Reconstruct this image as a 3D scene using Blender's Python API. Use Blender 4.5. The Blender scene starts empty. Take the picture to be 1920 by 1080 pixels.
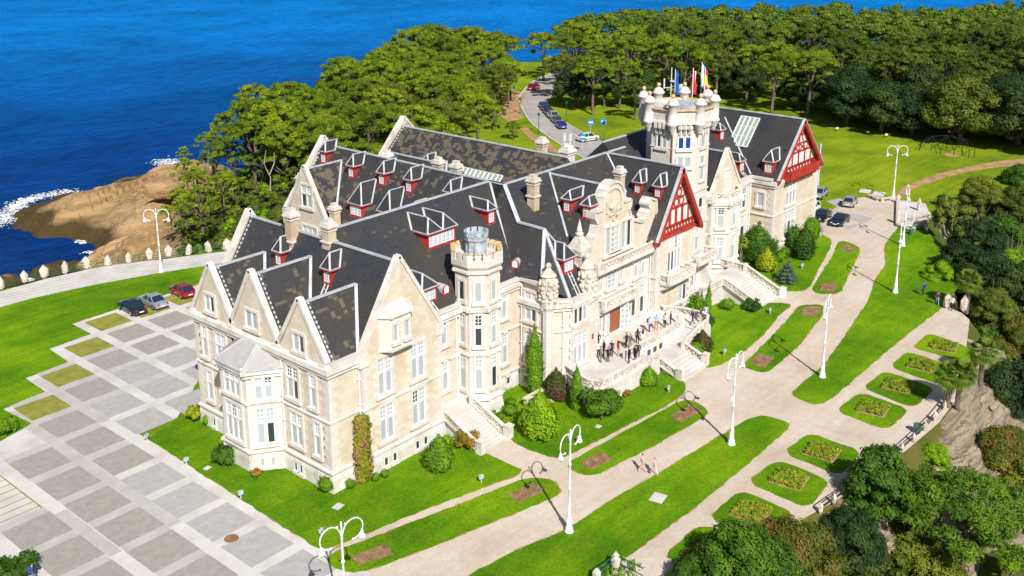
import bpy, bmesh, math, random
import numpy as np
from mathutils import Vector, Matrix
R = math.radians
random.seed(7); rng = np.random.default_rng(7)
SCN = bpy.context.scene
COL = SCN.collection

# ---------------------------------------------------------------- camera
CF, CPITCH, CROLL, CYAW, CPX, CPY, CH = 1992.66, 0.261584, -0.0109487, 0.738405, -68.72, -205.55, 46.8
fw = Vector((math.cos(CYAW)*math.cos(CPITCH), math.sin(CYAW)*math.cos(CPITCH), -math.sin(CPITCH)))
rt = fw.cross(Vector((0, 0, 1))).normalized()
up = rt.cross(fw)
rt2 = rt*math.cos(CROLL) + up*math.sin(CROLL)
up2 = -rt*math.sin(CROLL) + up*math.cos(CROLL)
camd = bpy.data.cameras.new('camera'); cam = bpy.data.objects.new('camera', camd); COL.objects.link(cam)
cam.matrix_world = Matrix(((rt2.x, up2.x, -fw.x, 0), (rt2.y, up2.y, -fw.y, 0), (rt2.z, up2.z, -fw.z, CH), (0, 0, 0, 1)))
camd.sensor_width = 36; camd.lens = 36*CF/1920
camd.shift_x = -CPX/1920; camd.shift_y = CPY/1920
camd.clip_start = 0.5; camd.clip_end = 30000
SCN.camera = cam

def G(px, py, z=0.0):
    """point of the place (metres) that the survey of the photograph gives for a pixel at height z"""
    d = fw + rt2*((px-960-CPX)/CF) - up2*((py-540-CPY)/CF)
    t = (z-CH)/d.z
    return (d.x*t, d.y*t)

# ---------------------------------------------------------------- light
SUN_AZ = R(57.5+180)      # direction (from the scene) towards the sun, measured from +X
SUN_EL = R(41)
w = bpy.data.worlds.new("World"); SCN.world = w; w.use_nodes = True
nt = w.node_tree; nt.nodes.clear()
sky = nt.nodes.new('ShaderNodeTexSky'); sky.sky_type = 'NISHITA'; sky.sun_disc = False
sky.sun_elevation = SUN_EL; sky.sun_rotation = math.pi/2 - SUN_AZ
sky.altitude = 50; sky.air_density = 1.0; sky.dust_density = 0.6; sky.ozone_density = 1.5
bg = nt.nodes.new('ShaderNodeBackground'); bg.inputs[1].default_value = 0.066
wo = nt.nodes.new('ShaderNodeOutputWorld')
nt.links.new(sky.outputs[0], bg.inputs[0]); nt.links.new(bg.outputs[0], wo.inputs[0])
sl = bpy.data.lights.new('sun', 'SUN'); sl.energy = 5.0; sl.angle = R(0.5); sl.color = (1.0, 0.965, 0.915)
so = bpy.data.objects.new('sun', sl); COL.objects.link(so)
sd = Vector((math.cos(SUN_EL)*math.cos(SUN_AZ), math.cos(SUN_EL)*math.sin(SUN_AZ), math.sin(SUN_EL)))
so.rotation_euler = sd.to_track_quat('Z', 'Y').to_euler(); so.location = (0, 0, 100)
vs = SCN.view_settings; vs.view_transform = 'Standard'; vs.look = 'None'; vs.exposure = 0.22; vs.gamma = 1
vs.use_curve_mapping = False
SCN.render.engine = 'CYCLES'

# ---------------------------------------------------------------- materials
MATS = {}
def N(nt, t, **kw):
    n = nt.nodes.new(t)
    for k, v in kw.items():
        setattr(n, k, v)
    return n
def base_mat(name, col, rough=0.7, metal=0.0, spec=None):
    m = bpy.data.materials.new(name); m.use_nodes = True
    b = m.node_tree.nodes['Principled BSDF']
    b.inputs['Base Color'].default_value = (*col, 1); b.inputs['Roughness'].default_value = rough
    b.inputs['Metallic'].default_value = metal
    if spec is not None: b.inputs['Specular IOR Level'].default_value = spec
    MATS[name] = m
    return m, m.node_tree, b
def ramp(nt, fac, stops):
    r = N(nt, 'ShaderNodeValToRGB')
    el = r.color_ramp.elements
    while len(el) < len(stops): el.new(0.5)
    for e, (p, c) in zip(el, stops):
        e.position = p; e.color = (*c, 1)
    nt.links.new(fac, r.inputs[0])
    return r.outputs[0]
def coords(nt, kind='Object'):
    t = N(nt, 'ShaderNodeTexCoord'); return t.outputs[kind]
def worldpos(nt):
    return N(nt, 'ShaderNodeNewGeometry').outputs['Position']
def noise(nt, vec, scale, detail=3, rough=0.55, out='Fac'):
    n = N(nt, 'ShaderNodeTexNoise'); n.inputs['Scale'].default_value = scale
    n.inputs['Detail'].default_value = detail; n.inputs['Roughness'].default_value = rough
    nt.links.new(vec, n.inputs['Vector']); return n.outputs[out]
def mix(nt, fac, a, b, mode='MIX'):
    m = N(nt, 'ShaderNodeMix', data_type='RGBA', blend_type=mode)
    if isinstance(fac, float): m.inputs[0].default_value = fac
    else: nt.links.new(fac, m.inputs[0])
    for i, v in ((6, a), (7, b)):
        if isinstance(v, tuple): m.inputs[i].default_value = (*v, 1)
        else: nt.links.new(v, m.inputs[i])
    return m.outputs[2]
def scalevec(nt, vec, s):
    m = N(nt, 'ShaderNodeMapping'); m.inputs['Scale'].default_value = s
    nt.links.new(vec, m.inputs['Vector']); return m.outputs[0]
def bump(nt, b, h, strength=0.3, dist=0.05):
    bm = N(nt, 'ShaderNodeBump'); bm.inputs['Strength'].default_value = strength; bm.inputs['Distance'].default_value = dist
    nt.links.new(h, bm.inputs['Height']); nt.links.new(bm.outputs[0], b.inputs['Normal'])
def noisy(name, stops, scale=1.0, detail=4, rough=0.8, bstr=0.0, bscale=None, spec=0.3, metal=0.0, world=False, stretch=None):
    m, nt, b = base_mat(name, stops[0][1], rough, metal, spec)
    v = worldpos(nt) if world else coords(nt)
    if stretch: v = scalevec(nt, v, stretch)
    c = ramp(nt, noise(nt, v, scale, detail), stops)
    nt.links.new(c, b.inputs['Base Color'])
    if bstr: bump(nt, b, noise(nt, v, bscale or scale*4, 3), bstr, 0.05)
    return m

def grass_mat(name, c0, c1, c2, dry):
    m, nt, b = base_mat(name, c1, 0.9, 0, 0.1)
    p = worldpos(nt)
    c = ramp(nt, noise(nt, p, 0.13, 5, 0.6), [(0.32, c0), (0.5, c1), (0.68, c2)])
    f = ramp(nt, noise(nt, p, 0.45, 6, 0.7), [(0.5, (0, 0, 0)), (0.78, (.6, .6, .6))])
    c = mix(nt, f, c, dry)
    g = ramp(nt, noise(nt, p, 5.0, 3, 0.8), [(0.3, (.62, .62, .62)), (0.7, (1.3, 1.3, 1.3))])
    c = mix(nt, 1.0, c, g, 'MULTIPLY')
    w1 = ramp(nt, noise(nt, p, 0.05, 3, 0.5), [(0.40, (.80, .86, .8)), (0.6, (1.12, 1.08, 1.1))]); c = mix(nt, 1.0, c, w1, 'MULTIPLY')
    mv = N(nt, 'ShaderNodeMapping'); mv.inputs['Rotation'].default_value = (0, 0, R(-8)); mv.inputs['Scale'].default_value = (.06, 1.1, 1); nt.links.new(p, mv.inputs['Vector'])
    c = mix(nt, 1.0, c, ramp(nt, noise(nt, mv.outputs[0], 1.0, 2), [(0.38, (.90, .92, .9)), (0.62, (1.08, 1.06, 1.0))]), 'MULTIPLY')
    nt.links.new(c, b.inputs['Base Color'])
    bump(nt, b, noise(nt, p, 14.0, 2, 0.8), 0.9, 0.09)
    return m
grass_mat('lawn', (.070, .205, .002), (.130, .290, .003), (.205, .355, .004), (.29, .34, .012))
grass_mat('meadow', (.13, .22, .008), (.23, .32, .010), (.29, .36, .014), (.34, .27, .03))

def terrain_mat():
    m, nt, b = base_mat('terrain', (.1, .1, .05), 0.95, 0, 0.1)
    p = worldpos(nt)
    sc = ramp(nt, noise(nt, p, 0.12, 6, 0.65), [(0.3, (.035, .055, .010)), (0.48, (.09, .12, .018)), (0.6, (.15, .13, .035)), (0.75, (.17, .21, .02))])
    rk = ramp(nt, noise(nt, p, 0.25, 7, 0.7), [(0.3, (.16, .10, .05)), (0.5, (.36, .24, .12)), (0.7, (.50, .38, .22))])
    sep = N(nt, 'ShaderNodeSeparateXYZ'); nt.links.new(p, sep.inputs[0])
    nz = noise(nt, p, 0.09, 4)
    a = N(nt, 'ShaderNodeMath', operation='MULTIPLY_ADD'); nt.links.new(nz, a.inputs[0]); a.inputs[1].default_value = 8.0
    nt.links.new(sep.outputs[2], a.inputs[2])
    f = N(nt, 'ShaderNodeMapRange'); f.inputs[1].default_value = -13.0; f.inputs[2].default_value = -11.0
    nt.links.new(a.outputs[0], f.inputs[0])
    c = mix(nt, f.outputs[0], rk, sc)
    nt.links.new(c, b.inputs['Base Color']); bump(nt, b, noise(nt, p, 1.2, 6, 0.7), 0.8, 0.5)
terrain_mat()

def rock_mat(name, cols, s=0.15, wet=None):
    m, nt, b = base_mat(name, cols[1], 0.9, 0, 0.2)
    p = worldpos(nt)
    pv = scalevec(nt, p, (0.35, 0.9, 5.0))
    c = ramp(nt, noise(nt, pv, s, 8, 0.68), [(0.28, cols[0]), (0.5, cols[1]), (0.72, cols[2])])
    cr = N(nt, 'ShaderNodeTexVoronoi', feature='DISTANCE_TO_EDGE'); cr.inputs['Scale'].default_value = 0.11
    wv = mix(nt, 0.85, noise(nt, p, 0.15, 5, 0.6, 'Color'), pv, 'ADD')
    nt.links.new(wv, cr.inputs['Vector'])
    c = mix(nt, ramp(nt, cr.outputs[0], [(0.0, (.40, .40, .40)), (0.022, (0, 0, 0))]), c, (.10, .06, .035))
    wv_ = N(nt, 'ShaderNodeTexWave'); wv_.wave_type = 'BANDS'; wv_.bands_direction = 'Z'; wv_.inputs['Scale'].default_value = .5; wv_.inputs['Distortion'].default_value = 9; wv_.inputs['Detail'].default_value = 6; wv_.inputs['Detail Scale'].default_value = .6; nt.links.new(pv, wv_.inputs['Vector'])
    c = mix(nt, 1.0, c, ramp(nt, wv_.outputs[1], [(0.0, (.55, .50, .44)), (0.12, (.95, .95, .95)), (1, (1.08, 1.06, 1.04))]), 'MULTIPLY')
    if wet:
        sep = N(nt, 'ShaderNodeSeparateXYZ'); nt.links.new(p, sep.inputs[0])
        a = N(nt, 'ShaderNodeMath', operation='MULTIPLY_ADD'); nt.links.new(noise(nt, p, 0.12, 4), a.inputs[0]); a.inputs[1].default_value = 3.0
        nt.links.new(sep.outputs[2], a.inputs[2])
        f = N(nt, 'ShaderNodeMapRange'); f.inputs[1].default_value = wet; f.inputs[2].default_value = wet+1.2
        nt.links.new(a.outputs[0], f.inputs[0])
        c = mix(nt, f.outputs[0], (.085, .055, .018), c)
    nt.links.new(c, b.inputs['Base Color']); bump(nt, b, noise(nt, pv, 0.9, 8, 0.7), 0.9, 0.6)
rock_mat('shore_rock', [(.24, .14, .06), (.46, .30, .14), (.60, .43, .24)], wet=-21.6)
rock_mat('cliff_rock', [(.15, .11, .07), (.40, .32, .22), (.58, .50, .38)], s=0.5)

def water_mat():
    m, nt, b = base_mat('water', (.002, .045, .17), 0.25, 0, 0.12)
    p = worldpos(nt)
    d = N(nt, 'ShaderNodeVectorMath', operation='LENGTH'); nt.links.new(p, d.inputs[0])
    # navy near the viewpoint, brighter far off: grazing sky reflection painted into the colour
    c = ramp(nt, d.outputs['Value'], [(0.0, (.001, .016, .085)), (1.0, (.004, .12, .38))])
    mr = N(nt, 'ShaderNodeMapRange'); mr.inputs[1].default_value = 180; mr.inputs[2].default_value = 620
    nt.links.new(d.outputs['Value'], mr.inputs[0])
    c = ramp(nt, mr.outputs[0], [(0.0, (.0004, .026, .14)), (0.3, (.0006, .060, .27)), (1.0, (.0020, .20, .60))])
    n2 = ramp(nt, noise(nt, scalevec(nt, p, (.02, .02, .02)), 1.0, 5, 0.6), [(0.35, (.8, .8, .8)), (0.65, (1.2, 1.2, 1.2))])
    c = mix(nt, 1.0, c, n2, 'MULTIPLY')
    nt.links.new(c, b.inputs['Base Color'])
    rp = N(nt, 'ShaderNodeMapping'); rp.inputs['Rotation'].default_value = (0, 0, R(50)); rp.inputs['Scale'].default_value = (0.28, 1.0, 1)
    nt.links.new(p, rp.inputs['Vector'])
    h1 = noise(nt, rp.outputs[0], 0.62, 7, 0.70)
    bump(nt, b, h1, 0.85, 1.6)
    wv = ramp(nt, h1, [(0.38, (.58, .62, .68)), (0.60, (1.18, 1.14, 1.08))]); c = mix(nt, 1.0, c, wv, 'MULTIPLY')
    df = N(nt, 'ShaderNodeBsdfDiffuse'); nt.links.new(c, df.inputs[0]); nt.links.new(b.inputs['Normal'].links[0].from_socket, df.inputs['Normal'])
    gl = N(nt, 'ShaderNodeBsdfGlossy'); gl.inputs['Roughness'].default_value = .22; gl.inputs[0].default_value = (.8, .9, 1, 1); nt.links.new(b.inputs['Normal'].links[0].from_socket, gl.inputs['Normal'])
    ms = N(nt, 'ShaderNodeMixShader'); ms.inputs[0].default_value = .035
    nt.links.new(df.outputs[0], ms.inputs[1]); nt.links.new(gl.outputs[0], ms.inputs[2])
    nt.links.new(ms.outputs[0], [n for n in nt.nodes if n.type == 'OUTPUT_MATERIAL'][0].inputs[0])
water_mat()
noisy('foam', [(0.3, (.6, .66, .7)), (0.6, (.85, .87, .88))], 2.0, rough=0.9)

def gravel_mat():
    m, nt, b = base_mat('gravel', (.6, .5, .42), 0.95, 0, 0.1)
    p = worldpos(nt)
    c = ramp(nt, noise(nt, p, 0.16, 6, 0.6), [(0.3, (.53, .425, .32)), (0.5, (.61, .51, .415)), (0.7, (.66, .57, .485))])
    f = ramp(nt, noise(nt, p, 0.35, 4, 0.7), [(0.62, (0, 0, 0)), (0.8, (.7, .7, .7))])
    c = mix(nt, f, c, (.50, .37, .25))
    tv = N(nt, 'ShaderNodeMapping'); tv.inputs['Rotation'].default_value = (0, 0, R(-5)); tv.inputs['Scale'].default_value = (.05, 1.3, 1); nt.links.new(p, tv.inputs['Vector'])
    c = mix(nt, 1.0, c, ramp(nt, noise(nt, tv.outputs[0], 1.0, 3, .6), [(0.35, (.95, .94, .93)), (0.6, (1.02, 1.02, 1.02))]), 'MULTIPLY')
    cm = ramp(nt, noise(nt, p, 1.3, 6, .75), [(0.3, (.90, .89, .87)), (0.7, (1.06, 1.06, 1.06))]); c = mix(nt, 1.0, c, cm, 'MULTIPLY')
    g = ramp(nt, noise(nt, p, 9.0, 2, 0.8), [(0.3, (.88, .88, .88)), (0.7, (1.08, 1.08, 1.08))])
    c = mix(nt, 1.0, c, g, 'MULTIPLY')
    nt.links.new(c, b.inputs['Base Color']); bump(nt, b, noise(nt, p, 20, 2), 0.4, 0.02)
gravel_mat()
noisy('soil', [(0.3, (.17, .10, .050)), (0.6, (.30, .19, .10)), (.75, (.40, .27, .16))], 1.6, 6, 0.95, 0.9, 5, 0.1, world=True)
noisy('bare_earth', [(0.3, (.30, .17, .08)), (0.6, (.48, .29, .15)), (.75, (.55, .38, .22))], 0.5, 6, 0.95, 0.6, 3, 0.1, world=True)
noisy('concrete', [(0.3, (.50, .47, .43)), (0.5, (.60, .565, .53)), (0.7, (.68, .645, .61))], 0.35, 8, 0.9, 0.25, 9, 0.2, world=True)
noisy('tile_grey', [(0.25, (.30, .275, .245)), (0.5, (.345, .318, .282)), (0.8, (.40, .37, .33))], 1.7, 8, 0.85, 0.25, 12, 0.2, world=True)
noisy('strip_grey', [(0.3, (.42, .395, .365)), (0.5, (.475, .445, .415)), (0.7, (.53, .50, .465))], 0.5, 8, 0.9, 0.25, 12, 0.2, world=True)
noisy('tile_pale', [(0.25, (.36, .345, .33)), (0.5, (.41, .39, .372)), (0.8, (.48, .46, .435))], 1.5, 9, 0.85, 0.25, 12, 0.2, world=True)
noisy('tile_grass', [(0.3, (.19, .20, .03)), (0.5, (.26, .26, .05)), (0.7, (.33, .32, .08))], 0.8, 6, 0.95, 0.5, 12, 0.1, world=True)
noisy('asphalt', [(0.3, (.33, .30, .275)), (0.5, (.40, .365, .335)), (0.7, (.45, .415, .385))], 0.2, 6, 0.9, 0.2, 9, 0.2, world=True)
noisy('paint_white', [(0.3, (.70, .70, .70)), (0.6, (.80, .80, .80))], 2.0, rough=0.6)
noisy('lamp_white', [(0.3, (.80, .81, .82)), (0.6, (.86, .86, .86))], 2.0, rough=0.35, spec=0.5)

def stone_mat(name, c0, c1, mortar, bw=1.0, bh=0.42, stain=0.35, bs=0.35):
    m, nt, b = base_mat(name, c0, 0.85, 0, 0.25)
    uv = coords(nt, 'UV')
    br = N(nt, 'ShaderNodeTexBrick'); nt.links.new(uv, br.inputs['Vector'])
    br.inputs['Color1'].default_value = (*c0, 1); br.inputs['Color2'].default_value = (*c1, 1); br.inputs['Mortar'].default_value = (*mortar, 1)
    br.inputs['Scale'].default_value = 1.0; br.inputs['Brick Width'].default_value = bw; br.inputs['Row Height'].default_value = bh
    br.inputs['Mortar Size'].default_value = 0.018; br.inputs['Mortar Smooth'].default_value = 0.3; br.inputs['Bias'].default_value = -0.1
    p = worldpos(nt)
    st = ramp(nt, noise(nt, scalevec(nt, p, (1, 1, .45)), 0.55, 7, 0.68), [(0.35, (.78, .70, .58)), (0.55, (1, 1, 1)), (0.7, (1.1, 1.09, 1.07))])
    c = mix(nt, stain*1.6, br.outputs[0], st, 'MULTIPLY')
    sp = ramp(nt, noise(nt, uv, 2.7, 4, 0.7), [(0.56, (0, 0, 0)), (0.74, (.5, .5, .5))])
    c = mix(nt, sp, c, (c0[0]*.82, c0[1]*.68, c0[2]*.50))
    nt.links.new(c, b.inputs['Base Color']); 
    bump(nt, b, br.outputs['Fac'], -bs, 0.03)
stone_mat('wall_stone', (.64, .53, .41), (.71, .62, .51), (.61, .53, .43), .8, .34)
stone_mat('chimney_stone', (.56, .44, .28), (.68, .57, .42), (.48, .40, .30), 0.9, 0.36)
stone_mat('white_stone', (.66, .61, .56), (.73, .69, .645), (.56, .50, .44), 1.0, 0.42, 0.25, 0.25)
noisy('dressed_stone', [(0.3, (.50, .43, .35)), (0.45, (.64, .585, .52)), (0.6, (.71, .67, .62))], 0.7, 7, 0.8, 0.15, 6, 0.25, world=True)
noisy('ornament_stone', [(0.3, (.42, .34, .25)), (0.5, (.62, .55, .46)), (0.7, (.74, .69, .62))], 1.1, 8, 0.85, 0.6, 4, 0.25, world=True)
noisy('lichen_stone', [(0.35, (.62, .52, .38)), (0.5, (.60, .36, .12)), (0.7, (.70, .60, .48))], 1.6, 6, 0.9, 0.4, 6, 0.2, world=True)

def slate_mat(name, lichen=0.5, base=((.021, .026, .039), (.034, .040, .054)), lc=(.12, .098, .070), thr=0.55):
    m, nt, b = base_mat(name, base[0], 0.55, 0, 0.45)
    uv = coords(nt, 'UV')
    br = N(nt, 'ShaderNodeTexBrick'); nt.links.new(uv, br.inputs['Vector'])
    br.inputs['Color1'].default_value = (*base[0], 1); br.inputs['Color2'].default_value = (*base[1], 1)
    br.inputs['Mortar'].default_value = (.012, .012, .013, 1)
    br.inputs['Scale'].default_value = 1.0; br.inputs['Brick Width'].default_value = 0.42; br.inputs['Row Height'].default_value = 0.26
    br.inputs['Mortar Size'].default_value = 0.014; br.inputs['Mortar Smooth'].default_value = 0.4
    big = noise(nt, uv, 0.22, 5, 0.65)
    c = mix(nt, ramp(nt, big, [(0.35, (0, 0, 0)), (0.65, (1, 1, 1))]), br.outputs[0], (.040, .035, .029))
    # lichen grows slate by slate: quantise the noise to the courses
    sn = N(nt, 'ShaderNodeVectorMath', operation='SNAP'); sn.inputs[1].default_value = (0.42, 0.26, 1)
    nt.links.new(uv, sn.inputs[0])
    l1 = noise(nt, sn.outputs[0], 0.9, 6, 0.75)
    f = ramp(nt, l1, [(thr, (0, 0, 0)), (thr+0.012, (lichen, lichen, lichen))])
    c = mix(nt, f, c, lc)
    c = mix(nt, 0.10, c, ramp(nt, noise(nt, uv, 6.0, 3, .8), [(0.3, (0, 0, 0)), (0.75, (.34, .30, .24))]), 'ADD')
    nt.links.new(c, b.inputs['Base Color']); bump(nt, b, br.outputs['Fac'], -0.5, 0.03)
    rr = ramp(nt, big, [(0.3, (.34, .34, .34)), (0.7, (.55, .55, .55))]); nt.links.new(rr, b.inputs['Roughness'])
slate_mat('slate', 0.55, thr=0.60)
slate_mat('slate_lichen', 0.75, lc=(.14, .115, .075), thr=0.555)
slate_mat('slate_mossy', 0.8, lc=(.145, .115, .075), thr=0.50)
slate_mat('slate_new', 0.2, base=((.018, .022, .032), (.030, .034, .046)), thr=0.68)
noisy('lead', [(0.3, (.36, .38, .41)), (0.6, (.52, .53, .55))], 1.2, 5, 0.6, 0.1, 5, 0.4, world=True)
noisy('zinc', [(0.3, (.28, .32, .37)), (0.5, (.42, .46, .50)), (0.7, (.55, .58, .60))], 1.5, 5, 0.45, 0.1, 5, 0.5, world=True)
noisy('red_timber', [(0.3, (.33, .030, .022)), (0.6, (.46, .045, .032))], 1.5, 5, 0.5, 0.0, None, 0.4, world=True)
noisy('plaster', [(0.3, (.70, .66, .60)), (0.6, (.80, .77, .72))], 0.9, 5, 0.8, world=True)
noisy('window_white', [(0.3, (.74, .74, .73)), (0.6, (.80, .80, .79))], 2.0, rough=0.5)
base_mat('glass_blind', (.40, .44, .46), 0.2, 0, 0.6)
base_mat('glass_dark', (.035, .045, .05), 0.08, 0, 0.7)
base_mat('glass_blue', (.01, .05, .30), 0.12, 0, 0.6)
base_mat('door_wood', (.28, .09, .035), 0.5)
base_mat('skylight_glass', (.30, .36, .30), 0.25, 0, 0.5)
base_mat('black_iron', (.02, .02, .022), 0.5)
base_mat('green_iron', (.01, .10, .05), 0.5)
base_mat('rust', (.32, .12, .05), 0.8)
noisy('weathered_post', [(0.35, (.42, .38, .32)), (0.55, (.62, .56, .48)), (0.7, (.60, .40, .18))], 2.5, 6, 0.95, 0.8, 6, 0.2, world=True)
def m_plain(name, col, rough=0.6, **k):
    return base_mat(name, col, rough, **k)[0] if name not in MATS else MATS[name]

def leaf_mat(name, c0, c1, c2, rnd=0.35, scale=0.6, flower=None, fthr=.62):
    m, nt, b = base_mat(name, c1, 0.65, 0, 0.25)
    oi = N(nt, 'ShaderNodeObjectInfo'); p = worldpos(nt)
    c = ramp(nt, noise(nt, p, scale, 4, 0.7), [(0.32, c0), (0.5, c1), (0.68, c2)])
    tint = ramp(nt, oi.outputs['Random'], [(0.0, (1-rnd, 1-rnd*.85, 1-rnd)), (0.5, (1, 1, 1)), (1.0, (1+rnd, 1+rnd*.6, 1-rnd*.2))])
    c = mix(nt, 1.0, c, tint, 'MULTIPLY')
    if flower:
        ff = ramp(nt, noise(nt, p, 1.1, 4, 0.8), [(fthr, (0, 0, 0)), (fthr+0.03, (1, 1, 1))])
        c = mix(nt, ff, c, flower)
    nt.links.new(c, b.inputs['Base Color'])
    tr = N(nt, 'ShaderNodeBsdfTranslucent'); nt.links.new(c, tr.inputs[0])
    ms = N(nt, 'ShaderNodeMixShader'); ms.inputs[0].default_value = 0.22
    out = [n for n in nt.nodes if n.type == 'OUTPUT_MATERIAL'][0]
    nt.links.new(b.outputs[0], ms.inputs[1]); nt.links.new(tr.outputs[0], ms.inputs[2]); nt.links.new(ms.outputs[0], out.inputs[0])
leaf_mat('pine_leaf', (.078, .135, .009), (.175, .262, .012), (.32, .40, .014), 0.35, 0.45)
leaf_mat('deep_pine_leaf', (.045, .105, .012), (.105, .195, .014), (.20, .30, .015), 0.05, 0.5)
leaf_mat('far_pine_leaf', (.045, .090, .013), (.098, .160, .015), (.185, .250, .017), 0.42, 0.22)
leaf_mat('oak_leaf', (.012, .030, .009), (.030, .062, .014), (.065, .110, .018), 0.3, 0.3)
leaf_mat('olive_leaf', (0.0550, 0.0880, 0.0110), (0.1210, 0.1595, 0.0176), (0.1980, 0.2310, 0.0220), 0.3, 0.3)
leaf_mat('bronze_leaf', (0.0700, 0.0450, 0.0200), (0.1200, 0.0750, 0.0300), (0.1300, 0.1200, 0.0220), 0.25, 0.25)
leaf_mat('bright_leaf', (0.0900, 0.1900, 0.0050), (0.1800, 0.3300, 0.0060), (0.2800, 0.4500, 0.0100), 0.2, 0.9)
leaf_mat('topiary_leaf', (0.0605, 0.1595, 0.0055), (0.1265, 0.2640, 0.0066), (0.2090, 0.3740, 0.0088), 0.25, 0.9)
leaf_mat('dark_leaf', (0.0200, 0.0650, 0.0060), (0.0550, 0.1400, 0.0100), (0.1100, 0.2100, 0.0120), 0.25, 0.8)
leaf_mat('gold_leaf', (0.1400, 0.2000, 0.0060), (0.2800, 0.3400, 0.0100), (0.4200, 0.4400, 0.0150), 0.1, 1.2)
leaf_mat('autumn_leaf', (0.1000, 0.1000, 0.0100), (0.2600, 0.2000, 0.0200), (0.3600, 0.1400, 0.0400), 0.1, 0.9)
leaf_mat('rust_leaf', (0.0450, 0.0750, 0.0080), (0.1200, 0.1400, 0.0140), (0.2400, 0.1300, 0.0350), 0.1, 0.45)
leaf_mat('flower_leaf', (0.1200, 0.1700, 0.0100), (0.2600, 0.2700, 0.0200), (0.3400, 0.2000, 0.0500), 0.1, 0.9, (0.4600, 0.0200, 0.2000), .58)
leaf_mat('purple_leaf', (0.0350, 0.0600, 0.0120), (0.0700, 0.0950, 0.0150), (0.1200, 0.0700, 0.0200), 0.1, 0.9, (0.1600, 0.0200, 0.0700), .56)
leaf_mat('red_flower_leaf', (0.0300, 0.0900, 0.0080), (0.0700, 0.1700, 0.0100), (0.1200, 0.2600, 0.0120), 0.1, 0.9, (0.4500, 0.0600, 0.0300), .70)
leaf_mat('spruce_leaf', (0.0400, 0.0850, 0.0550), (0.0900, 0.1500, 0.1100), (0.1500, 0.2200, 0.1800), 0.1, 0.9)
leaf_mat('palm_leaf', (0.0500, 0.1000, 0.0100), (0.1200, 0.2000, 0.0150), (0.2800, 0.3000, 0.0300), 0.1, 0.9)
leaf_mat('bed_leaf', (.08, .17, .01), (.24, .34, .02), (.40, .30, .02), 0.2, 1.8, (.55, .50, .03), .60)
noisy('bark', [(0.3, (.09, .065, .05)), (0.6, (.20, .15, .12))], 1.5, 6, 0.95, 0.8, 5, 0.1, world=True)
noisy('pale_bark', [(0.3, (.22, .19, .15)), (0.6, (.42, .37, .31))], 1.5, 6, 0.95, 0.8, 5, 0.1, world=True)
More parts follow.
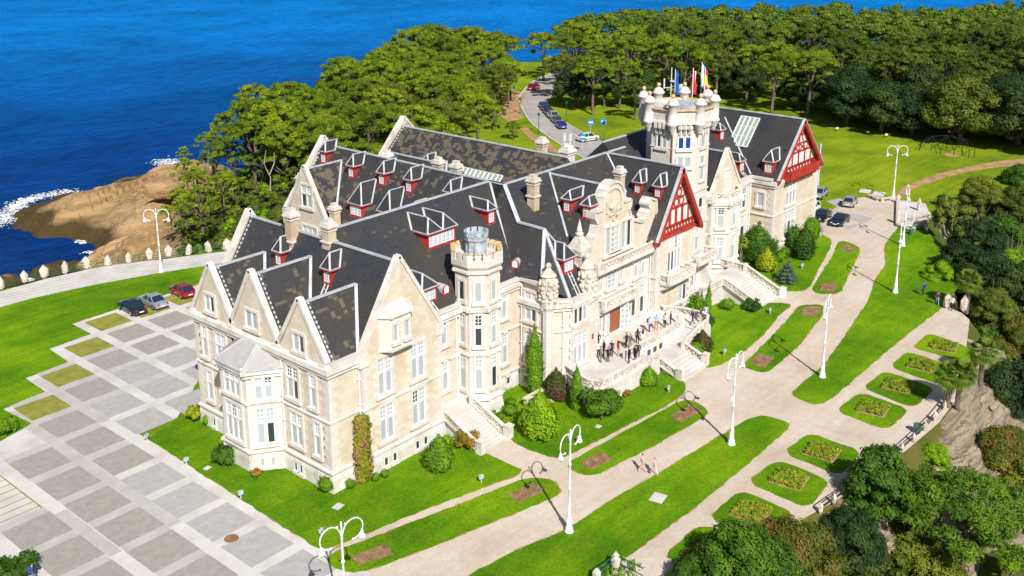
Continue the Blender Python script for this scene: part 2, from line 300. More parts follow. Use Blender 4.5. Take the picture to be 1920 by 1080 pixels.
# ---------------------------------------------------------------- mesh helpers
class MB:
    def __init__(s): s.v = []; s.f = []; s.mi = []; s.M = Matrix.Identity(4)
    def add(s, vs, fs, mi=0):
        o = len(s.v); s.v += [tuple(s.M @ Vector(v)) for v in vs]
        s.f += [tuple(i+o for i in f) for f in fs]; s.mi += [mi]*len(fs); return s
    def box(s, x0, x1, y0, y1, z0, z1, mi=0):
        return s.add([(x0, y0, z0), (x1, y0, z0), (x1, y1, z0), (x0, y1, z0), (x0, y0, z1), (x1, y0, z1), (x1, y1, z1), (x0, y1, z1)],
                     [(0, 3, 2, 1), (4, 5, 6, 7), (0, 1, 5, 4), (1, 2, 6, 5), (2, 3, 7, 6), (3, 0, 4, 7)], mi)
    def prism(s, poly, z0, z1, mi=0, inset=0.0):
        n = len(poly)
        if sum(poly[i][0]*poly[(i+1) % n][1]-poly[(i+1) % n][0]*poly[i][1] for i in range(n)) < 0: poly = poly[::-1]
        top = poly
        if inset:
            cx = sum(p[0] for p in poly)/n; cy = sum(p[1] for p in poly)/n
            top = [(cx+(x-cx)*(1-inset), cy+(y-cy)*(1-inset)) for x, y in poly]
        return s.add([(x, y, z0) for x, y in poly]+[(x, y, z1) for x, y in top],
                     [tuple(range(n-1, -1, -1)), tuple(range(n, 2*n))]+[(i, (i+1) % n, n+(i+1) % n, n+i) for i in range(n)], mi)
    def vprism(s, prof, a0, a1, axis='y', mi=0):
        """profile in (u,z) extruded along axis between a0 and a1"""
        n = len(prof); f = (lambda u, a, z: (u, a, z)) if axis == 'y' else (lambda u, a, z: (a, u, z))
        ar = sum(prof[i][0]*prof[(i+1) % n][1]-prof[(i+1) % n][0]*prof[i][1] for i in range(n))
        if (ar < 0) == (axis == 'y'): prof = prof[::-1]
        return s.add([f(u, a0, z) for u, z in prof]+[f(u, a1, z) for u, z in prof],
                     [tuple(range(n)), tuple(range(2*n-1, n-1, -1))]+[(i, n+i, n+(i+1) % n, (i+1) % n) for i in range(n)], mi)
    def bar(s, a, b, w, h=None, mi=0, updir=(0, 0, 1)):
        a = Vector(a); b = Vector(b); d = (b-a)
        if d.length < 1e-6: return s
        d.normalize(); u = Vector(updir)
        if abs(d.dot(u)) > .98: u = Vector((1, 0, 0))
        x = d.cross(u).normalized(); y = x.cross(d); h = w if h is None else h
        vs = []
        for p in (a, b):
            for sx, sy in ((-1, -1), (1, -1), (1, 1), (-1, 1)): vs.append(p+x*(sx*w/2)+y*(sy*h/2))
        return s.add(vs, [(0, 3, 2, 1), (4, 5, 6, 7), (0, 1, 5, 4), (1, 2, 6, 5), (2, 3, 7, 6), (3, 0, 4, 7)], mi)
    def lathe(s, prof, seg=12, c=(0, 0, 0), mi=0, ph=0.0, sx=1, sy=1):
        vs = []; fs = []
        for r, z in prof:
            for k in range(seg):
                a = ph+2*math.pi*k/seg; vs.append((c[0]+r*math.cos(a)*sx, c[1]+r*math.sin(a)*sy, c[2]+z))
        for j in range(len(prof)-1):
            for k in range(seg):
                k2 = (k+1) % seg; fs.append((j*seg+k, j*seg+k2, (j+1)*seg+k2, (j+1)*seg+k))
        fs.append(tuple(range(seg-1, -1, -1))); m = (len(prof)-1)*seg; fs.append(tuple(range(m, m+seg)))
        return s.add(vs, fs, mi)
    def tube(s, pts, r, seg=6, mi=0, r1=None):
        pts = [Vector(p) for p in pts]; n = len(pts); vs = []; fs = []
        prev = None
        for i, p in enumerate(pts):
            d = (pts[min(i+1, n-1)]-pts[max(i-1, 0)]).normalized()
            x = prev-d*prev.dot(d) if prev is not None else d.cross(Vector((0, 0, 1)) if abs(d.z) < .9 else Vector((1, 0, 0)))
            if x.length < 1e-5: x = d.cross(Vector((0, 1, 0)))
            x.normalize(); prev = x; y = d.cross(x)
            rr = r if r1 is None else r+(r1-r)*i/(n-1)
            for k in range(seg):
                a = 2*math.pi*k/seg; vs.append(p+x*(rr*math.cos(a))+y*(rr*math.sin(a)))
        for i in range(n-1):
            for k in range(seg):
                k2 = (k+1) % seg; fs.append((i*seg+k, i*seg+k2, (i+1)*seg+k2, (i+1)*seg+k))
        fs.append(tuple(range(seg-1, -1, -1))); m = (n-1)*seg; fs.append(tuple(range(m, m+seg)))
        return s.add(vs, fs, mi)
    def ball(s, c, r, seg=10, rings=6, mi=0, sz=1.0):
        return s.lathe([(max(r*math.sin(math.pi*j/rings), .001), -r*sz*math.cos(math.pi*j/rings)) for j in range(rings+1)], seg, c, mi)
    def mesh(s, name, mats, smooth=False):
        m = bpy.data.meshes.new(name); m.from_pydata(s.v, [], s.f)
        for x in (mats if isinstance(mats, (list, tuple)) else [mats]): m.materials.append(MATS[x] if isinstance(x, str) else x)
        if any(s.mi): m.polygons.foreach_set('material_index', s.mi)
        if smooth: m.polygons.foreach_set('use_smooth', [True]*len(s.f))
        boxuv(m); m.update(); return m
    def build(s, name, mats, parent=None, loc=None, smooth=False, kind=None):
        return link(name, s.mesh(name, mats, smooth), parent, loc, kind=kind)
def boxuv(m):
    """metre-scaled UVs laid along each face: u level, v up the face"""
    nv = len(m.vertices); nl = len(m.loops)
    if nl == 0: return
    uvl = m.uv_layers.new(name='UVMap')
    co = np.empty(nv*3); m.vertices.foreach_get('co', co); co = co.reshape(-1, 3)
    li = np.empty(nl, int); m.loops.foreach_get('vertex_index', li)
    m.update(); npoly = len(m.polygons)
    nr = np.empty(npoly*3); m.polygons.foreach_get('normal', nr); nr = nr.reshape(-1, 3)
    tot = np.empty(npoly, int); m.polygons.foreach_get('loop_total', tot)
    ln = np.repeat(nr, tot, 0)
    t = np.stack([-ln[:, 1], ln[:, 0], np.zeros(len(ln))], 1); l = np.linalg.norm(t, axis=1)
    flat = l < .05; t[flat] = (1, 0, 0); l[flat] = 1; t /= l[:, None]
    b = np.cross(ln, t)
    P = co[li]; uv = np.stack([(P*t).sum(1), (P*b).sum(1)], 1)
    uvl.data.foreach_set('uv', uv.ravel())
def link(name, mesh, parent=None, loc=None, rz=0, kind=None):
    o = bpy.data.objects.new(name, mesh); COL.objects.link(o)
    if parent is not None: o.parent = parent
    if loc is not None: o.location = loc
    if rz: o.rotation_euler = (0, 0, rz)
    if kind: o['kind'] = kind
    return o
def thing(name, label, cat, loc=(0, 0, 0), rz=0, group=None, mesh=None):
    o = bpy.data.objects.new(name, mesh); COL.objects.link(o); o.location = loc; o.rotation_euler = (0, 0, rz)
    o['label'] = label; o['category'] = cat
    if group: o['group'] = group
    return o
def tag(o, label, cat, group=None):
    o['label'] = label; o['category'] = cat
    if group: o['group'] = group
    return o
def copy_tree(o, parent=None):
    c = o.copy(); COL.objects.link(c); c.parent = parent
    for ch in list(o.children): copy_tree(ch, c)
    return c
def npmesh(name, V, F, mats, mi=None, smooth=False):
    """V (n,3), F (m,k) arrays"""
    m = bpy.data.meshes.new(name); V = np.asarray(V, np.float32); F = np.asarray(F, np.int32); k = F.shape[1]
    m.vertices.add(len(V)); m.vertices.foreach_set('co', V.ravel())
    m.loops.add(F.size); m.loops.foreach_set('vertex_index', F.ravel())
    m.polygons.add(len(F)); m.polygons.foreach_set('loop_start', np.arange(0, F.size, k, dtype=np.int32))
    for x in (mats if isinstance(mats, (list, tuple)) else [mats]): m.materials.append(MATS[x])
    if mi is not None: m.polygons.foreach_set('material_index', np.asarray(mi, np.int32))
    m.update(calc_edges=True)
    m.polygons.foreach_set('use_smooth', [bool(smooth)]*len(F))
    return m
def inpoly(P, poly):
    P = np.atleast_2d(P); x, y = P[:, 0], P[:, 1]; c = np.zeros(len(P), bool); n = len(poly)
    for i in range(n):
        x1, y1 = poly[i]; x2, y2 = poly[(i+1) % n]
        k = ((y1 > y) != (y2 > y)) & (x < (x2-x1)*(y-y1)/((y2-y1) if y2 != y1 else 1e-9)+x1); c ^= k
    return c
def polydist(P, poly, closed=True):
    P = np.atleast_2d(P); d = np.full(len(P), 1e9); n = len(poly)
    for i in range(n if closed else n-1):
        a = np.array(poly[i], float); b = np.array(poly[(i+1) % n], float); ab = b-a
        t = np.clip(((P-a)@ab)/max(ab@ab, 1e-9), 0, 1); q = a+t[:, None]*ab
        d = np.minimum(d, np.hypot(P[:, 0]-q[:, 0], P[:, 1]-q[:, 1]))
    return d
def smooth_poly(pts, it=2):
    for _ in range(it):
        o = []
        n = len(pts)
        for i in range(n):
            a = pts[i]; b = pts[(i+1) % n]
            L = max(math.hypot(b[0]-a[0], b[1]-a[1]), 1e-6); t = min(.24, (.65 if _ == 0 else .25)/L)
            o += [(a[0]*(1-t)+b[0]*t, a[1]*(1-t)+b[1]*t), (a[0]*t+b[0]*(1-t), a[1]*t+b[1]*(1-t))]
        pts = o
    return pts
def rag(pts, step=0.7, amp=0.07):
    """break the edge of a lawn into small uneven steps"""
    o = []; n = len(pts)
    for i in range(n):
        a = Vector((*pts[i], 0)); b = Vector((*pts[(i+1) % n], 0)); L = (b-a).length; k = max(1, int(L/step))
        nrm = Vector((-(b-a).y, (b-a).x, 0)); 
        if nrm.length: nrm.normalize()
        for j in range(k):
            p = a.lerp(b, j/k)+nrm*random.uniform(-amp, amp); o.append((p.x, p.y))
    return o
def sheet(name, pts, z, mat, th=0.03, kind='structure', parent=None, label=None):
    """flat slab with real thickness: bmesh ngon, top at z"""
    bm = bmesh.new(); vs = [bm.verts.new((x, y, z)) for x, y in pts]
    f = bm.faces.new(vs)
    if f.normal.z == 0: f.normal_update()
    f.normal_update()
    if f.normal.z < 0: f.normal_flip()
    r = bmesh.ops.extrude_face_region(bm, geom=[f]); 
    for v in [e for e in r['geom'] if isinstance(e, bmesh.types.BMVert)]: v.co.z = z
    for v in vs: v.co.z = z-th
    bmesh.ops.recalc_face_normals(bm, faces=bm.faces)
    bmesh.ops.triangulate(bm, faces=[f for f in bm.faces if len(f.verts) > 4])
    m = bpy.data.meshes.new(name); bm.to_mesh(m); bm.free(); m.materials.append(MATS[mat]); boxuv(m)
    return link(name, m, parent, kind=kind)
# ---------------------------------------------------------------- terrain
FENCE_S = [(lambda q: (q[0], q[1]-.45))(G(px, py)) for px, py in [(1815, 665), (1786, 742), (1770, 768), (1752, 790), (1733, 809), (1712, 829), (1690, 849), (1668, 868), (1646, 885), (1618, 905), (1590, 926), (1562, 945), (1538, 962), (1500, 985)]]
COAST = [(-500, 141), (45, 141), (70, 150), (88, 172), (100, 192), (112, 198), (130, 204), (152, 214), (165, 222), (190, 230), (222, 224), (236, 214), (250, 214), (280, 222), (312, 226), (345, 204), (382, 178), (398, 146), (425, 130), (480, 124), (900, 120), (900, -500), (-500, -500)]
PLAT = [(-500, 127.8), (51.5, 127.8), (58, 127.2), (65, 125.8), (71, 122.4), (80, 118.8), (94, 121), (112, 138), (138, 162), (162, 184), (190, 190), (215, 200), (232, 198), (260, 196), (300, 196), (335, 175), (370, 140), (420, 110), (900, 100),
        (900, 30), (240, 34), (200, 38), (180, 44), (160, 50.5), (153, 51), (139, 42), (130, 39.5), (123, 36.6), (118.6, 33)]+FENCE_S+[(60, 32.2), (53, 36.6), (50, 33), (20, 20), (-500, 20)]
def height(x, y):
    P = np.stack([np.ravel(x), np.ravel(y)], 1).astype(float)
    ip = inpoly(P, PLAT); dp = polydist(P, PLAT); ic = inpoly(P, COAST); dc = polydist(P, COAST)
    north = P[:, 1] > 60
    t = dc/(dc+dp+1e-6)
    hs = -25.5*(1-t)**1.15
    hs = np.where(ic, hs, -25.5-0.25*np.minimum(dc, 20))
    # the drop into the lower garden south of the terrace fence
    dd = np.clip(dp, 0, 40)
    hl = -7.0*np.clip(dd/5.0, 0, 1)**.8-2.0*np.clip((dd-5)/15, 0, 1)
    h = np.where(north, hs, hl)
    h = np.where(ip, 0.0, h)
    # far woods sink gently toward the bay
    far = np.clip((np.hypot(P[:, 0], P[:, 1])-285)/110, 0, 1)
    h = np.where(ip, -4.0*far, h-4.0*far*(h > -4))
    far2 = np.clip((P[:, 0]-150)/60, 0, 1)*np.clip((P[:, 1]-120)/40, 0, 1)
    rough = (np.sin(P[:, 0]*.41+np.sin(P[:, 1]*.23)*2)*np.cos(P[:, 1]*.37+np.sin(P[:, 0]*.19))+.6*np.sin(P[:, 0]*1.3+P[:, 1]*.9)*np.sin(P[:, 1]*1.7))
    h = h+np.where(ip, 0, np.minimum(dp*.16, .9))*rough
    return h.reshape(np.shape(x))
def hz(x, y): return float(height(np.array([x]), np.array([y]))[0])
def build_terrain():
    xs = np.concatenate([np.arange(-300, 10, 10), np.arange(10, 260, 1.6), np.arange(260, 700, 6), [800, 1000]])
    ys = np.concatenate([np.arange(-300, -20, 14), np.arange(-20, 262, 1.6)])
    X, Y = np.meshgrid(xs, ys); Z = height(X, Y)
    V = np.stack([X.ravel(), Y.ravel(), Z.ravel()], 1); nx, ny = len(xs), len(ys)
    i = np.arange((ny-1)*(nx-1)); r = i//(nx-1)*nx+i % (nx-1)
    F = np.stack([r, r+1, r+1+nx, r+nx], 1)
    keep = Z.ravel()[F].max(1) > -28
    me = npmesh('terrain', V, F[keep], 'terrain', smooth=True)
    link('terrain', me, kind='structure')
build_terrain()
ms = MB().add([(-9000, -6000, -25), (16000, -6000, -25), (16000, 16000, -25), (-9000, 16000, -25)], [(0, 1, 2, 3)]).mesh('sea', 'water')
link('sea', ms, kind='structure')
MB().add([(-9000, -6000, -60), (16000, -6000, -60), (16000, 16000, -60), (-9000, 16000, -60)], [(0, 1, 2, 3)]).build('seabed', 'shore_rock', kind='structure')

# rock shelf running out into the sea
def rock_field(name, poly, zt, wet, step=1.0, amp=1.0, mat='shore_rock', zb=-27, edge=8.0, tilt=(0, 0), ref=(0, 0), cap=None):
    xs = np.arange(min(p[0] for p in poly)-2, max(p[0] for p in poly)+2, step); ys = np.arange(min(p[1] for p in poly)-2, max(p[1] for p in poly)+2, step)
    X, Y = np.meshgrid(xs, ys); P = np.stack([X.ravel(), Y.ravel()], 1)
    ins = inpoly(P, poly); d = polydist(P, poly); d = np.where(ins, d, -d)
    n1 = np.sin(P[:, 0]*.16+1.7*np.sin(P[:, 1]*.10))*np.cos(P[:, 1]*.15+1.3*np.sin(P[:, 0]*.07))+.35*np.sin(P[:, 0]*.31-P[:, 1]*.62+2*np.sin(P[:, 0]*.09))
    n2 = np.sin(P[:, 0]*1.7+P[:, 1]*.6)*np.cos(P[:, 1]*1.9-P[:, 0]*.4)
    top = zt+tilt[0]*(P[:, 0]-ref[0])+tilt[1]*(P[:, 1]-ref[1])
    lay = np.round((top+n1*1.6*amp)/1.1)*1.1                    # bedding ledges
    z = zb+(lay*.7+(top+n1*1.3*amp)*.3-zb)*np.clip((d+1.5+n1*1.2)/edge, 0, 1)**wet+n2*.07*amp+rng.normal(0, .03*amp, len(P))
    if cap is not None: z = np.minimum(z, np.where(inpoly(P, PLAT), -.2, cap+.6*np.abs(n1)))
    V = np.stack([P[:, 0], P[:, 1], z], 1); nx = len(xs); ny = len(ys)
    i = np.arange((ny-1)*(nx-1)); r = i//(nx-1)*nx+i % (nx-1); F = np.stack([r, r+1, r+1+nx, r+nx], 1)
    keep = d[F].max(1) > -2.0
    return link(name, npmesh(name, V, F[keep], mat), kind='structure')
rock_field('rock_shelf', [G(5, 425, -25), G(40, 385, -25), G(110, 366, -25), G(200, 358, -25), G(270, 330, -25), G(345, 322, -25), (158, 236), (160, 214), (125, 196), G(300, 500, -24), G(205, 487, -25), G(165, 478, -25), G(130, 448, -25), G(5, 446, -25)],
           -20.5, 0.55, 0.9, 1.0, edge=16, tilt=(0.075, 0.0), ref=(120, 215))
rock_field('shore_ledge', [G(120, 520, -25), G(215, 485, -25), G(300, 440, -22), (140, 205), (112, 180), (92, 160), (74, 146), G(120, 540, -22)], -17.5, 0.6, 0.9, 0.9, edge=11)
def boulder(nm, px, py, r, z=-24.5, lab='', mat='shore_rock'):
    x, y = G(px, py, z)
    V, F = ico(2); V = V*np.array([r*1.3, r, r*.6])*(1+.22*np.sin(V[:, :1]*3.1+V[:, 1:2]*2.3+px))
    o = thing(nm, lab, 'rock', (x, y, z), 0, 'boulders standing in the surf', npmesh(nm, V, F, mat)); return o
def ico(sub):
    bm = bmesh.new(); bmesh.ops.create_icosphere(bm, subdivisions=sub, radius=1)
    V = np.array([v.co[:] for v in bm.verts]); F = np.array([[v.index for v in f.verts] for f in bm.faces]); bm.free(); return V, F
for px, py, r, lb in [(98, 508, 3.0, 'large brown boulder in the surf below the promenade posts'), (88, 515, 2.0, 'small dark boulder left of the large brown boulder in the surf'), (138, 502, 1.8, 'low yellowish boulder just right of the large brown boulder in the surf'), (14, 530, 2.4, 'dark wet boulder at the left edge beside the promenade post'),
                      (312, 352, 3.6, 'flat topped grey boulder lying on the upper end of the rock shelf')]:
    boulder('boulder', px, py, r, -24.4 if px < 300 else -16.5, lb)
# foam: torn white patches along the wave-washed edge
def foam():
    b = MB()
    lines = [([(0, 412), (20, 398), (45, 378), (90, 366), (135, 361)], 5.2, 1.0), ([(0, 422), (24, 408)], 6, .8), ([(135, 362), (190, 366)], 1.5, .3), ([(262, 340), (305, 331)], 1.6, .5),
             ([(305, 302), (320, 310), (332, 305)], 6.0, 1.1), ([(150, 447), (156, 458)], 1.5, .5), ([(160, 474), (185, 476)], 2.0, .6), ([(45, 523), (62, 530)], 1.8, .6), ([(70, 512), (112, 508)], 2.0, .5), ([(30, 545), (12, 548)], 2.0, .6), ([(20, 392), (60, 374)], 3, .5)]
    for pts, wd, dens in lines:
        for a, c in zip(pts[:-1], pts[1:]):
            A = Vector((*G(*a, -25), 0)); B = Vector((*G(*c, -25), 0)); L = (B-A).length
            for k in range(int(L*55*dens)):
                p = A.lerp(B, random.random())+Vector((random.gauss(0, wd*.28), random.gauss(0, wd*.28), 0)); r = abs(random.gauss(0, .15))+.04
                n = random.randint(4, 6); ph = random.random()*6
                b.add([(p.x+r*random.uniform(.6, 1.5)*math.cos(ph+6.283*i/n), p.y+r*random.uniform(.6, 1.5)*math.sin(ph+6.283*i/n), -24.82+random.random()*.12) for i in range(n)], [tuple(range(n))])
    o = b.build('sea_foam', 'foam', kind='stuff'); tag(o, 'white surf foam breaking around the rock shelf', 'foam')
foam()

# ---------------------------------------------------------------- ground cover inside the grounds
def PX(pts, z=0.0): return [G(x, y, z) for x, y in pts]
def lawn(name, px, z=0.07, mat='lawn', sm=2, amp=0.07, th=0.08):
    pts = PX(px)
    if sm: pts = smooth_poly(pts, sm)
    if mat == 'lawn': sheet('lawn_edge', rag(pts, 0.5, .16), z-.015, 'bare_earth', .06)
    return sheet(name, rag(pts, 0.6, amp), z, mat, th)
sheet('meadow', [(-480, 127.2), (51.5, 127.2), (71, 121.8), (80, 118.2), (92, 116.4), (112, 127.4), (138, 161), (162, 183), (190, 189), (215, 199), (231, 197), (245, 180), (250, 150), (265, 120), (295, 70), (295, 36), (240, 36), (200, 40), (180, 46), (160, 52), (153, 52.6), (139, 43.5), (130, 41), (120, 36), (108, 30), (-480, 30)], 0.015, 'meadow', 0.02)
# gravel forecourt
sheet('gravel_forecourt', PX([(575, 1020), (520, 1110), (700, 1290), (1000, 1330), (1150, 1240), (1240, 1100), (1400, 1030), (1520, 965), (1605, 917), (1690, 852), (1760, 793), (1795, 745), (1812, 650), (1818, 600), (1772, 562), (1755, 560), (1741, 440), (1740, 422), (1742, 408), (1700, 378), (1645, 368), (1600, 372), (1530, 410), (1440, 480), (1300, 560), (1100, 640), (900, 720), (700, 860)]), 0.035, 'gravel', 0.03)
def road_strip(name, left, right, z, mat, n=8):
    def cr(P):
        P = [P[0]]+P+[P[-1]]; o = []
        for i in range(1, len(P)-2):
            for k in range(n):
                t = k/n; p0, p1, p2, p3 = (Vector((*q, 0)) for q in P[i-1:i+3])
                v = .5*((2*p1)+(-p0+p2)*t+(2*p0-5*p1+4*p2-p3)*t*t+(-p0+3*p1-3*p2+p3)*t**3); o.append((v.x, v.y))
        o.append(P[-2]); return o
    A, B = cr(left), cr(right); m = min(len(A), len(B)); b = MB()
    zz = [max(hz(*A[i]), hz(*B[i])) for i in range(m)]
    for i in range(m-1):
        b.add([(*A[i], zz[i]+z), (*A[i+1], zz[i+1]+z), (*B[i+1], zz[i+1]+z), (*B[i], zz[i]+z)], [(0, 3, 2, 1)])
        for S in (A, B): b.add([(*S[i], zz[i]+z), (*S[i+1], zz[i+1]+z), (*S[i+1], zz[i+1]-.3), (*S[i], zz[i]-.3)], [(0, 1, 2, 3)])
    return b.build(name, mat, kind='structure'), A, B, zz
rd = road_strip('asphalt_road', PX([(1055, 118), (1040, 135), (1003, 151), (980, 172), (974, 190), (985, 215), (1000, 235), (1035, 262), (1085, 292), (1140, 320)]),
                PX([(1085, 120), (1062, 140), (1050, 160), (1030, 185), (1022, 200), (1048, 222), (1085, 245), (1120, 262), (1160, 285), (1230, 320)]), 0.05, 'asphalt')
def kerb(name, line, zz, mat='dressed_stone'):
    b = MB()
    for i in range(len(line)-1): b.bar((*line[i], zz[min(i, len(zz)-1)]+.08), (*line[i+1], zz[min(i+1, len(zz)-1)]+.08), .22, .16)
    return b.build(name, mat, kind='structure')
kerb('road_kerb', rd[1], rd[3]); kerb('road_kerb', rd[2], rd[3])
b = MB()
for i in range(20, len(rd[1])-14):     # parking lane line
    a = Vector((*rd[1][i], 0)).lerp(Vector((*rd[2][i], 0)), .70); c = Vector((*rd[1][i+1], 0)).lerp(Vector((*rd[2][i+1], 0)), .70)
    if 34 < i: b.bar((a.x, a.y, rd[3][i]+.056), (c.x, c.y, rd[3][i+1]+.056), .16, .006)
b.build('road_marking', 'paint_white', kind='structure')
lawn('dirt_bank', [(962, 168), (985, 178), (975, 205), (982, 222), (950, 228), (935, 215), (945, 190)], 0.10, 'bare_earth')
lawn('worn_track', [(972, 240), (985, 236), (1000, 252), (1040, 275), (1050, 290), (1030, 285), (998, 265)], 0.11, 'bare_earth')
lawn('dirt_trail', [(1676, 372), (1690, 352), (1760, 326), (1820, 312), (1870, 303), (1935, 296), (1935, 309), (1870, 313), (1820, 321), (1770, 334), (1715, 352), (1690, 372)], 0.05, 'bare_earth', 1, .12, .04)

# the individual lawns
L_ = {}
lawn('lawn', [(277, 823), (430, 923), (580, 1020), (606, 1033), (636, 1022), (700, 996), (800, 955), (975, 890), (978, 882), (910, 850), (860, 815), (760, 800), (560, 740), (380, 700), (330, 790)], sm=0)
for px in [
    [(612, 1046), (640, 1030), (700, 1008), (990, 896), (1035, 900), (1052, 918), (1046, 930), (1005, 948), (830, 1018), (700, 1068), (660, 1076), (622, 1066)],
    [(1060, 873), (1090, 854), (1274, 753), (1296, 750), (1331, 771), (1321, 783), (1220, 840), (1111, 895), (1078, 886)],
    [(948, 815), (975, 838), (1036, 860), (1060, 858), (1259, 757), (1284, 738), (1284, 718), (1274, 706), (1236, 690), (1150, 630), (1000, 600), (930, 700), (905, 765)],
    [(840, 1112), (880, 1078), (985, 1025), (1067, 992), (1140, 942), (1240, 885), (1330, 830), (1400, 788), (1430, 778), (1484, 794), (1474, 809), (1400, 872), (1300, 955), (1164, 1054), (1140, 1085), (1060, 1180), (900, 1200)],
    [(1245, 1043), (1312, 984), (1372, 1000), (1462, 1040), (1390, 1095), (1340, 1090), (1262, 1052)],
    [(1326, 972), (1388, 919), (1491, 963), (1440, 1012), (1400, 1005)],
    [(1401, 905), (1457, 862), (1557, 902), (1515, 955)], [(1468, 850), (1516, 812), (1617, 847), (1574, 893)],
    [(1566, 771), (1613.7, 736), (1706, 769), (1662, 808)], [(1617, 728), (1658, 696), (1754, 729), (1711, 766)],
    [(1668, 689), (1702, 659), (1788, 689), (1764, 723)], [(1708, 652), (1744, 625), (1822, 655), (1814, 681)],
    [(1479, 741), (1510, 714), (1546, 684), (1584, 630), (1629, 563), (1642, 521), (1661, 498), (1658, 462), (1674, 439), (1690, 420), (1724, 415), (1750, 450), (1800, 482), (1795, 540), (1764, 580), (1688, 638), (1568, 741), (1534, 763)],
    [(1571.5, 454), (1583, 452), (1613, 464), (1611, 476), (1575, 551), (1538, 553), (1521, 545), (1532.5, 525), (1562, 478)],
    [(1390, 688), (1445, 633), (1481, 595), (1498, 573), (1545, 571), (1542, 592), (1500, 647), (1446, 695), (1427, 700)],
    [(1300, 690), (1342, 690), (1390, 664), (1430, 630), (1464, 588), (1487, 572), (1463, 568), (1420, 570), (1335, 560), (1270, 580), (1240, 640)],
    [(1560, 450), (1556, 468), (1535, 505), (1518, 540), (1500, 548), (1442, 544), (1400, 528), (1330, 500), (1330, 420), (1450, 400), (1520, 430)],
]:
    o = lawn('lawn', px, sm=2)
lawn('lawn', [(-200, 615), (0, 577), (60, 560), (180, 534), (300, 512), (400, 497), (470, 480), (475, 510), (375, 531), (215, 581), (135, 608), (170, 627), (92, 655), (128, 680), (47.5, 710), (84, 735), (5.5, 768), (60, 795), (-20, 840), (-260, 800)], sm=0, amp=0.03)
# planting beds of bare soil
def bed(px, lab):
    t = thing('soil_bed', lab, 'flower bed', (0, 0, 0), 0, 'bare soil beds in the lawn strips')
    sheet('soil', rag(PX(px), .4, .05), .10, 'soil', .10, kind=None, parent=t)
    b = MB()
    P = PX(px)
    for _ in range(60):
        u, v = random.random(), random.random(); p = [(1-u)*(1-v)*P[0][k]+u*(1-v)*P[1][k]+u*v*P[2][k]+(1-u)*v*P[3][k] for k in (0, 1)]
        b.ball((p[0], p[1], .10), random.uniform(.04, .12), 5, 3)
    o = b.build('soil_clods', 'soil', t); o['kind'] = 'stuff'
bed([(659, 1045.5), (722, 1021), (739, 1041), (672, 1060)], 'bare soil bed in the grass strip beside the nearest lamp post')
bed([(952.6, 930), (994, 906.7), (1023.7, 920), (974.8, 943.7)], 'bare soil bed at the rounded end of the strip, crossed by a lamp shadow')
bed([(1086, 870), (1127, 849), (1152.6, 862), (1106.7, 883)], 'dark soil bed just right of the lamp post in the centre foreground')
bed([(1256, 782), (1295, 758.5), (1315.6, 772), (1278.5, 794)], 'soil bed at the far tip of the strip below the main steps')
bed([(1406.6, 684), (1421, 664), (1453, 671), (1435.6, 690)], 'soil bed at the near end of the strip right of the main steps')
bed([(1502, 592), (1506.7, 575.6), (1540.6, 577), (1531, 595)], 'soil bed behind the tall lamp at the upper end of the middle strip')
bed([(1536.7, 545), (1540.6, 530.4), (1569.6, 532), (1564.8, 548)], 'soil bed at the lower end of the strip near the blue spruce')
bed([(1577, 470.7), (1579, 459), (1603, 462.6), (1599.6, 475)], 'small soil bed at the upper end of the strip nearest the car park')
# flat slabs set in the grass
for px, py, s, lb in [((1234), 935, .68, 'pale square stone slab set in the long diagonal lawn'), (634, 951, .42, 'small pale slab in the lawn below the flowering creeper'), (1622, 359, 1.0, 'stone slab in the grass behind the silver cars'), (1648, 364, 1.1, 'stone slab at the start of the dirt trail'), (1122, 801, .3, 'small round cover in the lawn beside the big conical bush'), (389, 879, .3, 'small white cover in the lawn by the dark round bush')]:
    x, y = G(px, py); b = MB().box(-s, s, -s*.8, s*.8, 0, .10); t = thing('stone_slab', lb, 'slab', (x, y, 0), .2, None, b.mesh('stone_slab', 'concrete'))

# ---------------------------------------------------------------- parking court
TX = lambda i: 38.33+5.02*i
TY = lambda j: 79.86+(4.87*j if j > 0 else 4.755*j)
zig = PX([(-300, 870), (6.5, 768), (86, 735), (48.5, 710), (130, 680), (93.4, 655), (171, 627), (136, 608), (216, 582), (375, 534), (520, 505)])
court = sheet('parking_court', zig+[(90, 100), (60, 81.2), (43.55, 81.2), (43.55, 50.2), (30, 40), (-30, 40)], 0.05, 'concrete', 0.05)
cells = [(i, j) for i in range(-5, 9) for j in range(-9, 7)]
tcache = {}
def tile(i, j):
    g = (j == i+3 and 0 <= i <= 3) or (j == 6 and 4 <= i <= 7)
    if not g and (j > i+2 or j > 5): return
    if i >= 1 and j <= 0: return
    if i <= -2 and j >= 0: return
    mt = 'tile_grass' if g else ('tile_pale' if (i == 0 and j <= 0 and j != 0) or (i in (2, 3) and j in (1, 2, 3)) or (i == 1 and j in (1, 2)) or (i == -1 and j == 2) or (i == 4 and j in (2,3)) else 'tile_grey')
    if mt not in tcache:
        tcache[mt] = MB().box(0, 3.88, -3.74, 0, 0, .03).mesh('paving_square', mt)
    link('paving_square', tcache[mt], court, (TX(i), TY(j), .048))
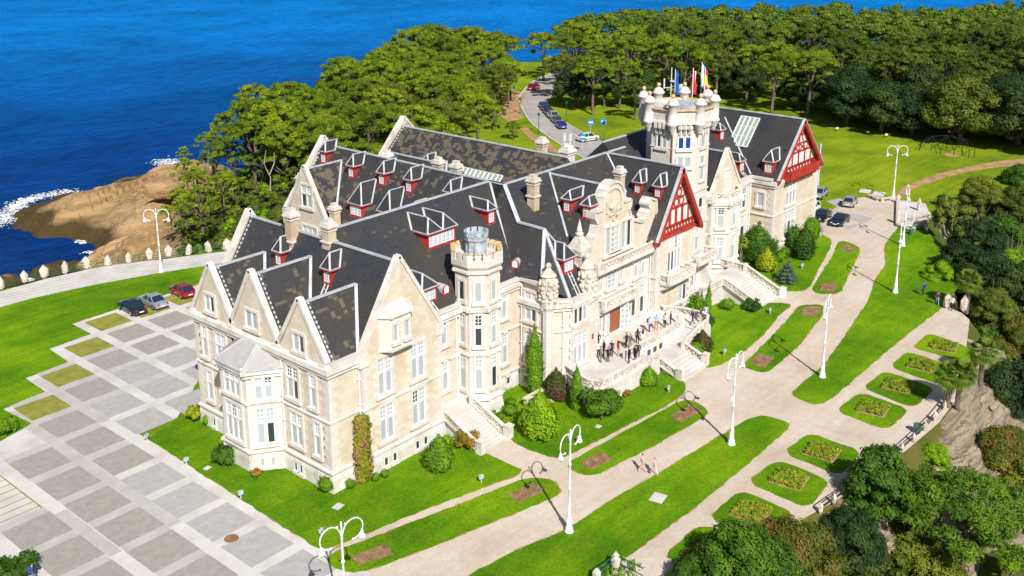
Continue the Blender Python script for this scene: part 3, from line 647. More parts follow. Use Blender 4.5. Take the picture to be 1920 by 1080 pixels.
# steps panel in the left corner of the court replaces some squares
skip = {(-4, -1), (-4, 0), (-5, -1), (-5, 0), (-4, -2), (-5, -2), (-3, 0), (-3, -1)}
sb = MB()
for xa, xb, ya, yb in ((37.22, 38.3, 66, 94), (32.2, 33.2, 66, 74.4), (42.25, 43.3, 85.5, 99)): sb.box(xa, xb, ya, yb, .045, .062)
for i in (-2, -1, 0, 1, 2):
    for j in range(-4, 5):
        if (i == 0 and j < 0) or (i == -2 and j > -1) or (i >= 1 and j < 2) or j > i+3: continue
        sb.box(TX(i)+.02, TX(i)+3.86, TY(j)+.03, TY(j)+(1.05 if j < 1 else 1.12), .045, .062)
sb.build('paving_strip', 'strip_grey', court)['kind'] = 'stuff'
ql = MB(); q0 = Vector((*G(-10, 885), .06)); q1 = Vector((*G(79, 953), .06)); ql.bar(q0, q1, .10, .03)
for k in range(9): p = q0.lerp(q1, k/8.4); ql.bar(p, p+Vector((-14, 0, 0)), .08, .03)
ql.build('paving_joint', 'tile_grass', court)
for i, j in cells:
    px = None
    if (i, j) in skip: continue
    tile(i, j)
# ---------------------------------------------------------------- the palace
PAL = thing('palace', 'large pale stone palace with steep dark slate roofs, red timber gables and an octagonal tower', 'palace', (0, 0, 0))
def P_(b, name, mats, parent=PAL, **k): return b.build(name, mats, parent, **k)
def ring(b, poly, z, h, out, closed=True, skip=()):
    """moulding that runs round a footprint (poly counter-clockwise), proud of the wall by out"""
    n = len(poly)
    for i in range(n if closed else n-1):
        if i in skip: continue
        a = Vector((*poly[i], 0)); c = Vector((*poly[(i+1) % n], 0)); d = (c-a).normalized(); nr = Vector((d.y, -d.x, 0))
        a2 = a-d*out*.99; c2 = c+d*out*.99
        b.add([(*(a2).xy, z), (*(c2).xy, z), (*(c2+nr*out).xy, z+.001), (*(a2+nr*out).xy, z+.001), (*a2.xy, z+h), (*c2.xy, z+h), (*(c2+nr*out).xy, z+h*.72), (*(a2+nr*out).xy, z+h*.72)],
              [(0, 1, 2, 3)[::-1], (4, 5, 6, 7)[::-1] if False else (7, 6, 5, 4), (3, 2, 6, 7)[::-1] if False else (3, 7, 6, 2), (2, 6, 5, 1), (1, 5, 4, 0), (0, 4, 7, 3)])
def quoins(b, x, y, z0, z1, d1, d2, big=.85, small=.5, h=.42, pr=.035):
    """toothed corner blocks; d1,d2 the two wall directions away from the corner"""
    k = 0; z = z0
    while z < z1-.05:
        L1, L2 = (big, small) if k % 2 else (small, big)
        for d, L, o in ((d1, L1, d2), (d2, L2, d1)):
            p = Vector((x, y, 0))-Vector((*o, 0))*pr; q = p+Vector((*d, 0))*L; p = p-Vector((*d, 0))*pr*.9
            t = Vector((*o, 0))*(pr*1.6)
            b.add([(*p.xy, z+.01), (*q.xy, z+.01), (*(q+t).xy, z+.01), (*(p+t).xy, z+.01), (*p.xy, min(z+h, z1)-.01), (*q.xy, min(z+h, z1)-.01), (*(q+t).xy, min(z+h, z1)-.01), (*(p+t).xy, min(z+h, z1)-.01)],
                  [(0, 3, 2, 1), (4, 5, 6, 7), (0, 1, 5, 4), (1, 2, 6, 5), (2, 3, 7, 6), (3, 0, 4, 7)])
        z += h; k += 1
def wallblock(poly, z1, plinth=True, moulds=(6.2,), cornice=True, mat='wall_stone', skip=(), qu=(), z0=-.5, cz=None):
    n = len(poly)
    if sum(poly[i][0]*poly[(i+1) % n][1]-poly[(i+1) % n][0]*poly[i][1] for i in range(n)) < 0: poly = poly[::-1]
    w_ = P_(MB().prism(poly, z0, z1), 'wall', mat)
    def one(nm, *a, m='dressed_stone'):
        b = MB(); ring(b, poly, *a, skip=skip); b.build(nm, m, w_)
    if plinth: one('plinth', z0, 1.8-z0, .14); one('plinth_moulding', 1.8, .22, .24)
    for m_ in moulds: one('string_course', m_, .20, .15)
    if cornice:
        c = z1-.55 if cz is None else cz
        one('cornice', c-.35, .30, .22); one('parapet_course', c, .60, .38)
    if qu:
        q = MB()
        for x, y, d1, d2 in qu: quoins(q, x, y, 1.95, z1-.9, d1, d2)
        q.build('quoins', 'white_stone', w_, kind='stuff')
    return w_
WS = (-1, 0); ES = (1, 0); SS = (0, -1); NS = (0, 1)
# main footprints
wallblock([(48.7, 60.2), (51.9, 60.2), (52.0, 61), (61, 61), (61, 78.6), (48.7, 78.6)], 11.2, qu=[(48.7, 60.2, ES, NS), (48.7, 78.6, ES, SS)], cz=10.55)
wallblock([(51.9, 59.8), (61.0, 59.8), (61.0, 63), (51.9, 63)], 10.9, cornice=False, qu=[(51.9, 59.8, ES, NS), (61.0, 59.8, WS, NS)], skip=(2,))
wallblock([(61, 61.4), (64.8, 61.4), (64.8, 61.7), (73.9, 61.7), (73.9, 78.9), (61, 78.9)], 11.2, cz=10.45)
wallblock([(73.9, 58.6), (76.1, 57.0), (80.3, 57.0), (81.3, 58.2), (81.3, 62), (73.9, 62)], 9.4, qu=[(76.1, 57.0, ES, (-.81, .59)), (80.3, 57.0, WS, (.64, .76))], cz=8.75)
P_(MB().prism([(73.9, 58.75), (75.0, 58.0), (75.0, 62), (73.9, 62)], 9, 11.1), 'wall', 'wall_stone')
wallblock([(80.6, 59.7), (93.9, 59.7), (93.9, 76), (80.6, 76)], 12.3, cornice=False, mat='white_stone')
wallblock([(93.7, 58.9), (101.2, 58.9), (101.2, 76), (93.7, 76)], 10.6, cornice=False, moulds=(6.1,), qu=[(93.7, 58.9, ES, NS), (101.2, 58.9, WS, NS)])
wallblock([(101.2, 60.0), (105.4, 60.0), (105.4, 68), (101.2, 68)], 10.4, mat='white_stone', cz=9.8)
wallblock([(105.4, 63), (122.3, 63), (122.3, 79), (105.4, 79)], 11.2, qu=[(122.1, 63, WS, NS)], cz=10.45)
wallblock([(110.6, 62), (117.2, 62), (117.2, 65), (110.6, 65)], 11.0, cornice=False, qu=[(110.6, 62, ES, NS)])
wallblock([(122.3, 59.7), (135.0, 59.7), (135.0, 80), (122.3, 80)], 11.1, qu=[(122.3, 59.7, ES, NS), (135.0, 59.7, WS, NS)], moulds=(6.2,), cz=10.4)
wallblock([(73.6, 78.9), (99.5, 78.9), (99.5, 96.6), (73.6, 96.6)], 10.8, cz=10.1)
wallblock([(72.3, 88.3), (78, 88.3), (78, 95.3), (72.3, 95.3)], 11.0, cornice=False, qu=[(72.3, 88.3, ES, NS), (72.3, 95.3, ES, SS)])
wallblock([(52.4, 78.6), (61, 78.6), (61, 80.4), (52.4, 80.4)], 10.9, cornice=False)

# ---- roofs
def ridge(roof, pts, w_=.30, name='ridge_cap', mat='lead', dz=.06, h=.14):
    b = MB()
    for a, c in zip(pts[:-1], pts[1:]):
        b.bar(Vector(a)+Vector((0, 0, dz)), Vector(c)+Vector((0, 0, dz)), w_, h)
    return b.build(name, mat, roof)
def groof(axis, rc, a0, a1, zr, e0, e1, mat='slate', cap=True, name='roof', cap_ext=(0, 0)):
    """solid double-pitched roof; rc ridge coordinate, e0/e1 = (coordinate, z) of the two eaves"""
    b = MB(); zb = min(e0[1], e1[1])-.3
    b.vprism([(e0[0], zb), (e0[0], e0[1]), (rc, zr), (e1[0], e1[1]), (e1[0], zb)], a0, a1, axis)
    r = P_(b, name, mat)
    if cap:
        f = (lambda a: (rc, a, zr)) if axis == 'y' else (lambda a: (a, rc, zr))
        ridge(r, [f(a0+cap_ext[0]), f(a1+cap_ext[1])])
    return r
def coping(axis, rc, zr, e0, e1, a, wd=.5, rise=.32, depth=.45, peak=.35, mat='dressed_stone', soak=0, name='gable_coping', foot=True, parent=None):
    """stone coping up a gable; a = position of its outer face along the ridge axis, built from a to a+depth*sign"""
    b = MB(); f = (lambda u, z: (u, a+wd/2, z)) if axis == 'y' else (lambda u, z: (a+wd/2, u, z))
    sg_ = 1 if soak >= 0 else -1
    top = f(rc, zr+rise+peak*.3)
    for e in (e0, e1):
        p = f(e[0], e[1]+rise); b.bar(p, top, abs(wd), .34, updir=(0, 0, 1))
    if foot:
        for e, s in ((e0, -1), (e1, 1)):
            c = f(e[0]-s*.2, e[1]+.05); ep = (rc*7.31+s*.37) % 1*.05; b.box(c[0]-.40-ep, c[0]+.45+ep, c[1]-.4+ep, c[1]+.4-ep, c[2]-.75-ep, c[2]+.2+ep)
    o = b.build(name, mat, parent or PAL)
    if soak:
        s_ = MB(); g_ = (lambda u, z: (u, a+wd/2+soak*.72, z)) if axis == 'y' else (lambda u, z: (a+wd/2+soak*.72, u, z))
        for e in (e0, e1):
            A = Vector(g_(e[0], e[1])); B = Vector(g_(rc, zr)); n = int((B-A).length/.42)
            for k in range(n):
                p = A.lerp(B, (k+.2)/n); q = A.lerp(B, (k+.75)/n); s_.bar(p+Vector((0, 0, .05)), q+Vector((0, 0, .05)), .16, .07)
            s_.bar(A+(Vector((0, 0, .04))), B+Vector((0, 0, .04)), .01, .01)
        s2 = s_.build('lead_soakers', 'lead', o); s2['kind'] = 'stuff'
    return o
def gablewall(axis, rc, zr, e0, e1, a0, a1, mat='wall_stone'):
    a0, a1 = (a0-.012, a1) if a0 < a1 else (a0, a1); k = .03
    return P_(MB().vprism([(e0[0]+k, e0[1]-1.2), (e0[0]+k, e0[1]), (rc, zr), (e1[0]-k, e1[1]), (e1[0]-k, e1[1]-1.2)], a0, a1, axis), 'gable_wall', mat)

rW = groof('y', 56.4, 60.3, 80.3, 17.8, (52.1, 11.0), (61, 10.7), 'slate')
gablewall('y', 56.4, 18.0, (51.9, 10.95), (61, 10.9), 59.8, 60.35); coping('y', 56.4, 17.95, (51.85, 10.8), (61.05, 10.8), 59.72, .6)
gablewall('y', 56.4, 18.0, (51.9, 10.95), (61, 10.9), 80.0, 80.5); coping('y', 56.4, 18.0, (51.85, 11.0), (61.05, 10.8), 79.9, .6, soak=-1)
for rc, zr, hw, xe in ((63.45, 15.5, 2.95, 54.8), (69.75, 16.4, 3.2, 55.2), (75.7, 15.6, 2.95, 54.7)):
    r = groof('x', rc, 48.9, xe, zr, (rc-hw, 11.05), (rc+hw, 11.05), 'slate_lichen', cap_ext=(.4, 0))
    ridge(r, [(xe, rc, zr), (52.15, rc-hw, 11.1)], .26, 'valley_flashing', dz=.06, h=.08)
    gablewall('x', rc, zr+.12, (rc-hw-.03, 10.9), (rc+hw+.03, 10.9), 48.7, 49.15)
    coping('x', rc, zr+.1, (rc-hw-.1, 11.0), (rc+hw+.1, 11.0), 48.6, .55, soak=1)
# front roof along the garden side, ridge at Y=70.2
r = groof('x', 70.2, 57.5, 79.3, 18.1, (61.55, 11.2), (79.0, 11.0), 'slate')
rB = groof('y', 79.3, 68.2, 96.7, 18.1, (73.35, 11.2), (85.2, 11.2), 'slate_lichen')
ridge(rB, [(79.3, 70.2, 18.1), (73.45, 62.0, 11.3)], .22, 'valley_flashing')
gablewall('y', 79.3, 18.9, (73.3, 11.4), (85.3, 11.4), 96.5, 96.95); coping('y', 79.3, 18.7, (73.2, 11.3), (85.4, 11.3), 96.35, .6, soak=-1)
# central hip and the lower wing that runs out to the carved finials
N2 = (79.3, 68.2, 18.1); Kk = (76.9, 64.3, 15.42); Ek = (76.75, 60.9, 15.42)
b = MB().add([(73.35, 61.7, 11.2), (79.3, 70.2, 18.1), N2, Kk, Ek, (73.8, 58.9, 11.1), (73.4, 61.2, 11.2), (73.4, 62.2, 11.2)],
             [(0, 1, 2), (0, 2, 3), (0, 3, 4), (0, 4, 5)])
b.add([Ek, (73.8, 58.9, 11.1), (76.1, 57.25, 9.35), (80.3, 57.25, 9.35), (81.2, 60.0, 10.5), Kk, (81.2, 64.3, 12.0)], [(0, 1, 2), (0, 2, 3), (0, 3, 4), (0, 4, 6, 5)])
b.add([N2, Kk, (76.9, 60.0, 12.62), (79.4, 60.0, 12.62), (79.4, 68.2, 18.1)], [(0, 1, 2, 3, 4)])
b.prism([(74.6, 59.5), (76.4, 58.3), (80, 58.3), (80.6, 61), (77, 63), (74.2, 62)], 8, 11.0)
rC = P_(b, 'roof', 'slate')
ridge(rC, [(79.3, 70.2, 18.1), N2, Kk, Ek], .42); ridge(rC, [Ek, (73.95, 58.95, 11.25)], .34, 'hip_flashing'); ridge(rC, [Ek, (76.1, 57.3, 9.45)], .34, 'hip_flashing'); ridge(rC, [Ek, (80.3, 57.3, 9.45)], .3, 'hip_flashing')
# ridge II, stepped above the entrance
b = MB().vprism([(60.0, 12.0), (60.0, 12.6), (68.2, 18.1), (76.5, 11.2), (76.5, 10.5)], 79.3, 101.5, 'x'); rD = P_(b, 'roof', 'slate')
ridge(rD, [N2, (100.9, 68.2, 18.1)])
r = groof('y', 86.45, 60.3, 68.1, 17.85, (80.4, 13.0), (92.4, 13.0), 'slate')
ridge(r, [(86.45, 68.0, 17.95), (80.9, 61.3, 13.55)], .2, 'valley_flashing')
def overhang(roof, rc, zr, e0, e1, a0, a1, th=.16):
    b = MB()
    for e in (e0, e1):
        s = -1 if e[0] < rc else 1
        b.vprism([(e[0], e[1]), (rc, zr), (rc, zr-th*1.6), (e[0]-s*.02, e[1]-th*1.6)], a0, a1, 'y')
    b.build('roof_overhang', 'slate', roof)
r = groof('y', 97.2, 59.1, 68.4, 18.1, (92.55, 10.65), (101.85, 10.65), 'slate', cap_ext=(-.95, 0)); overhang(r, 97.2, 18.1, (92.55, 10.65), (101.85, 10.65), 58.15, 59.1)
ridge(r, [(97.2, 68.2, 18.1), (94.1, 63.3, 14.9)], .2, 'valley_flashing')
# wing D and the strip roof C between the wings
rc_ = groof('y', 83.6, 78.4, 90.5, 17.35, (79.5, 13.5), (88, 12.5), 'slate'); 
rDd = groof('y', 92.5, 70.2, 97.0, 18.1, (85.2, 10.9), (99.8, 10.9), 'slate_mossy')
gablewall('y', 92.9, 19.0, (85.9, 11.5), (99.9, 11.5), 96.8, 97.3); coping('y', 92.9, 18.8, (85.8, 11.4), (100, 11.4), 96.65, .7, soak=-1)
groof('x', 71.6, 101.2, 128.4, 18.1, (63.15, 11.25), (79, 11.2), 'slate_new')
rE = groof('y', 128.6, 60.0, 80.2, 18.1, (122.15, 11.05), (135.1, 11.05), 'slate_new', cap_ext=(-.9, 0)); overhang(rE, 128.6, 18.1, (122.15, 11.05), (135.1, 11.05), 59.15, 60.0)
ridge(rE, [(127.6, 70.2, 17.05), (122.25, 63.1, 11.35)], .2, 'valley_flashing')
r = groof('y', 113.9, 62.1, 70, 16.0, (110.5, 11.2), (117.3, 11.2), 'slate_new')
gablewall('y', 113.9, 16.15, (110.5, 11.1), (117.3, 11.1), 61.9, 62.4); coping('y', 113.9, 16.1, (110.4, 11.0), (117.4, 11.0), 61.82, .5)
# gable over the far west front
r = groof('x', 91.8, 72.5, 77.9, 17.15, (88.3, 11.1), (95.3, 11.1), 'slate_mossy'); gablewall('x', 91.8, 17.3, (88.25, 11.0), (95.35, 11.0), 72.3, 72.75); coping('x', 91.8, 17.2, (88.1, 11.0), (95.5, 11.0), 72.2, .5)
ridge(r, [(77.9, 91.8, 17.1), (73.5, 88.2, 11.3)], .22, 'valley_flashing')
# skylights
def skylight(pts, n, m_):
    A, B, C_, D = [Vector(p) for p in pts]; nr = (B-A).cross(D-A).normalized()
    if nr.z < 0: nr = -nr
    b = MB()
    s = MB().add([A+nr*.1, B+nr*.1, C_+nr*.1, D+nr*.1], [(0, 1, 2, 3)]); 
    o = s.build('skylight', 'skylight_glass', PAL)
    for k in range(n+1): b.bar(A.lerp(B, k/n)+nr*.14, D.lerp(C_, k/n)+nr*.14, .13, .12)
    for k in range(m_+1): b.bar(A.lerp(D, k/m_)+nr*.15, B.lerp(C_, k/m_)+nr*.15, .09, .12)
    b.build('skylight_frame', 'paint_white', o)
skylight([(128.1, 67.9, 17.45), (128.1, 65.2, 17.45), (124.9, 65.2, 14.12), (124.9, 67.9, 14.12)], 4, 3)
skylight([(89.6, 84.6, 15.35), (89.6, 77.2, 15.35), (87.4, 77.2, 13.2), (87.4, 84.6, 13.2)], 11, 1)

# ---- windows
WM = {}
PANE = MB().box(-.5, .5, -.012, .012, 0, 1)
for nm in ('glass_blind', 'glass_dark', 'glass_blue'): WM[nm] = PANE.mesh('pane', nm)
def window_(x, y, z, rz, w, h, cols=2, rows=2, teeth=True, label=None, glass=None, parent=PAL, surround=.24, depth=.15, smat='white_stone'):
    key = (round(w, 1), round(h, 1), cols, rows, teeth, surround, depth, smat)
    mw = .15; lw = (w-mw*(cols-1))/cols; th = h*.36 if rows == 2 else 0
    if key not in WM:
        b = MB()
        b.box(-w/2-surround, -w/2, -depth, .02, -.18, h+.22); b.box(w/2, w/2+surround, -depth, .02, -.18, h+.22)
        b.box(-w/2, w/2, -depth-.02, .02, h, h+.24); b.box(-w/2-surround-.1, w/2+surround+.1, -depth-.12, .02, -.30, -.02)
        if teeth:
            k = 0; zz = 0
            while zz < h:
                if k % 2 == 0:
                    for s in (-1, 1): b.box(*sorted((s*(w/2+surround), s*(w/2+surround+.30))), -.035, .01, zz, min(zz+.42, h+.2))
                zz += .42; k += 1
        for c in range(1, cols): b.box(-w/2+c*(lw+mw)-mw, -w/2+c*(lw+mw), -depth+.03, .02, 0, h)
        if rows == 2: b.box(-w/2, w/2, -depth+.025, .02, h-th-.14, h-th)
        s = MB()
        for c in range(cols):
            x0 = -w/2+c*(lw+mw); x1 = x0+lw
            for (za, zb, grid) in (((0, h-th-.14, 0), (h-th, h, 1)) if rows == 2 else ((0, h, 0),)):
                f = .075
                s.box(x0, x0+f, -.075, .01, za, zb); s.box(x1-f, x1, -.075, .01, za, zb); s.box(x0+f, x1-f, -.075, .01, za, za+f); s.box(x0+f, x1-f, -.075, .01, zb-f, zb)
                if grid:
                    s.box((x0+x1)/2-.03, (x0+x1)/2+.03, -.06, .01, za+f, zb-f)
                    for q in (1, 2): s.box(x0+f, x1-f, -.055, .01, za+(zb-za)*q/3-.03, za+(zb-za)*q/3+.03)
        WM[key] = (b.mesh('window', smat), s.mesh('sash_bars', 'window_white'))
    o = link('window', WM[key][0], parent, (x, y, z), rz)
    if label: o['label'] = label
    link('sash_bars', WM[key][1], o)
    for c in range(cols):
        for (za, zb) in (((0, h-th-.14), (h-th, h)) if rows == 2 else ((0, h),)):
            g = glass or ('glass_blind' if random.random() < .8 else 'glass_dark')
            p = link('pane', WM[g], o, (-w/2+c*(lw+mw)+lw/2, -.02, za)); p.scale = (lw, 1, zb-za)
    return o
RS, RW_, RE = 0, R(-90), R(90)
XW = 48.7
for y, z, w, h, c, rr in [(63.55, 11.5, 1.35, 1.5, 2, 1), (69.75, 11.8, 1.6, 1.5, 2, 1), (75.8, 11.7, 1.35, 1.5, 2, 1),
                      (64.65, 7.05, 1.4, 2.85, 2, 2), (62.05, 7.1, .62, 2.8, 1, 2), (64.45, 2.9, 1.4, 2.9, 2, 2), (61.8, 2.9, .62, 2.9, 1, 2),
                      (77.1, 7.1, .62, 2.9, 1, 2), (74.6, 7.1, 1.3, 2.8, 2, 2), (76.8, 2.9, .62, 2.8, 1, 2), (74.5, 2.9, 1.2, 2.8, 2, 2)]:
    window_(XW, y, z, RW_, w, h, c, rr)
for x, z in [(54.3, 7.0), (58.1, 7.0), (54.35, 2.75), (58.1, 2.75)]: window_(x, 59.8, z, RS, 1.5, 3.2, 2, 2)
for x in (54.0, 55.0, 57.7, 58.7): window_(x, 59.65, .45, RS, .5, .85, 1, 1, False, glass='glass_dark', surround=.1, depth=.06)
for y in (64.7, 64.0, 61.6, 76.4): window_(XW-.15, y, .45, RW_, .42, .85, 1, 1, False, glass='glass_dark', surround=.1, depth=.06)
# oriel on the south gable
def canted(cx, y0, w, d, z0, z1, roof=0.5, base=.8, mat='white_stone', label=None):
    hw = w/2; k = d*.8
    poly = [(cx-hw, y0), (cx-hw+k, y0-d), (cx+hw-k, y0-d), (cx+hw, y0)]
    b = MB().prism(poly, z0, z1); o = P_(b, 'oriel', mat)
    if label: o['label'] = label
    for zq, hq, oq in ((z1-.15, .35, .22), (z0-.1, .3, .15)): b = MB(); ring(b, poly, zq, hq, oq, False); b.build('moulding', 'dressed_stone', o)
    b = MB()
    n = 4; n0 = len(poly)
    b.add([(x, y, z0-.05) for x, y in poly]+[(cx-hw*.3, y0, z0-base), (cx+hw*.3, y0, z0-base)], [(0, 1, 4), (1, 2, 5, 4), (2, 3, 5)][::1])
    b.add([(x, y, z1+.2) for x, y in poly]+[(cx-hw*.5, y0, z1+.2+roof), (cx+hw*.5, y0, z1+.2+roof)], [(0, 4, 1)[::-1], (1, 4, 5, 2)[::-1], (2, 5, 3)[::-1]])
    b.build('oriel_roof', 'dressed_stone', o); return o
canted(55.65, 59.82, 3.5, .8, 10.9, 13.9, .55, .8, label='canted oriel window high in the nearest gable')
window_(54.95, 59.02, 11.6, RS, .55, 1.5, 1, 1, False, surround=.1, glass='glass_blind'); window_(56.25, 59.02, 11.6, RS, .55, 1.5, 1, 1, False, surround=.1, glass='glass_blind')
# two storey bay on the west front
bay = [(48.75, 66.3), (46.35, 67.95), (46.35, 71.6), (48.75, 73.0)]
wallblock(bay, 9.3, mat='white_stone', moulds=(6.2,), cz=8.95, skip=(3,))
b = MB().add([(48.75, 65.8, 9.45), (45.95, 67.75, 9.4), (45.95, 71.8, 9.4), (48.75, 73.4, 9.45), (48.7, 68.9, 10.9), (48.7, 70.6, 10.9)], [(0, 4, 1)[::-1], (1, 4, 5, 2)[::-1], (2, 5, 3)[::-1]])
r = P_(b, 'bay_roof', 'tile_pale'); b = MB()
for p, q in (((48.7, 68.9, 10.9), (45.95, 67.75, 9.4)), ((48.7, 70.6, 10.9), (45.95, 71.8, 9.4)), ((45.95, 67.75, 9.4), (45.95, 71.8, 9.4)), ((45.95, 67.75, 9.4), (48.75, 65.8, 9.45)), ((48.7, 68.9, 10.9), (48.7, 70.6, 10.9))): b.bar(p, q, .2, .12)
b.build('lead_roll', 'lead', r)
an = math.atan2(66.3-67.95, 48.75-46.35)
for z in (6.65, 2.55): window_(46.35, 69.8, z, RW_, 2.1, 2.1 if z > 6 else 3.2, 3, 2, False); window_(47.5, 67.16, z, an, 1.45, 2.1 if z > 6 else 3.2, 2, 2, False)
for t_ in (.32, .62): window_(46.35+2.4*t_-.08, 67.95-1.65*t_-.12, .5, an, .42, .8, 1, 1, False, glass='glass_blind', surround=.1, depth=.06)
# recess between gable and stair turret
for x, y, z, rz, w, h, c in [(63.0, 61.4, 7.9, 0, .7, 2.8, 1), (63.1, 61.4, 3.5, 0, .7, 2.9, 1), (71.6, 61.7, 7.7, 0, .7, 2.9, 1), (71.7, 61.7, 3.0, 0, .7, 3.1, 1),
                          (73.9, 60.2, 7.1, RW_, 1.3, 2.9, 2), (73.9, 60.2, 2.6, RW_, 1.3, 3.3, 2)]: window_(x, y, z, rz, w, h, c, 2)
window_(72.0, 61.55, .7, 0, .55, .8, 1, 1, False, glass='glass_dark', surround=.1)
for yy in (60.7, 59.8): window_(73.76, yy, .45, RW_, .5, .85, 1, 1, False, glass='glass_dark', surround=.1)
# canted entrance wing
for z, h in ((6.75, 1.75), (2.5, 3.2)): window_(77.4, 57.0, z, 0, 2.1, h, 3, 2 if h > 2 else 1)
window_(80.8, 57.6, 6.8, R(50), .45, 1.6, 1, 1, False); window_(80.8, 57.6, 2.4, R(50), .45, 3.0, 1, 2, False)
# east wing and the parts left of it
for x, y, z, rz, w, h, c, rr in [(127.0, 59.7, 7.0, 0, 2.6, 2.9, 3, 2), (127.0, 59.7, 2.6, 0, 2.9, 3.5, 3, 2), (122.3, 61.5, 7.4, RW_, .9, 1.8, 1, 1), (122.3, 61.5, 3.1, RW_, .9, 1.6, 1, 1),
                           (120.0, 63, 7.3, 0, 1.9, 2.9, 2, 2), (119.9, 63, 2.8, 0, 2.1, 3.4, 2, 2), (131.8, 59.7, .6, 0, .6, .8, 1, 1), (125.5, 59.6, .5, 0, .6, .8, 1, 1),
                           (103.4, 60.0, 6.5, 0, 1.7, 2.8, 2, 2), (103.6, 60.0, 2.2, 0, 1.3, 3.0, 2, 2), (99.7, 58.9, 1.95, 0, 2.3, 3.3, 3, 2), (113.9, 61.95, 11.3, 0, 1.5, 2.5, 3, 2)]:
    window_(x, y, z, rz, w, h, c, rr)
cb = [(111.3, 62.05), (112.5, 60.7), (115.3, 60.7), (116.6, 62.05)]
wallblock(cb, 10.5, moulds=(6.2,), mat='white_stone', cz=9.9, skip=(3,))
for x, y, rz in ((113.9, 60.7, 0), (115.95, 61.35, R(46)), (111.9, 61.4, R(-48))):
    for z, h in ((7.0, 2.6), (2.7, 3.0)): window_(x, y, z, rz, .8, h, 1, 2, False)
wallblock([(108.6, 62.2), (110.0, 62.2), (110.0, 63.2), (108.6, 63.2)], 11.9, cz=11.2, moulds=(6.2,))
# far west gable
window_(72.3, 91.4, 12.9, RW_, 1.7, 2.5, 2, 2); window_(72.3, 91.2, 8.6, RW_, 2.4, 2.0, 3, 2)
window_(72.3, 91.2, 3.0, RW_, 2.4, 2.8, 3, 2)

# ---- chimneys
def chimney(x, y, z0, z1, w=1.25, d=.95, bands=(), pots=False, mat='chimney_stone', lab=None):
    w *= .72; d *= .72
    b = MB().box(-w/2, w/2, -d/2, d/2, 0, z1-z0-.75)
    o = b.build('chimney', mat, PAL, (x, y, z0)); H = z1-z0
    if lab: o['label'] = lab
    b = MB()
    for k, (zz, e, h) in enumerate([(H-1.05, .07, .14), (H-.72, .17, .17), (H-.55, .08, .22), (H-.33, -.12, .33)]+[(q-z0, .12, .16) for q in bands]):
        b.box(-w/2-e, w/2+e, -d/2-e, d/2+e, zz, zz+h)
    b.build('chimney_cap', 'dressed_stone', o)
    if pots: pass
    return o
chimney(56.4, 68.6, 12, 19.8, 1.2, 1.3, (17.7,)); chimney(55.9, 73.1, 12, 20.0, 1.2, 1.2, (16.9,)); 
chimney(74.3, 94.9, 9, 15.9, 1.1, 1.1, (14.0,)); chimney(73.0, 87.6, 9, 13.9, 1.2, 1.2)
chimney(80.3, 65.2, 13, 19.5, 1.15, 1.3, (17.2,)); chimney(92.2, 62.9, 14, 18.4, 1.15, 1.15)
chimney(80.9, 76.4, 15, 19.0, 1.1, 1.3); chimney(81.2, 79.4, 15, 18.9, 1.1, 1.4); chimney(79.8, 86.2, 15, 18.9, 1.2, 1.4)
chimney(97.2, 77.6, 12, 18.6, 1.4, 1.3); c_ = chimney(95.5, 72.5, 12, 18.6, 2.0, 1.6, mat='white_stone')
b = MB()
for dx, h in ((-.6, 1.7), (.5, 1.4)): b.bar((dx, 0, 6.5), (dx, 0, 6.5+h), .12); b.box(dx-.12, dx+.12, -.12, .12, 6.4+h*.5, 6.5+h)
b.lathe([(.3, 0), (.34, .2), (.2, .3)], 8, (0, .2, 6.5)); b.build('antenna', 'paint_white', c_)

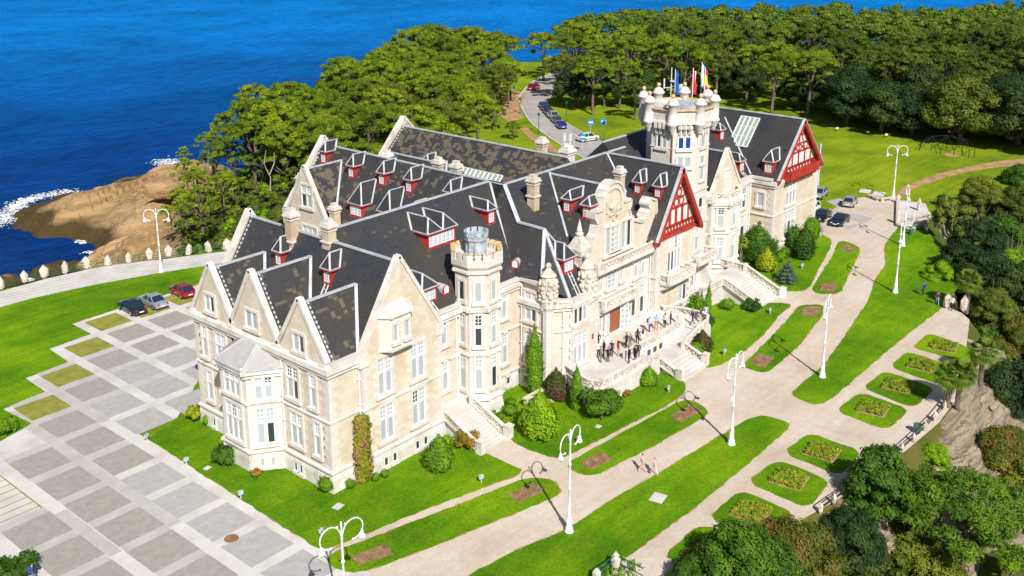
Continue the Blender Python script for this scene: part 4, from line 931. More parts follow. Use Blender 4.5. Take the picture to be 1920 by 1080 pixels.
# ---- dormers: red timber boxes under hipped slate hoods
DM = {}
def dormer(x, y, z, rz, w=1.1, h=1.3, hr=1.5, slope=1.13, cols=1, twin=False, lab=None, ladder=0):
    """front sill centre at (x,y,z); local -y is outward, roof plane rises by slope per metre of +y"""
    w = w*(.86 if w < 1.4 else .93); hr = hr*.82
    key = (w, h, hr, round(slope, 2), cols, twin)
    if key not in DM:
        s = slope; o_ = .22; body = MB()
        yb = h/s+.3
        # cheeks and front: box cut by roof plane
        body.add([(-w/2, 0, 0), (w/2, 0, 0), (w/2, 0, h), (-w/2, 0, h), (-w/2, yb, h), (w/2, yb, h), (-w/2, .02, -.1), (w/2, .02, -.1)],
                 [(0, 1, 2, 3), (3, 2, 5, 4), (0, 3, 4), (1, 5, 2), (0, 6, 7, 1)])
        body.box(-w/2-.06, w/2+.06, -.09, .03, -.14, .06); body.box(-w/2-.05, -w/2+.09, -.05, .02, .06, h); body.box(w/2-.09, w/2+.05, -.05, .02, .06, h)
        body.add([(-w/2, 0, h-.02), (w/2, 0, h-.02), (w/2+o_, -o_, h+.05), (-w/2-o_, -o_, h+.05)], [(0, 1, 2, 3)])
        W2 = w/2+o_
        eb = MB()
        for A, B in (((-W2, -o_, h+.08), (W2, -o_, h+.08)), ((-W2, -o_, h+.08), (-W2, (h+.1)/s, h+.08)), ((W2, -o_, h+.08), (W2, (h+.1)/s, h+.08))): eb.bar(A, B, .10, .09)
        hood = MB(); lead = MB()
        cs = [(-W2, 0, W2*2)] if not twin else [(-W2, -W2, 0)]
        spans = [(-W2, W2)] if not twin else [(-W2, 0), (0, W2)]
        zt = h+.16
        for xa, xb in spans:
            xm = (xa+xb)/2; ya = min((xb-xa)/2*.9, hr/s*.6+.3); yr = (zt+hr)/s
            A = (xa, -o_, zt); B = (xb, -o_, zt); Ar = (xa, zt/s, zt); Br = (xb, zt/s, zt); T = (xm, ya-o_, zt+hr); Tr = (xm, yr, zt+hr)
            hood.add([A, B, Ar, Br, T, Tr], [(0, 1, 4), (1, 3, 5, 4), (2, 0, 4, 5), (0, 2, 3, 1)])
            for p, q in ((A, T), (B, T), (T, Tr), (A, B), (A, Ar), (B, Br)): lead.bar(Vector(p)+Vector((0, 0, .03)), Vector(q)+Vector((0, 0, .03)), .17 if q in (T, Tr) else .12, .08)
            for p, q in ((Ar, Tr), (Br, Tr)): lead.bar(Vector(p)+Vector((0, 0, .05)), Vector(q)+Vector((0, 0, .05)), .2, .07)
        sash = MB(); gl = MB(); n = cols; z0, z1 = .16, h-.12; ww = (w-.26)/n
        gl.box(-w/2+.12, w/2-.12, -.03, .0, z0, z1)
        for c in range(n):
            x0 = -w/2+.13+c*ww; x1 = x0+ww-.04; f = .07
            sash.box(x0, x0+f, -.07, -.02, z0, z1); sash.box(x1-f, x1, -.07, -.02, z0, z1); sash.box(x0+f, x1-f, -.07, -.02, z0, z0+f); sash.box(x0+f, x1-f, -.07, -.02, z1-f, z1)
            for q in (1, 2): sash.box(x0+f, x1-f, -.06, -.02, z0+(z1-z0)*q/3-.025, z0+(z1-z0)*q/3+.025)
            sash.box((x0+x1)/2-.025, (x0+x1)/2+.025, -.06, -.02, z0+f, z1-f)
        DM[key] = [body.mesh('dormer', 'red_timber'), eb.mesh('eave_board', 'red_timber'), hood.mesh('dormer_hood', 'slate_new'), lead.mesh('lead_roll', 'lead'), sash.mesh('sash_bars', 'window_white'), gl.mesh('pane', 'glass_blind')]
    m_ = DM[key]; o = link('dormer', m_[0], PAL, (x, y, z), rz)
    if lab: o['label'] = lab
    for nme, mm in zip(('eave_board', 'dormer_hood', 'lead_roll', 'sash_bars', 'pane'), m_[1:]): link(nme, mm, o)
    if ladder:
        b = MB(); L = ladder; dz = -slope*L
        for sx in (-.22, .22): b.bar((sx, -.05, -.05), (sx, -.05-L, dz+.02), .06, .08)
        n = int(L*2.2)
        for k in range(n): t = (k+.5)/n; b.bar((-.2, -.05-L*t, -.02+dz*t), (.2, -.05-L*t, -.02+dz*t), .05, .05)
        b.build('roof_ladder', 'paint_white', o, (0, 0, .05))
    return o
def on_w(X0, z0, s, px, py):      # survey of a point on a west facing slope z=z0+s*(X-X0)
    d = fw + rt2*((px-960-CPX)/CF) - up2*((py-540-CPY)/CF)
    t = (z0-s*X0-CH)/(d.z-s*d.x); return (d.x*t, d.y*t, CH+d.z*t)
def on_s(Y0, z0, s, px, py):
    d = fw + rt2*((px-960-CPX)/CF) - up2*((py-540-CPY)/CF)
    t = (z0-s*Y0-CH)/(d.z-s*d.y); return (d.x*t, d.y*t, CH+d.z*t)
SB = 6.9/5.95
for px, py, w, h, hr, c, lab in [(607, 306, 1.05, 1.3, 1.3, 1, None), (659, 333, 1.05, 1.25, 1.5, 1, None), (716, 347, 1.05, 1.25, 1.5, 1, None), (767, 361, 1.05, 1.3, 1.5, 1, None), (841, 383, 1.0, 1.2, 1.4, 1, None),
                             (668, 406, 2.1, 1.3, 2.7, 3, 'wide dormer under a tall pointed hood on the inner roof'), (722, 420, 1.9, 1.2, 2.7, 2, None), (775, 420, 1.0, .9, 1.6, 1, None)]:
    dormer(*on_w(73.35, 11.2, SB, px, py), RW_, w, h, hr, SB, c, lab=lab)
SW_ = 6.8/4.3
dormer(*on_w(52.1, 11.0, SW_, 523, 498), RW_, 1.0, 1.2, 1.5, SW_, 1); dormer(*on_w(52.1, 11.0, SW_, 614, 532), RW_, 1.05, 1.2, 1.6, SW_, 1, ladder=2.2, lab='small dormer with a ladder below it on the nearest west roof')
SF = 6.9/8.65
dormer(*on_s(61.55, 11.2, SF, 828, 459), 0, 3.9, 1.35, 1.5, SF, 6, twin=True, lab='broad dormer with twin hoods above the front roof')
dormer(*on_s(61.55, 11.2, SF, 921, 419), 0, 1.15, 1.3, 1.0, SF, 1, lab='small dormer at the valley above the lead turret')
dormer(*on_s(61.55, 11.2, SF, 805, 566), 0, 1.9, 1.2, 1.3, SF, 2, ladder=1.4)
SH = (15.42-9.35)/3.65
dormer(*on_s(57.25, 9.35, SH, 1066, 510), 0, 1.7, 1.3, 1.6, SH, 2, ladder=1.9, lab='dormer with a long roof ladder between the carved finials')
S4 = 4.85/6.05
for px, py in ((1063, 398), (1099, 410)): dormer(*on_w(80.4, 13.0, S4, px, py), RW_, 1.0, 1.25, 1.0, S4, 1)
S5 = 7.45/4.65
for px, py in ((1195, 363), (1233, 371)): dormer(*on_w(92.55, 10.65, S5, px, py), RW_, .95, 1.15, 1.5, S5, 1)
SE = 7.05/6.45
dormer(*on_w(122.15, 11.05, SE, 1440, 325), RW_, 1.3, 1.4, 1.7, SE, 1, lab='dormer on the newer slate of the east wing')
S7 = 6.85/8.45
dormer(*on_s(63.15, 11.25, S7, 1353, 262), 0, 1.1, 1.2, 1.0, S7, 1); dormer(*on_s(63.15, 11.25, S7, 1390, 322), 0, 1.3, 1.3, 1.1, S7, 1, ladder=1.5)
def round_dormer(x, y, z, rz=0):
    b = MB(); n = 9; r = .38; pr = [(-r, 0)]+[(-r*math.cos(math.pi*k/n), .5+r*math.sin(math.pi*k/n)) for k in range(n+1)]+[(r, 0)]
    b.vprism(pr, 0, .95, 'y'); o = b.build('dormer', 'lead', PAL, (x, y, z)); o.rotation_euler = (0, 0, rz); o['label'] = 'tiny round topped dormer of red timber and lead'
    b = MB(); pr2 = [(u*1.12, v*1.06-.08) for u, v in pr]; b.vprism(pr2, -.07, -.005, 'y'); b.build('eave_board', 'red_timber', o)
    b = MB(); pr3 = [(u*.72, v*.78+.12) for u, v in pr]; b.vprism(pr3, -.10, -.075, 'y'); b.build('pane', 'window_white', o)
    MB().box(-.42, .42, .0, .5, -.35, .02).build('eave_board', 'red_timber', o)
round_dormer(*on_w(73.35, 11.2, SB, 966, 503), R(-75))
round_dormer(*on_s(61.55, 11.2, SF, 836, 551))
# small triangular hoods showing over the inner ridges
for x, y, z in ((88.2, 88.6, 14.3), (81.8, 80.6, 15.7)):
    dormer(x, y, z, RW_, 1.4, .8, 1.3, 1.0, 1)
# gutters and parapets on the visible eaves: pale stone kerb in front of the slates
b = MB()
for A, B in (((61.0, 61.25, 11.2), (64.9, 61.25, 11.2)), ((64.9, 61.55, 11.2), (73.75, 61.55, 11.2)), ((73.7, 61.55, 11.2), (73.7, 58.7, 11.2)), ((75.9, 56.85, 9.4), (80.4, 56.85, 9.4)), ((73.8, 58.5, 9.5), (76.0, 56.9, 9.4)),
             ((117.3, 62.85, 11.2), (122.2, 62.85, 11.2)), ((122.1, 63, 11.15), (122.1, 59.9, 11.15)), ((48.9, 60.05, 11.15), (51.9, 60.05, 11.15)), ((73.3, 78.8, 10.9), (73.3, 88.2, 10.9))):
    P_(MB().bar(A, B, .5, .3), 'parapet', 'concrete')
# rainwater pipes
b = MB()
for x, y, z1 in ((48.62, 66.1, 10.6), (51.75, 60.05, 10.6), (61.15, 61.3, 10.4), (64.6, 61.3, 10.4), (73.78, 61.3, 10.4), (93.55, 59.55, 10.4), (122.0, 62.85, 10.4), (75.3, 57.4, 8.8), (73.3, 78.6, 10.4)):
    b = MB(); b.tube([(x, y, 0), (x, y, z1)], .075, 6); b.box(x-.14, x+.14, y-.14, y+.14, z1, z1+.35)
    for q in (2.4, 4.6, 6.8, 9): b.box(x-.11, x+.11, y-.11, y+.11, q, q+.12)
    P_(b, 'rainwater_pipe', 'window_white')
# ---- balustrades
BAL = {}
def balustrade(pts, parent, h=.95, wd=.22, posts=True, mat='dressed_stone', lattice=True, name='balustrade'):
    """stone parapet pierced with crossed tracery, along 3D points at its foot"""
    base = MB(); lat = MB()
    for a, c in zip(pts[:-1], pts[1:]):
        A = Vector(a); B = Vector(c); L = (B-A).length; n = max(1, round(L/.72)); U = Vector((0, 0, 1))
        base.bar(A+U*.1, B+U*.1, wd, .2); base.bar(A+U*(h-.07), B+U*(h-.07), wd+.08, .15)
        for k in range(n):
            p = A.lerp(B, k/n); q = A.lerp(B, (k+1)/n)
            if lattice:
                lat.bar(p+U*.2, q+U*(h-.14), .09, .10); lat.bar(p+U*(h-.14), q+U*.2, .09, .10)
                lat.bar(p+U*.2, p+U*(h-.14), .08, .09); m_ = p.lerp(q, .5)+U*(h*.5); lat.ball(m_, .13, 6, 4)
        if posts:
            for p in ([A, B] if (a is pts[0]) else [B]):
                p = p+Vector((random.uniform(-.012, .012), random.uniform(-.012, .012), 0)); base.box(p.x-.2, p.x+.2, p.y-.2, p.y+.2, p.z-.05, p.z+h+.08)
    o = base.build(name, mat, parent); 
    if lat.v: lat.build('tracery', 'ornament_stone', o)
    return o
def balcony(x0, x1, y, d, z, lab=None):
    """slab on corbels projecting from a south wall, with tracery parapet"""
    b = MB().box(x0, x1, y-d, y, z-.25, z); b.box(x0+.1, x1-.1, y-d+.15, y, z-.4, z-.25)
    n = max(2, int((x1-x0)/1.4))
    for k in range(n+1):
        xx = x0+.35+(x1-x0-.7)*k/n; b.vprism([(y, z-1.1), (y, z-.38), (y-d+.2, z-.38), (y-d+.3, z-.55)], xx-.14, xx+.14, 'x')
    o = P_(b, 'balcony', 'dressed_stone')
    if lab: o['label'] = lab
    balustrade([(x0+.12, y, z), (x0+.12, y-d+.12, z), (x1-.12, y-d+.12, z), (x1-.12, y, z)], o, .95, .18)
    return o
# ---- baroque entrance gable
prof = [(82.2, 10.2), (82.1, 12.6), (82.6, 13.2), (83.2, 13.6), (83.5, 14.6), (83.0, 15.3), (83.0, 15.95), (84.3, 15.95), (84.35, 16.5), (84.45, 17.1), (84.8, 17.75), (85.4, 18.25), (86.2, 18.45), (87.0, 18.3), (87.6, 17.85), (88.0, 17.1), (88.1, 16.5), (88.15, 15.95),
        (89.3, 15.95), (89.3, 15.35), (89.0, 14.9), (89.4, 14.0), (90.2, 13.4), (91.3, 13.0), (92.0, 13.0), (92.4, 13.6), (93.0, 14.0), (92.6, 14.6), (93.1, 15.2), (94.1, 14.8), (94.3, 13.2), (94.1, 12.4), (93.8, 11.5), (93.8, 10.2)]
gb = P_(MB().vprism(prof, 59.55, 60.45, 'x' if False else 'y') if False else MB().vprism(prof, 59.5, 60.5, 'y'), 'scrolled_gable', 'wall_stone')
gb['label'] = 'curved baroque gable with an arched crest over the entrance'
b = MB()
for a, c in zip(prof[1:-2], prof[2:-1]): b.bar((a[0], 59.95, a[1]+.05), (c[0], 59.95, c[1]+.05), 1.25, .24)
b.build('gable_coping', 'dressed_stone', gb)
b = MB()                                                            # relief: arch, shield, scrolls
for k in range(12):
    a0 = math.pi*k/12; a1 = math.pi*(k+1)/12
    b.bar((86.25+1.25*math.cos(a0), 59.44, 16.55+1.35*math.sin(a0)), (86.25+1.25*math.cos(a1), 59.44, 16.55+1.35*math.sin(a1)), .22, .22, updir=(0, 1, 0))
b.bar((85, 59.44, 16.55), (85, 59.44, 15.4), .22, .22); b.bar((87.5, 59.44, 16.55), (87.5, 59.44, 15.4), .22, .22)
b.vprism([(85.75, 16.2), (86.85, 16.2), (86.8, 15.3), (86.3, 14.75), (85.8, 15.3)], 59.3, 59.48, 'y')
for k in range(26):
    a = k*.9; b.ball((86.3+.75*math.cos(a)*random.uniform(.7, 1.15), 59.38, 15.55+.95*math.sin(a)*random.uniform(.7, 1.1)), random.uniform(.1, .22), 6, 4)
b.box(82.3, 93.6, 59.30, 59.52, 10.1, 10.35)
b.build('shield_relief', 'ornament_stone', gb)
window_(87.1, 59.5, 11.0, 0, 4.6, 2.9, 5, 1, False, surround=.35, depth=.22, label='broad window in the baroque gable')
def trapwin(x, z, w, h, cols, rows=3, lab=None, y=59.7, dark=False):
    o = window_(x, y, z, 0, w, h, cols, 1, False, label=lab, surround=.2, glass='glass_dark' if dark else None)
    b = MB()
    for c in range(cols*2+1): xx = -w/2+w*c/(cols*2); b.box(xx-.035, xx+.035, -.08, -.03, 0, h)
    for r_ in range(rows+1): b.box(-w/2, w/2, -.08, -.03, h*r_/rows-.035, h*r_/rows+.035)
    b.build('glazing_grid', 'window_white', o); return o
trapwin(86.4, 11.0, 1.5, 2.8, 1, 5, y=59.42)
trapwin(86.4, 7.0, 1.5, 2.5, 1, 5); window_(84.7, 59.7, 7.3, 0, .4, 1.9, 1, 1, False); window_(88.2, 59.7, 7.3, 0, .45, 2.0, 1, 1, False); window_(90.9, 59.7, 6.9, 0, .7, 2.3, 1, 2, False); window_(92.3, 59.7, 6.9, 0, .7, 2.3, 1, 2, False)
window_(84.6, 59.7, 2.6, 0, .45, 2.4, 1, 1, False); window_(90.6, 59.7, 2.5, 0, .8, 3.2, 1, 2, False); window_(92.2, 59.7, 2.5, 0, .8, 3.2, 1, 2, False)
balcony(82.6, 92.9, 59.55, .9, 9.75, 'long balcony under the baroque gable'); balcony(83.6, 89.8, 59.7, 1.2, 5.55, 'balcony above the entrance doors')
# open entrance doors
b = MB().box(86.0, 87.9, 59.55, 59.68, 1.8, 4.9); d_ = P_(b, 'doorway', 'door_wood')
def door_leaf(x, rz):
    b = MB()
    for xx in (0, .45, .9): b.box(xx, xx+.1, -.04, .04, 0, 3.0)
    for k in range(6): b.box(0, 1.0, -.04, .04, k*.58, k*.58+.1)
    o = b.build('door', 'window_white', PAL, (x, 59.5, 1.85), rz=None) if False else link('door', b.mesh('door', 'window_white'), PAL, (x, 59.5, 1.85), rz)
    MB().box(.05, .95, -.01, .01, .05, 2.95).build('pane', 'glass_blind', o)
door_leaf(85.0, 0); door_leaf(87.9, R(-38))
b = MB(); b.box(84.8, 88.3, 59.45, 59.7, 4.95, 5.2); b.box(85.0, 85.2, 59.4, 59.72, 1.8, 4.95); b.box(87.95, 88.15, 59.4, 59.72, 1.8, 4.95); P_(b, 'door_surround', 'dressed_stone')
b = MB(); b.box(84.0, 84.5, 59.6, 59.68, 3.0, 3.6); P_(b, 'wall_plaque', 'rust'); b = MB(); b.box(89.5, 89.9, 59.6, 59.68, 3.5, 3.9); P_(b, 'wall_plaque', 'rust')
b = MB(); b.box(79.4, 79.6, 56.9, 57.0, 4.3, 4.8); P_(b, 'wall_plaque', 'red_timber')
# pinnacles
def pinnacle(x, y, z0, z1, w=1.5):
    H = z1-z0; b = MB(); b.box(-w/2, w/2, -w/2, w/2, 0, H*.55); b.box(-w/2-.12, w/2+.12, -w/2-.12, w/2+.12, H*.52, H*.58); b.box(-w/2-.2, w/2+.2, -w/2-.2, w/2+.2, H*.58, H*.61)
    q = w/2+.1; b.add([(-q, -q, H*.61), (q, -q, H*.61), (q, q, H*.61), (-q, q, H*.61), (-.3, -.3, H*.76), (.3, -.3, H*.76), (.3, .3, H*.76), (-.3, .3, H*.76)], [(0, 1, 5, 4), (1, 2, 6, 5), (2, 3, 7, 6), (3, 0, 4, 7), (4, 5, 6, 7)])
    b.lathe([(.22, 0), (.4, .15), (.42, .3), (.2, .45), (.3, .55), (.22, .9), (.02, H*.24)], 10, (0, 0, H*.76))
    o = b.build('pinnacle', 'ornament_stone', PAL, (x, y, z0)); return o
pinnacle(79.75, 58.95, 8.9, 16.2)
def carved_finial(x, y, z0, z1, ztop):
    """turreted buttress crowned by carved shields, scrolls and a ball"""
    b = MB(); b.lathe([(.56, 0), (.56, z1-z0-1.6), (.75, z1-z0-1.2), (.85, z1-z0-.4)], 8, ph=R(22.5)); o = b.build('corner_turret', 'white_stone', PAL, (x, y, z0))
    H = ztop-z1; b = MB(); b.lathe([(.72, -.6), (.76, .3), (.68, H*.6), (.82, H*.62), (.6, H*.7), (.34, H*.78), (.22, H*.86)], 8, ph=R(22.5)); b.ball((0, 0, H*.93), .30, 8, 6)
    for k in range(8):
        a = R(45*k); 
        for j in range(5): b.ball((.78*math.cos(a+.2*math.sin(j*2)), .78*math.sin(a+.2*math.sin(j*2)), -.5+H*.22*j/1.6), random.uniform(.14, .26), 6, 4)
        b.box(.74*math.cos(a)-.1, .74*math.cos(a)+.1, .74*math.sin(a)-.1, .74*math.sin(a)+.1, 0, H*.5)
    b.build('carved_finial', 'ornament_stone', o, (0, 0, z1-z0)); return o
carved_finial(74.1, 58.3, 0, 10.2, 13.3); carved_finial(79.0, 57.4, 6.0, 9.6, 13.2)

# ---- half timbered gables
def timber_gable(xc, zr, hw, ze, yw, ytop, style, par_z):
    """plaster triangle at y=yw under a roof that runs out to y=ytop, with red framing and bargeboards"""
    p_ = P_(MB().vprism([(xc-hw+.25, ze), (xc, zr-.35), (xc+hw-.25, ze)], yw, yw+.35, 'y'), 'plaster_gable', 'plaster')
    p_['label'] = 'white plaster gable framed in red timber'
    t = MB(); yy = yw-.06
    def bar(u0, z0, u1, z1, w_=.17): t.bar((u0, yy, z0), (u1, yy, z1), .14, w_, updir=(0, 0, 1)) if abs(u1-u0) > abs(z1-z0) else t.bar((u0, yy, z0), (u1, yy, z1), w_, .14, updir=(0, 1, 0))
    def half(z): return max(0, (zr-.4-z)/(zr-.4-ze)*(hw-.3))
    H = zr-ze
    zb = ze+.12; z1 = ze+.95; z2 = ze+H*.38
    for z in (zb, z1, z2): h_ = half(z); bar(xc-h_, z, xc+h_, z, .2)
    n = 6
    for k in range(n+1):
        u = xc-half(z1)+2*half(z1)*k/n
        if abs(u-xc) < half(z2)+.1 and 0 < k < n: bar(u, z1, u, z2, .34 if style == 1 and k in (2, 3, 4) else .2)
    for k in range(12):                                             # lower lattice band
        a = xc-half(z1)+2*half(z1)*k/12; c = xc-half(z1)+2*half(z1)*(k+1)/12
        bar(a, zb, c, z1, .10); bar(a, z1, c, zb, .10)
    if style == 1:                                                  # rings of curved braces
        r0 = .5
        zc = z2+.55
        while half(zc+.3) > .35:
            h_ = half(zc+.35); m_ = max(1, int(h_*2/1.05)); 
            for k in range(m_):
                u = xc-(m_-1)*.52+k*1.04
                for q in range(8):
                    a0 = q*math.pi/4; a1 = (q+1)*math.pi/4
                    t.bar((u+.46*math.cos(a0), yy, zc+.46*math.sin(a0)), (u+.46*math.cos(a1), yy, zc+.46*math.sin(a1)), .12, .12, updir=(0, 1, 0))
                bar(u, zc+.46, u, zc+.6, .1)
            bar(xc-half(zc+.52), zc+.52, xc+half(zc+.52), zc+.52, .10); zc += 1.04
    else:
        zc = z2
        for k in range(-2, 3): bar(xc, zr-.8, xc+k*half(z2)/2.2, z2, .11)
        for z in (z2+1.1, z2+2.2): bar(xc-half(z), z, xc+half(z), z, .12)
        for k in range(4):
            a = xc-half(z2)+2*half(z2)*k/4; c = xc-half(z2)+2*half(z2)*(k+1)/4; bar(a, z2, c, z2+1.1, .1); bar(a, z2+1.1, c, z2, .1)
    t.build('timber_frame', 'red_timber', p_)
    g = MB()
    for k in (1, 2, 3, 4):
        u = xc-half(z1)+2*half(z1)*(k+.5)/n; 
        if k < 5: g.box(u-.22, u+.22, yw-.09, yw-.03, z1+.15, z2-.2)
    g.build('sash_bars', 'window_white', p_)
    bb = MB()                                                       # bargeboards, deep soffit
    top = Vector((xc, ytop, zr))
    for s in (-1, 1):
        e = Vector((xc+s*hw, ytop, ze)); 
        bb.bar(e+Vector((0, -.05, -.22)), top+Vector((0, -.05, -.22)), .16, .55, updir=(0, 1, 0)) if False else None
        a = Vector((e.x, ytop, ze-.12)); c = Vector((xc, ytop, zr-.05)); nr = Vector((s*(zr-ze), 0, hw)).normalized()
        lo = -nr*.42
        bb.add([a-Vector((0, .1, 0)), c-Vector((0, .1, 0)), c+lo-Vector((0, .1, 0)), a+lo-Vector((0, .1, 0)), a+Vector((0, .1, 0)), c+Vector((0, .1, 0)), c+lo+Vector((0, .1, 0)), a+lo+Vector((0, .1, 0))], [(0, 1, 2, 3), (7, 6, 5, 4), (0, 4, 5, 1), (3, 2, 6, 7), (0, 3, 7, 4)])
        bb.add([a+lo*.35+Vector((0, .1, 0)), c+lo*.35+Vector((0, .1, 0)), c+lo*.35+Vector((0, yw-ytop, 0)), a+lo*.35+Vector((0, yw-ytop, 0))], [(0, 1, 2, 3)])
        bb.box(min(e.x, e.x-s*.3), max(e.x, e.x-s*.3), ytop-.1, yw+5, ze-.45, ze-.05)
    bb.box(xc-hw, xc+hw, yw-.25, yw+.1, ze-.25, ze+.02)
    bb.build('bargeboard', 'red_timber', p_)
    ld = MB()
    for s in (-1, 1): ld.bar((xc+s*(hw+.02), ytop+.08, ze+.06), (xc, ytop+.08, zr+.1), .34, .09)
    ld.build('verge_flashing', 'lead', p_)
    return p_
timber_gable(97.2, 18.1, 4.65, 10.6, 58.85, 58.1, 1, 0)
eg = timber_gable(128.6, 18.1, 6.45, 11.1, 59.75, 59.12, 2, 0)
b = MB(); b.box(124.2, 132.4, 58.5, 59.75, 10.75, 10.95); b.box(124.2, 132.4, 58.45, 58.6, 10.95, 11.95)
for xx in (124.2, 132.25): b.box(xx, xx+.15, 58.6, 59.7, 10.95, 11.95)
for k in range(9): b.box(124.15+k*1.02, 124.3+k*1.02, 58.38, 58.46, 10.8, 12.05)
for k in range(4): b.bar((125+k*2.2, 59.7, 9.9), (125+k*2.2, 58.6, 10.7), .16)
o = P_(b, 'timber_balcony', 'red_timber'); o['label'] = 'red painted timber balcony under the east gable'
balcony(94.4, 99.6, 58.9, 1.4, 5.5, 'stone balcony below the middle red gable'); balcony(101.3, 105.6, 60.0, 1.9, 5.75, 'balcony right of the middle red gable')
balustrade([(111.4, 62, 10.5), (112.5, 60.75, 10.5), (115.3, 60.75, 10.5), (116.5, 62, 10.5)], PAL, .9, .2)
o = window_(97.2, 58.9, 5.9, 0, 2.6, 4.3, 4, 2, True, label='tall stepped window below the middle red gable')
# buttress slope right of the red gable block
P_(MB().vprism([(60.0, 0), (60.0, 5.6), (58.1, 2.5), (57.6, 0)], 105.0, 105.6, 'x'), 'buttress', 'white_stone')

# ---- stair turret with crenellated crown and lead lantern
TC = (67.45, 61.35)
def octa(r, c=TC, n=8, ph=22.5): return [(c[0]+r*math.cos(R(ph+360*k/n)), c[1]+r*math.sin(R(ph+360*k/n))) for k in range(n)]
tw = P_(MB().prism(octa(2.15), -.3, 14.3), 'stair_turret', 'white_stone'); tw['label'] = 'octagonal stair turret with a crenellated crown and a lead lantern'
b = MB()
for z, h, o_ in ((-.3, 2.1, .14), (1.8, .22, .24), (6.2, .2, .15), (10.5, .45, .25), (14.1, .3, .2)): b = MB(); ring(b, octa(2.15), z, h, o_); b.build('moulding', 'dressed_stone', tw)
b = MB(); 
prv = [(2.2, 14.3), (2.52, 14.8), (2.52, 15.35)]
b.lathe([(r_*1.0, z) for r_, z in prv], 8, (*TC, 0), ph=R(22.5)); 
b.build('crown', 'white_stone', tw)
b = MB(); po = octa(2.51)
for k in range(8):
    a = Vector((*po[k], 0)); c = Vector((*po[(k+1) % 8], 0))
    for t0, t1 in ((.0, .26), (.37, .63), (.74, 1.0)):
        p, q = a.lerp(c, t0), a.lerp(c, t1); m_ = (p+q)/2; ctr = Vector((*TC, 0)); inn = (ctr-m_).normalized()*.75; iq = .82
        b.add([(*p.xy, 15.3), (*q.xy, 15.3), (*(ctr+(q-ctr)*iq).xy, 15.3), (*(ctr+(p-ctr)*iq).xy, 15.3), (*p.xy, 15.95), (*q.xy, 15.95), (*(ctr+(q-ctr)*iq).xy, 15.75), (*(ctr+(p-ctr)*iq).xy, 15.75)],
              [(4, 5, 6, 7), (0, 1, 5, 4), (1, 2, 6, 5), (2, 3, 7, 6), (3, 0, 4, 7)])
b.build('battlements', 'white_stone', tw, kind='stuff')
tp_ = MB(); n_ = len(b.v)//8
for k in range(n_):
    q = [Vector(v) for v in b.v[k*8+4:k*8+8]]; cc = sum(q, Vector())/4
    q = [cc+(v-cc)*1.08+Vector((0, 0, .02)) for v in q]; tp_.add(q+[v+Vector((0, 0, .1)) for v in q], [(4, 5, 6, 7), (0, 1, 5, 4), (1, 2, 6, 5), (2, 3, 7, 6), (3, 0, 4, 7)])
tp_.build('merlon_caps', 'lichen_stone', tw, kind='stuff')
b = MB(); b.lathe([(.92, 14.5), (.92, 16.6), (1.08, 16.8), (1.08, 17.15)], 10, (*TC, 0)); b.lathe([(.94, 15.8), (1.0, 15.85), (.94, 15.9)], 10, (*TC, 0))
for k in range(10):
    a = 2*math.pi*(k+.5)/10; x, y = TC[0]+1.03*math.cos(a), TC[1]+1.03*math.sin(a)
    b.bar((x+.24*math.sin(a), y-.24*math.cos(a), 17.35), (x-.24*math.sin(a), y+.24*math.cos(a), 17.35), .12, .45)

for k in range(10): a = 2*math.pi*k/10; b.bar((TC[0]+.93*math.cos(a), TC[1]+.93*math.sin(a), 14.6), (TC[0]+.93*math.cos(a), TC[1]+.93*math.sin(a), 16.7), .08, .08)
lt = b.build('lead_lantern', 'zinc', tw); b = MB().box(-.32, .32, -.05, .05, 0, 1.7); b.build('lantern_door', 'lead', lt, (TC[0]-.62, TC[1]-.64, 14.4))
ri = 2.15*math.cos(R(22.5))
for k, zs in ((-90, ((11.4, 1.9), (7.2, 3.0), (2.9, 3.4))), (-135, ((11.4, 1.9), (7.2, 3.0), (2.9, 3.4))), (180, ((11.5, 1.8), (7.3, 2.8), (2.8, 3.4))), (-45, ((11.4, 1.9), (7.2, 2.8), (2.9, 3.2)))):
    for z, h in zs: window_(TC[0]+ri*math.cos(R(k)), TC[1]+ri*math.sin(R(k)), z, R(k+90), .68, h, 1, 2 if h > 2.5 else 1, False, surround=.16, depth=.10)
window_(TC[0]+(ri+.14)*math.cos(R(-45)), TC[1]+(ri+.14)*math.sin(R(-45)), .6, R(45), .5, .8, 1, 1, False, glass='glass_dark', surround=.1)

# ---- main tower
MT = (107.6, 65.3); RT = 3.72
mt = P_(MB().prism(octa(RT, MT), 0, 20.6), 'main_tower', 'white_stone'); mt['label'] = 'tall octagonal white tower ringed with domed bartizans and flags'
b = MB(); 
for z, h, o_ in ((12.6, .2, .12), (17.9, .12, .08), (20.9, .35, .62)): b = MB(); ring(b, octa(RT, MT), z, h, o_); b.build('moulding', 'dressed_stone', mt)
b = MB(); po = octa(RT+.02, MT); 
for k in range(8):
    a = Vector((*po[k], 0)); c = Vector((*po[(k+1) % 8], 0)); nn = ((a+c)/2-Vector((*MT, 0))).normalized()
    for t in (.3, .5, .7):
        p = a.lerp(c, t); b.bar(p+nn*.14+Vector((0, 0, 19.6)), p+nn*.14+Vector((0, 0, 20.4)), .3, .34); b.bar(p+nn*.32+Vector((0, 0, 20.3)), p+nn*.32+Vector((0, 0, 20.95)), .34, .6)
b.build('corbels', 'dressed_stone', mt, kind='stuff')
b = MB(); b.prism(octa(RT+.5, MT), 20.9, 21.2)
pi, pq = octa(RT+.48, MT), octa(RT+.05, MT)
